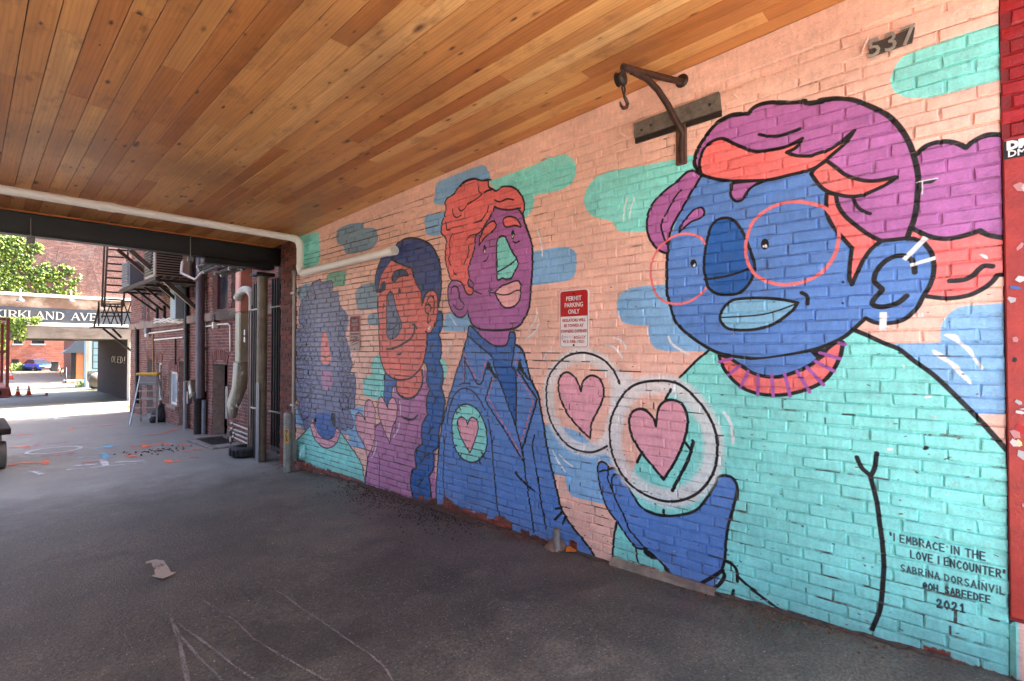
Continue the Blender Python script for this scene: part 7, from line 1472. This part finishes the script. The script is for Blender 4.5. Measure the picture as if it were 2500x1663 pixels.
# leafy bush hanging at the upper left of the far lot
weeds('weeds', 'leafy climber on the far brick wall under the ivy', [fa(x, 470) for x in (20, 60, 90)], 10, .2, 8, YF - .9)

# ------------------------------------------------------------------ fittings on the painted wall
def sign(y0, z0, y1, z1, label, faded=False):
    t = thing('parking_sign', label, 'sign', (WX - .012, (y0 + y1) / 2, min(z0, z1)), 'permit parking signs'); ya, yb = max(y0, y1), min(y0, y1); za, zb = min(z0, z1), max(z0, z1); w, h = ya - yb, zb - za; xx = WX - .012
    def rr(i, za_, zb_, r, top=True, bot=True):
        P_ = []; A_ = ya - i; B2 = yb + i
        def corner(cy_, cz_, a0): return [(cy_ - r * math.cos(R_(a)) , cz_ + r * math.sin(R_(a))) for a in (a0, a0 + 30, a0 + 60, a0 + 90)]
        # right = -Y : angles measured in (right, up)
        P_ += corner(B2 + r, zb_ - r, 0) if top else [(B2, zb_)]
        P_ += corner(A_ - r, zb_ - r, 90) if top else [(A_, zb_)]
        P_ += corner(A_ - r, za_ + r, 180) if bot else [(A_, za_)]
        P_ += corner(B2 + r, za_ + r, 270) if bot else [(B2, za_)]
        return P_
    m = MB(); m.poly([(xx, a, b) for a, b in rr(0, za, zb, .028)], (-1,0,0), .004); m.build('plate', M_SIGNW if not faded else mat('faded_white', (178, 160, 152), .5), t)
    mr = M_SIGNR if not faded else mat('faded_red', (128, 40, 46), .6); zm = za + h * .545
    m = MB(); m.poly([(xx - .001, a, b) for a, b in rr(.009, zm, zb - .009, .022, True, False)], (-1,0,0), .0008); m.build('red_panel', mr, t)
    fr1 = rr(.009, za + .009, zm, .022, False, True); fr2 = rr(.013, za + .013, zm + .001, .019, False, True); m = MB()
    for k in range(len(fr1)):
        k2 = (k + 1) % len(fr1)
        if k in (0,): continue
        m.add([(xx - .0012, *fr1[k]), (xx - .0012, *fr1[k2]), (xx - .0012, *fr2[k2]), (xx - .0012, *fr2[k])], [(0,1,2,3)])
    m.build('border', mr, t); yc = (ya + yb) / 2; L = lambda s, f_, sz, mt_, wd: text(s, sz, mt_, t, (xx - .0022, yc, za + h * f_), width=wd * w, bold=.0006)
    mw = M_SIGNW if not faded else MATS['faded_white']
    L('PERMIT', .845, .050, mw, .52); L('PARKING', .735, .050, mw, .62); L('ONLY', .622, .050, mw, .38)
    L('VIOLATORS WILL', .475, .034, mr, .80); L('BE TOWED AT', .385, .034, mr, .66); L('OWNERS EXPENSE', .29, .034, mr, .88)
    if not faded:
        m = MB(); m.poly([(xx - .0012, yc - (.42 - .05 * (k == 0)) * w + 0, za + h * .19) for k in (0,)] + [(xx - .0012, yc - .42 * w, za + h * .215), (xx - .0012, yc - .02 * w, za + h * .215), (xx - .0012, yc + .0 * w, za + h * .165), (xx - .0012, yc - .40 * w, za + h * .165)], (-1,0,0), .0006); m.build('logo_patch', mr, t)
        text('TOWING', .030, mw, t, (xx - .0022, yc - .21 * w, za + h * .19), width=.36 * w, bold=.0008); text('(', .05, mr, t, (xx - .0022, yc + .40 * w, za + h * .19)); text('SMITTY S', .028, mat('worn_grey', (178, 172, 172), .5), t, (xx - .0022, yc + .19 * w, za + h * .19), width=.36 * w)
        text('413-586-1021', .034, mr, t, (xx - .0022, yc, za + h * .115), width=.72 * w, bold=.0005)
    else:
        for k in range(3): m = MB(); m.bar((xx - .002, yc + .3 * w, za + h * (.15 + .07 * k)), (xx - .002, yc - .34 * w, za + h * (.23 + .07 * k)), .004, .008); m.build('scrawl', mr, t)
    for f_ in (.93, .055): m = MB(); m.lathe((xx - .002, yc, za + h * f_), [(.008, 0), (.008, .003), (.004, .006), (0, .006)], 10, (-1,0,0)); m.build('bolt', M_IRON, t)
a, b = aX((1368, 716), WX), aX((1440, 850), WX); sign(a.y, b.z - .002, b.y, b.z + .46, 'clean red and white permit parking sign left of the big blue face')
a, b = aX(fn(1112, 790), WX), aX(fn(1290, 1400), WX); sign(a.y, b.z, b.y, aX(fn(1290, 785), WX).z, 'faded defaced permit parking sign between the two farthest figures', True)

# iron davit with hook
dW = aX(frr(890, 470), WX); YD = dW.y; dd = lambda x, y: aY(frr(x, y), YD)
dav = thing('davit_hook', 'rusty iron davit arm with hanging hook near the ceiling', 'davit', aX(frr(935, 1245), WX))
tip = dd(320, 330); m = MB(); m.tube([Vector((WX + .01, YD, dW.z)), dd(600, 405), dd(430, 362), tip], .021, 12); m.build('arm', M_BROWN, dav)
st_ = [dd(400, 372), dd(545, 440), dd(650, 545), dd(745, 690), dd(820, 840), dd(890, 960)]; low = aX(frr(937, 1100), WX - .03); lo2 = aX(frr(938, 1235), WX - .012)
for q in st_: q.y = YD
m = MB(); m.tube(st_ + [Vector((WX - .03, YD, low.z)), Vector((WX - .012, YD, lo2.z))], [.017, .019, .02, .021, .021, .021, .022, .02], 12); m.build('strut', M_BROWN, dav)
m = MB(); m.lathe((WX - .013, YD, dW.z), [(.045, 0), (.045, .008), (.0, .01)], 14, (-1,0,0)); m.build('wall_collar', M_BROWN, dav)
m = MB(); m.bbox((WX - .02, YD - .03, lo2.z - .01), (WX - .0, YD + .045, low.z + .18), .006); m.build('wall_pad', mat('rust_stain_board', (96, 62, 46), .8, var=.3, vs=20), dav)
pu = dd(295, 440); m = MB(); m.lathe(pu + Vector((0, .02, 0)), [(0, 0), (.04, 0), (.03, .02), (.04, .04), (0, .04)], 14, (0,-1,0)); m.tube([tip, tip + Vector((-.012, 0, -.04)), pu], .012, 8); m.build('pulley', M_IRON, dav)
m = MB(); l0, l1 = dd(320, 470), dd(325, 600)
for s in (-.011, .011): m.tube([l0, (l0 + l1) / 2 + Vector((s * 1.6, 0, 0)), l1], .0055, 8)
m.build('link', M_IRON, dav); hk = [dd(*p) for p in ((328, 605), (345, 640), (362, 680), (350, 715), (320, 722), (298, 695), (288, 660))]; m = MB(); m.tube(hk, [.008, .010, .011, .011, .010, .008, .004], 10); m.build('hook', M_BROWN, dav)

# weathered board and number plate
def wallq(f, pts, X=WX): return [aX(f(*p), X) for p in pts]
q = wallq(frr, ((417, 868), (1232, 562), (1250, 735), (425, 1008)), WX - .03)
bd = thing('weathered_board', 'long weathered grey board fixed to the wall behind the davit', 'board', q[3]); m = MB(); m.poly(q, (-1,0,0), .028); m.build('face', mat('weathered_wood', (104, 94, 84), .75, var=.28, vs=30, bump=.003, bs=50, dirt=(76, 66, 58)), bd)
lo = [q[3] + Vector((.004, 0, -.012)), q[2] + Vector((.004, 0, -.012)), q[2] + Vector((.02, 0, -.03)), q[3] + Vector((.02, 0, -.03))]; m = MB(); m.poly([q[3] + Vector((.012,0,-.002)), q[2] + Vector((.012,0,-.002)), q[2] + Vector((.012,0,-.035)), q[3] + Vector((.012,0,-.035))], (-1,0,0), .015); m.build('shadow_strip', M_IRON, bd)  # dark strip stands for the shadow below the board
dr, du = (q[1] - q[0]), (q[0] - q[3]); 
for u_, v_ in ((.10, .35), (.22, .45), (.90, .40)): c = q[3] + dr * u_ + du * v_ + Vector((-.001,0,0)); m = MB(); m.lathe(c, [(.010, 0), (.008, .004), (0, .005)], 8, (-1,0,0)); m.build('nail_head', M_IRON, bd)
rt_ = dr.normalized(); up_ = Vector((1,0,0)).cross(rt_) * -1; up_ = rt_.cross(Vector((-1,0,0))) * -1
if up_.z < 0: up_ = -up_
q5 = wallq(fq, ((376, 345), (732, 205), (712, 320), (386, 432)), WX - .018); pl = thing('number_plate', 'small dark plate with metal house number 537 high on the wall', 'sign', q5[3])
m = MB(); m.poly(q5, (-1,0,0), .016); m.build('plate', mat('dark_plate', (66, 58, 52), .6, var=.25, vs=25), pl); c5 = (q5[0] + q5[1] + q5[2] + q5[3]) / 4; r5 = (q5[2] - q5[3] + q5[1] - q5[0]).normalized(); u5 = Vector((-1,0,0)).cross(r5); u5 = u5 if u5.z > 0 else -u5; W5 = (q5[1] - q5[0]).length
for i, ch in enumerate('537'): text(ch, .135, mat('grey_cast', (150, 146, 138), .5, .3, var=.2), pl, c5 + r5 * W5 * (i - 1) * .36 + Vector((-.004, 0, 0)), right=r5, up=r5.cross(Vector((-1,0,0))) * -1 if r5.cross(Vector((-1,0,0))).z < 0 else r5.cross(Vector((-1,0,0))), depth=.004, bold=.0005, name='numeral')
# bent nails and hooks painted over
for i, (f, a, b, lb) in enumerate(((fq, (375, 285), (322, 405), 'long painted nail beside the number plate'), (frr, (295, 968), (345, 988), 'painted peg left of the weathered board'), (frr, (1370, 588), (1408, 615), 'painted peg right of the weathered board'), (fr(700, 0, 2.946), (1862, 1120), (1925, 1160), 'bent teal nail on the teal cloud above the purple face'), (fr(700, 0, 2.946), (862, 1505), (912, 1520), 'painted peg below the ceiling above the braided figure'), (fr(1060, 400, 3.92), (808, 70), (812, 118), 'short teal spring hook above the purple face'))):
    p, q_ = aX(f(*a), WX - .05), aX(f(*b), WX - .012); m = MB(); q_.x = WX + .0; m.tube([q_, (p + q_) / 2 + Vector((-.012,0,0)), p], .006, 7); solo(m, 'wall_peg', M_MURAL, lb, 'peg', 'pegs in the painted wall')
# pipe stub and leaf at the foot of the wall
sb = aG(fj(1155, 1365)); stb = thing('pipe_stub', 'short grey pipe stub set in mortar at the foot of the wall', 'pipe', sb); sb = Vector((WX - .07, sb.y, gz(sb.y))); zs_ = .17; mat('crumb_base', (118, 92, 78), .95, var=.3, vs=30, bump=.006, bs=60)
m = MB(); m.tube([sb + Vector((0,0,-.03)), sb + Vector((.0,.01,zs_))], .028, 14); m.build('barrel', mat('old_lead', (132, 122, 112), .6, .3, var=.25, vs=20), stb); m = MB(); m.lathe(sb + Vector((.06, .05, 0)), [(.11, -.02), (.09, .02), (.05, .06), (.02, .08)], 12); rb = random.Random(3); m.v = [(min(x + rb.uniform(-.02,.02), WX), y + rb.uniform(-.02,.02), z + rb.uniform(-.01,.01)) for x, y, z in m.v]; m.build('mortar_collar', MATS['crumb_base'], stb)
lf_ = aG(fj(1258, 1372)); m = MB(); m.v = []; m.add([lf_ + Vector(p) for p in ((0,0,.01), (.04,.02,.03), (.08,0,.035), (.10,-.04,.02), (.06,-.07,.012), (.01,-.05,.02))], [(0,1,2,3,4,5)]); m.add([lf_ + Vector(p) for p in ((0,0,.008), (.04,.02,.028), (.08,0,.033), (.10,-.04,.018), (.06,-.07,.010), (.01,-.05,.018))], [(5,4,3,2,1,0)]); solo(m, 'fallen_leaf', mat('orange_leaf', (208, 120, 40), .6), 'single curled orange leaf beside the pipe stub', 'leaf')
# folded bracket on the far teal shirt
p = aX(fr(700, 860, 4.612)(195, 1110), WX); m = MB(); m.add([(WX - .005, p.y + .12, p.z - .08), (WX - .005, p.y - .06, p.z - .08), (WX - .005, p.y - .05, p.z + .09), (WX - .08, p.y - .03, p.z - .085), (WX - .04, p.y + .05, p.z + .08)], [(0,1,3),(1,2,3),(2,4,3),(4,0,3),(0,4,2),(0,2,1)]); solo(m, 'wall_bracket', M_MURAL, 'small folded bracket painted teal on the farthest figure', 'bracket')

# red pilaster at the near end of the wall
pil = thing('red_pilaster', 'glossy red pilaster covered in torn stickers at the near wall end', 'pilaster', (WX, -.22, .3)); zj = aX((2470, 335), WX).z; zb_ = aX((2475, 1516), WX).z
m = MB(); m.box((WX - .005, -.33, zb_), (WX + .34, -.103, 3.6)); m.build('core', mat('mortar_red', (120, 22, 26), .6, var=.15, bump=.004), pil)
brick_wall(pil, M_BR_RED, 'Y', WX - .002, -.33, -.104, zj, 3.42, .0645, .206, n_ind=60, seed=77, bev=.006, depth=.010, header=0, joint=.006)
m = MB(); m.bbox((WX - .016, -.33, zb_ + .02), (WX + .004, -.106, zj - .004), .004); m.build('panel', mat('dull_red_panel', (164, 50, 40), .42, var=.22, vs=9, bump=.002, dirt=(150, 30, 34)), pil)
m = MB(); m.bbox((WX - .02, -.33, -.3), (WX + .3, -.102, zb_ - .0), .02); m.build('plinth', M_MURAL, pil)
rs = random.Random(12); XS = WX - .0185
def sticker(y, z, w_, h_, mt_, rot=0., k=0, ragged=True):
    n_ = 5 if ragged else 4; P_ = []
    for i in range(n_):
        a = 2 * math.pi * (i + .5) / n_; rr_ = (1.0 if not ragged else rs.uniform(.55, 1.2)); u, v = max(-1, min(1, 1.35 * math.cos(a) * rr_)) * w_ / 2, max(-1, min(1, 1.35 * math.sin(a) * rr_)) * h_ / 2
        P_.append((XS - .0003 * (k % 7), min(y + u * math.cos(rot) - v * math.sin(rot), -.112), z + u * math.sin(rot) + v * math.cos(rot)))
    m = MB(); m.poly(P_, (-1,0,0), .0012); return m.build('sticker', mt_, pil)
s1, s2 = aX((2448, 348), WX - .02), aX((2500, 392), WX - .02); P_ = [(XS, s1.y - .0, aX((2448, 350), WX).z), (XS, -.31, aX((2500, 340), WX).z), (XS, -.31, aX((2500, 384), WX).z), (XS, s1.y - .0, aX((2448, 393), WX).z)]
P_ = [(x, min(y, -.108), z) for x, y, z in P_]; m = MB(); m.poly(P_, (-1,0,0), .0015); m.build('sticker', M_BLACK, pil); zz0 = aX((2470, 372), WX).z
zmid = (P_[0][2] + P_[3][2]) / 2; hS = abs(P_[0][2] - P_[3][2]); text('DREAM', hS * .62, M_SIGNW, pil, (XS - .002, P_[0][1] - .01, zmid + hS * .20), align='LEFT', bold=.004, name='sticker_print'); text('DMAX', hS * .5, M_SIGNW, pil, (XS - .002, P_[0][1] - .012, zmid - hS * .26), align='LEFT', bold=.001, name='sticker_print')
CL = [mat('sticker_white', (204, 190, 186), .5), MATS['sticker_white'], mat('sticker_pink', (190, 130, 128), .5), mat('sticker_grey', (176, 170, 168), .5), M_BLACK, mat('sticker_cream', (226, 206, 140), .5), mat('sticker_blue', (70, 96, 150), .5), M_SIGNR]
for i in range(58): sticker(-.112 - rs.uniform(.012, .19), rs.uniform(.75, zj - .12) if i % 3 else rs.uniform(1.0, 1.9), rs.uniform(.008, .045), rs.uniform(.01, .06), CL[rs.choice([0,0,1,2,2,3,3,4,5,6,7])], rs.uniform(-.8, .8), i)

# ------------------------------------------------------------------ marks and litter on the pavement
def spray(name, col, dens=.5, sc=60):
    m = bpy.data.materials.new(name); t = NT(m); p = t.pos(); t.set(t.b.inputs['Base Color'], srgb(col)); t.b.inputs['Roughness'].default_value = .7
    tr = t.n('BsdfTransparent'); mx = t.n('MixShader'); t.set(mx.inputs[0], t.ramp(t.math('ADD', t.math('MULTIPLY', t.noise(p, sc, 5, .7), .6), t.math('MULTIPLY', t.noise(p, 6, 4, .6), .4)), [(dens - .06, 0.), (dens + .06, .92)])); t.t.links.new(tr.outputs[0], mx.inputs[1]); t.t.links.new(t.b.outputs[0], mx.inputs[2]); t.t.links.new(mx.outputs[0], t.out.inputs['Surface']); return m
SP = dict(o=spray('spray_orange', (236, 112, 74), .475), r=spray('spray_red', (206, 76, 82), .505), b=spray('spray_blue', (110, 184, 214), .47), w=spray('spray_white', (206, 206, 206), .465), s=spray('scuff_white', (140, 137, 132), .475, 110), c=spray('chalk_patch', (188, 182, 168), .40, 60))
NM = [0]
def mark(c, pts, wd, name='paint_mark', lift=None):
    NM[0] += 1; h = .004 + .0006 * (NM[0] % 9); P_ = [aG(p) for p in pts]; Q = []
    for i in range(len(P_) - 1):
        n_ = max(2, int((P_[i+1] - P_[i]).length / .08))
        for k in range(n_): Q.append(P_[i].lerp(P_[i+1], k / n_))
    Q.append(P_[-1]); vs = []
    for i, p in enumerate(Q):
        t = (Q[min(i + 1, len(Q) - 1)] - Q[max(i - 1, 0)]); t.z = 0; t.normalize(); nn = Vector((-t.y, t.x, 0)); w0 = wd / 2 * random.uniform(.75, 1.25)
        for s in (1, -1): v = p + nn * w0 * s; vs.append((v.x, v.y, gz(v.y) + h))
    m = MB(); m.add(vs, [(2*i, 2*i+1, 2*i+3, 2*i+2) for i in range(len(Q)-1)]); return m.build(name, SP[c], ground)
A_ = lambda *q: [fa(*p) for p in q]; B2_ = lambda *q: [fb_(*p) for p in q]; G_ = lambda *q: [fgd(*p) for p in q]
for c, q, w_ in (('w', A_((310, 970), (470, 955)), .10), ('w', A_((540, 953), (780, 944)), .10), ('w', A_((540, 940), (540, 968)), .08), ('o', A_((670, 1062), (682, 1042), (870, 1036)), .07), ('o', A_((950, 1025), (1130, 1011)), .12), ('r', A_((70, 1112), (330, 1102)), .1), ('o', A_((85, 1230), (275, 1222)), .10), ('o', A_((255, 1210), (262, 1238)), .09), ('r', A_((310, 1218), (370, 1196)), .10), ('r', A_((450, 1196), (640, 1178)), .09), ('b', A_((905, 1238), (1060, 1226)), .10), ('b', A_((1015, 1203), (1055, 1232)), .10), ('b', A_((1060, 1222), (1320, 1200)), .04), ('b', A_((740, 1326), (1060, 1322)), .06), ('b', A_((975, 1284), (1030, 1335)), .09), ('b', A_((960, 1296), (1130, 1291)), .05),
    ('o', A_((1240, 1220), (1310, 1215)), .09), ('o', A_((1365, 1200), (1425, 1226)), .09), ('o', A_((1400, 1208), (1560, 1190)), .07), ('o', A_((1230, 1250), (1390, 1236)), .05), ('o', A_((1210, 1296), (1290, 1322)), .09), ('r', A_((385, 1312), (590, 1298)), .10), ('r', A_((655, 1290), (700, 1276)), .10), ('r', A_((750, 1200), (860, 1192)), .09), ('o', A_((90, 1405), (150, 1380), (450, 1376)), .07), ('o', A_((440, 1350), (442, 1392)), .07), ('o', A_((100, 1395), (140, 1395)), .16), ('w', A_((635, 1440), (1000, 1408), (1410, 1370)), .05), ('w', A_((720, 1402), (920, 1390)), .10), ('w', A_((1090, 1370), (1390, 1356)), .07), ('w', A_((985, 1345), (1012, 1402)), .09), ('r', A_((780, 1380), (1040, 1352)), .08), ('w', A_((270, 1462), (330, 1462), (400, 1488)), .06), ('w', A_((790, 1155), (860, 1150)), .07),
    ('o', B2_((165, 1030), (300, 1012), (465, 970)), .10), ('o', B2_((0, 1142), (120, 1130), (270, 1120)), .07), ('b', B2_((340, 1090), (440, 1080)), .08), ('o', B2_((295, 1102), (370, 1122)), .1), ('o', B2_((430, 1132), (550, 1114)), .10), ('o', B2_((340, 1266), (375, 1296), (470, 1274)), .08), ('o', B2_((505, 1194), (690, 1162)), .10), ('o', B2_((560, 1245), (660, 1250)), .07), ('o', B2_((110, 1120), (150, 1150)), .09), ('o', B2_((0, 1240), (40, 1240)), .10)): mark(c, q, w_)
cc = aG(fa(520, 1255)); ring = MB(); n_ = 36; vs = []
for k in range(n_):
    a = 2 * math.pi * k / n_
    for r_i in (.40, .34): x, y = cc.x + r_i * math.cos(a), cc.y + r_i * math.sin(a) * 1.05; vs.append((x, y, gz(y) + .0095))
ring.add(vs, [(2*k, 2*k+1, (2*k+3) % (2*n_), (2*k+2) % (2*n_)) for k in range(n_)]); ring.build('paint_ring', SP['w'], ground)
for q, w_ in ((G_((1230, 400), (1400, 480), (1500, 560), (1700, 690), (1900, 830), (1980, 900), (2030, 980)), .012), (G_((930, 510), (1120, 630), (1230, 740), (1400, 840), (1640, 975)), .013), (G_((790, 650), (960, 770), (1050, 840), (1120, 900), (1240, 975)), .013), (G_((770, 660), (800, 720), (900, 830), (1040, 975)), .016), (G_((740, 580), (790, 730), (820, 860), (845, 985)), .022)): mark('s', q, w_, 'tyre_scuff')
mark('c', G_((604, 298), (650, 286), (700, 294)), .05, 'paint_patch'); mark('c', G_((668, 290), (690, 325), (706, 368)), .075, 'paint_patch'); mark('c', G_((660, 364), (712, 378), (758, 352)), .06, 'paint_patch')
# litter: brick crumbs, leaves and grit along the foot of the wall
def crumbs(name, label, n, gen, smin, smax, material, seed):
    rl = random.Random(seed); m = MB()
    for i in range(n):
        p = gen(rl); s = rl.uniform(smin, smax); z = gz(p[1]); M = Matrix.Translation((p[0], p[1], z + s * .25)) @ Matrix.Rotation(rl.uniform(0, 6.3), 4, 'Z') @ Matrix.Rotation(rl.uniform(-.5, .5), 4, 'X'); q = [M @ Vector((x * s * rl.uniform(.3, .6), y * s * rl.uniform(.3, .6), zz * s * rl.uniform(.2, .45))) for x in (-1, 1) for y in (-1, 1) for zz in (-1, 1)]
        m.add(q, [(0,1,3,2),(4,6,7,5),(0,4,5,1),(2,3,7,6),(0,2,6,4),(1,5,7,3)])
    o = m.build(name, material); return tag(o, label, 'litter', kind='stuff')
wy = lambda r, a, b, d: (WX - .01 - abs(r.gauss(0, d)), r.uniform(a, b))
crumbs('brick_crumbs', 'red brick crumbs along the foot of the painted wall', 420, lambda r: (WX - .01 - abs(r.gauss(0, .05)), r.choice([r.gauss(3.6, .25), r.gauss(2.9, .2), r.gauss(4.4, .5), r.uniform(.2, 6.8)])), .003, .014, mat('crumb_red', (122, 62, 46), .9, var=.3, vs=40), 1)
crumbs('soil_crumbs', 'dark soil and leaf litter swept against the wall', 1300, lambda r: (WX - .02 - abs(r.gauss(.12, .2)), r.choice([r.gauss(4.3, .35), r.gauss(5.1, .3), r.gauss(3.7, .25)])), .003, .012, mat('crumb_dark', (54, 42, 34), .95, var=.3, vs=40), 2)
crumbs('grit', 'pale grit and paper scraps scattered on the pavement', 260, lambda r: (r.uniform(.2, 3.1), r.uniform(.8, 13)), .002, .007, mat('crumb_pale', (176, 168, 158), .9, var=.2, vs=40), 3)
crumbs('dry_leaves', 'dry leaves gathered behind the bollard and at the wall base', 220, lambda r: (WX - .02 - abs(r.gauss(0, .09)), r.choice([r.gauss(7.5, .22), r.gauss(.75, .18), r.gauss(1.0, .25)])), .004, .013, mat('crumb_leaf', (104, 76, 54), .9, var=.35, vs=40), 4)
dm = MB(); rdm = np.random.default_rng(33); yv = np.arange(.1, 7.1, .05); vs = []           # packed dirt in the angle between wall and pavement
for y in yv: w_ = .012 + .03 * abs(rdm.normal(0, .6)) + (.05 if 3.4 < y < 5.4 else 0); h_ = .006 + .014 * rdm.uniform(); vs += [(WX + .01, y, gz(y) + h_), (WX - w_ * .5, y, gz(y) + h_ * .6 + .004), (WX - w_, y, gz(y) + .0035)]
dm.add(vs, [(3*i+k, 3*i+3+k, 3*i+4+k, 3*i+1+k) for i in range(len(yv)-1) for k in range(2)], True); tag(dm.build('packed_dirt', mat('packed_dirt', (78, 64, 55), .95, var=.4, vs=25, bump=.008, bs=60)), 'packed dirt in the angle at the foot of the painted wall', 'dirt', kind='stuff')
rbp = aG(fb_(280, 1175)); crumbs('asphalt_rubble', 'broken brick and tar rubble on the alley pavement', 80, lambda r: (rbp.x + r.gauss(0, .28), rbp.y + r.gauss(0, .22)), .006, .028, mat('rubble', (84, 60, 50), .9, var=.3, vs=40), 5)
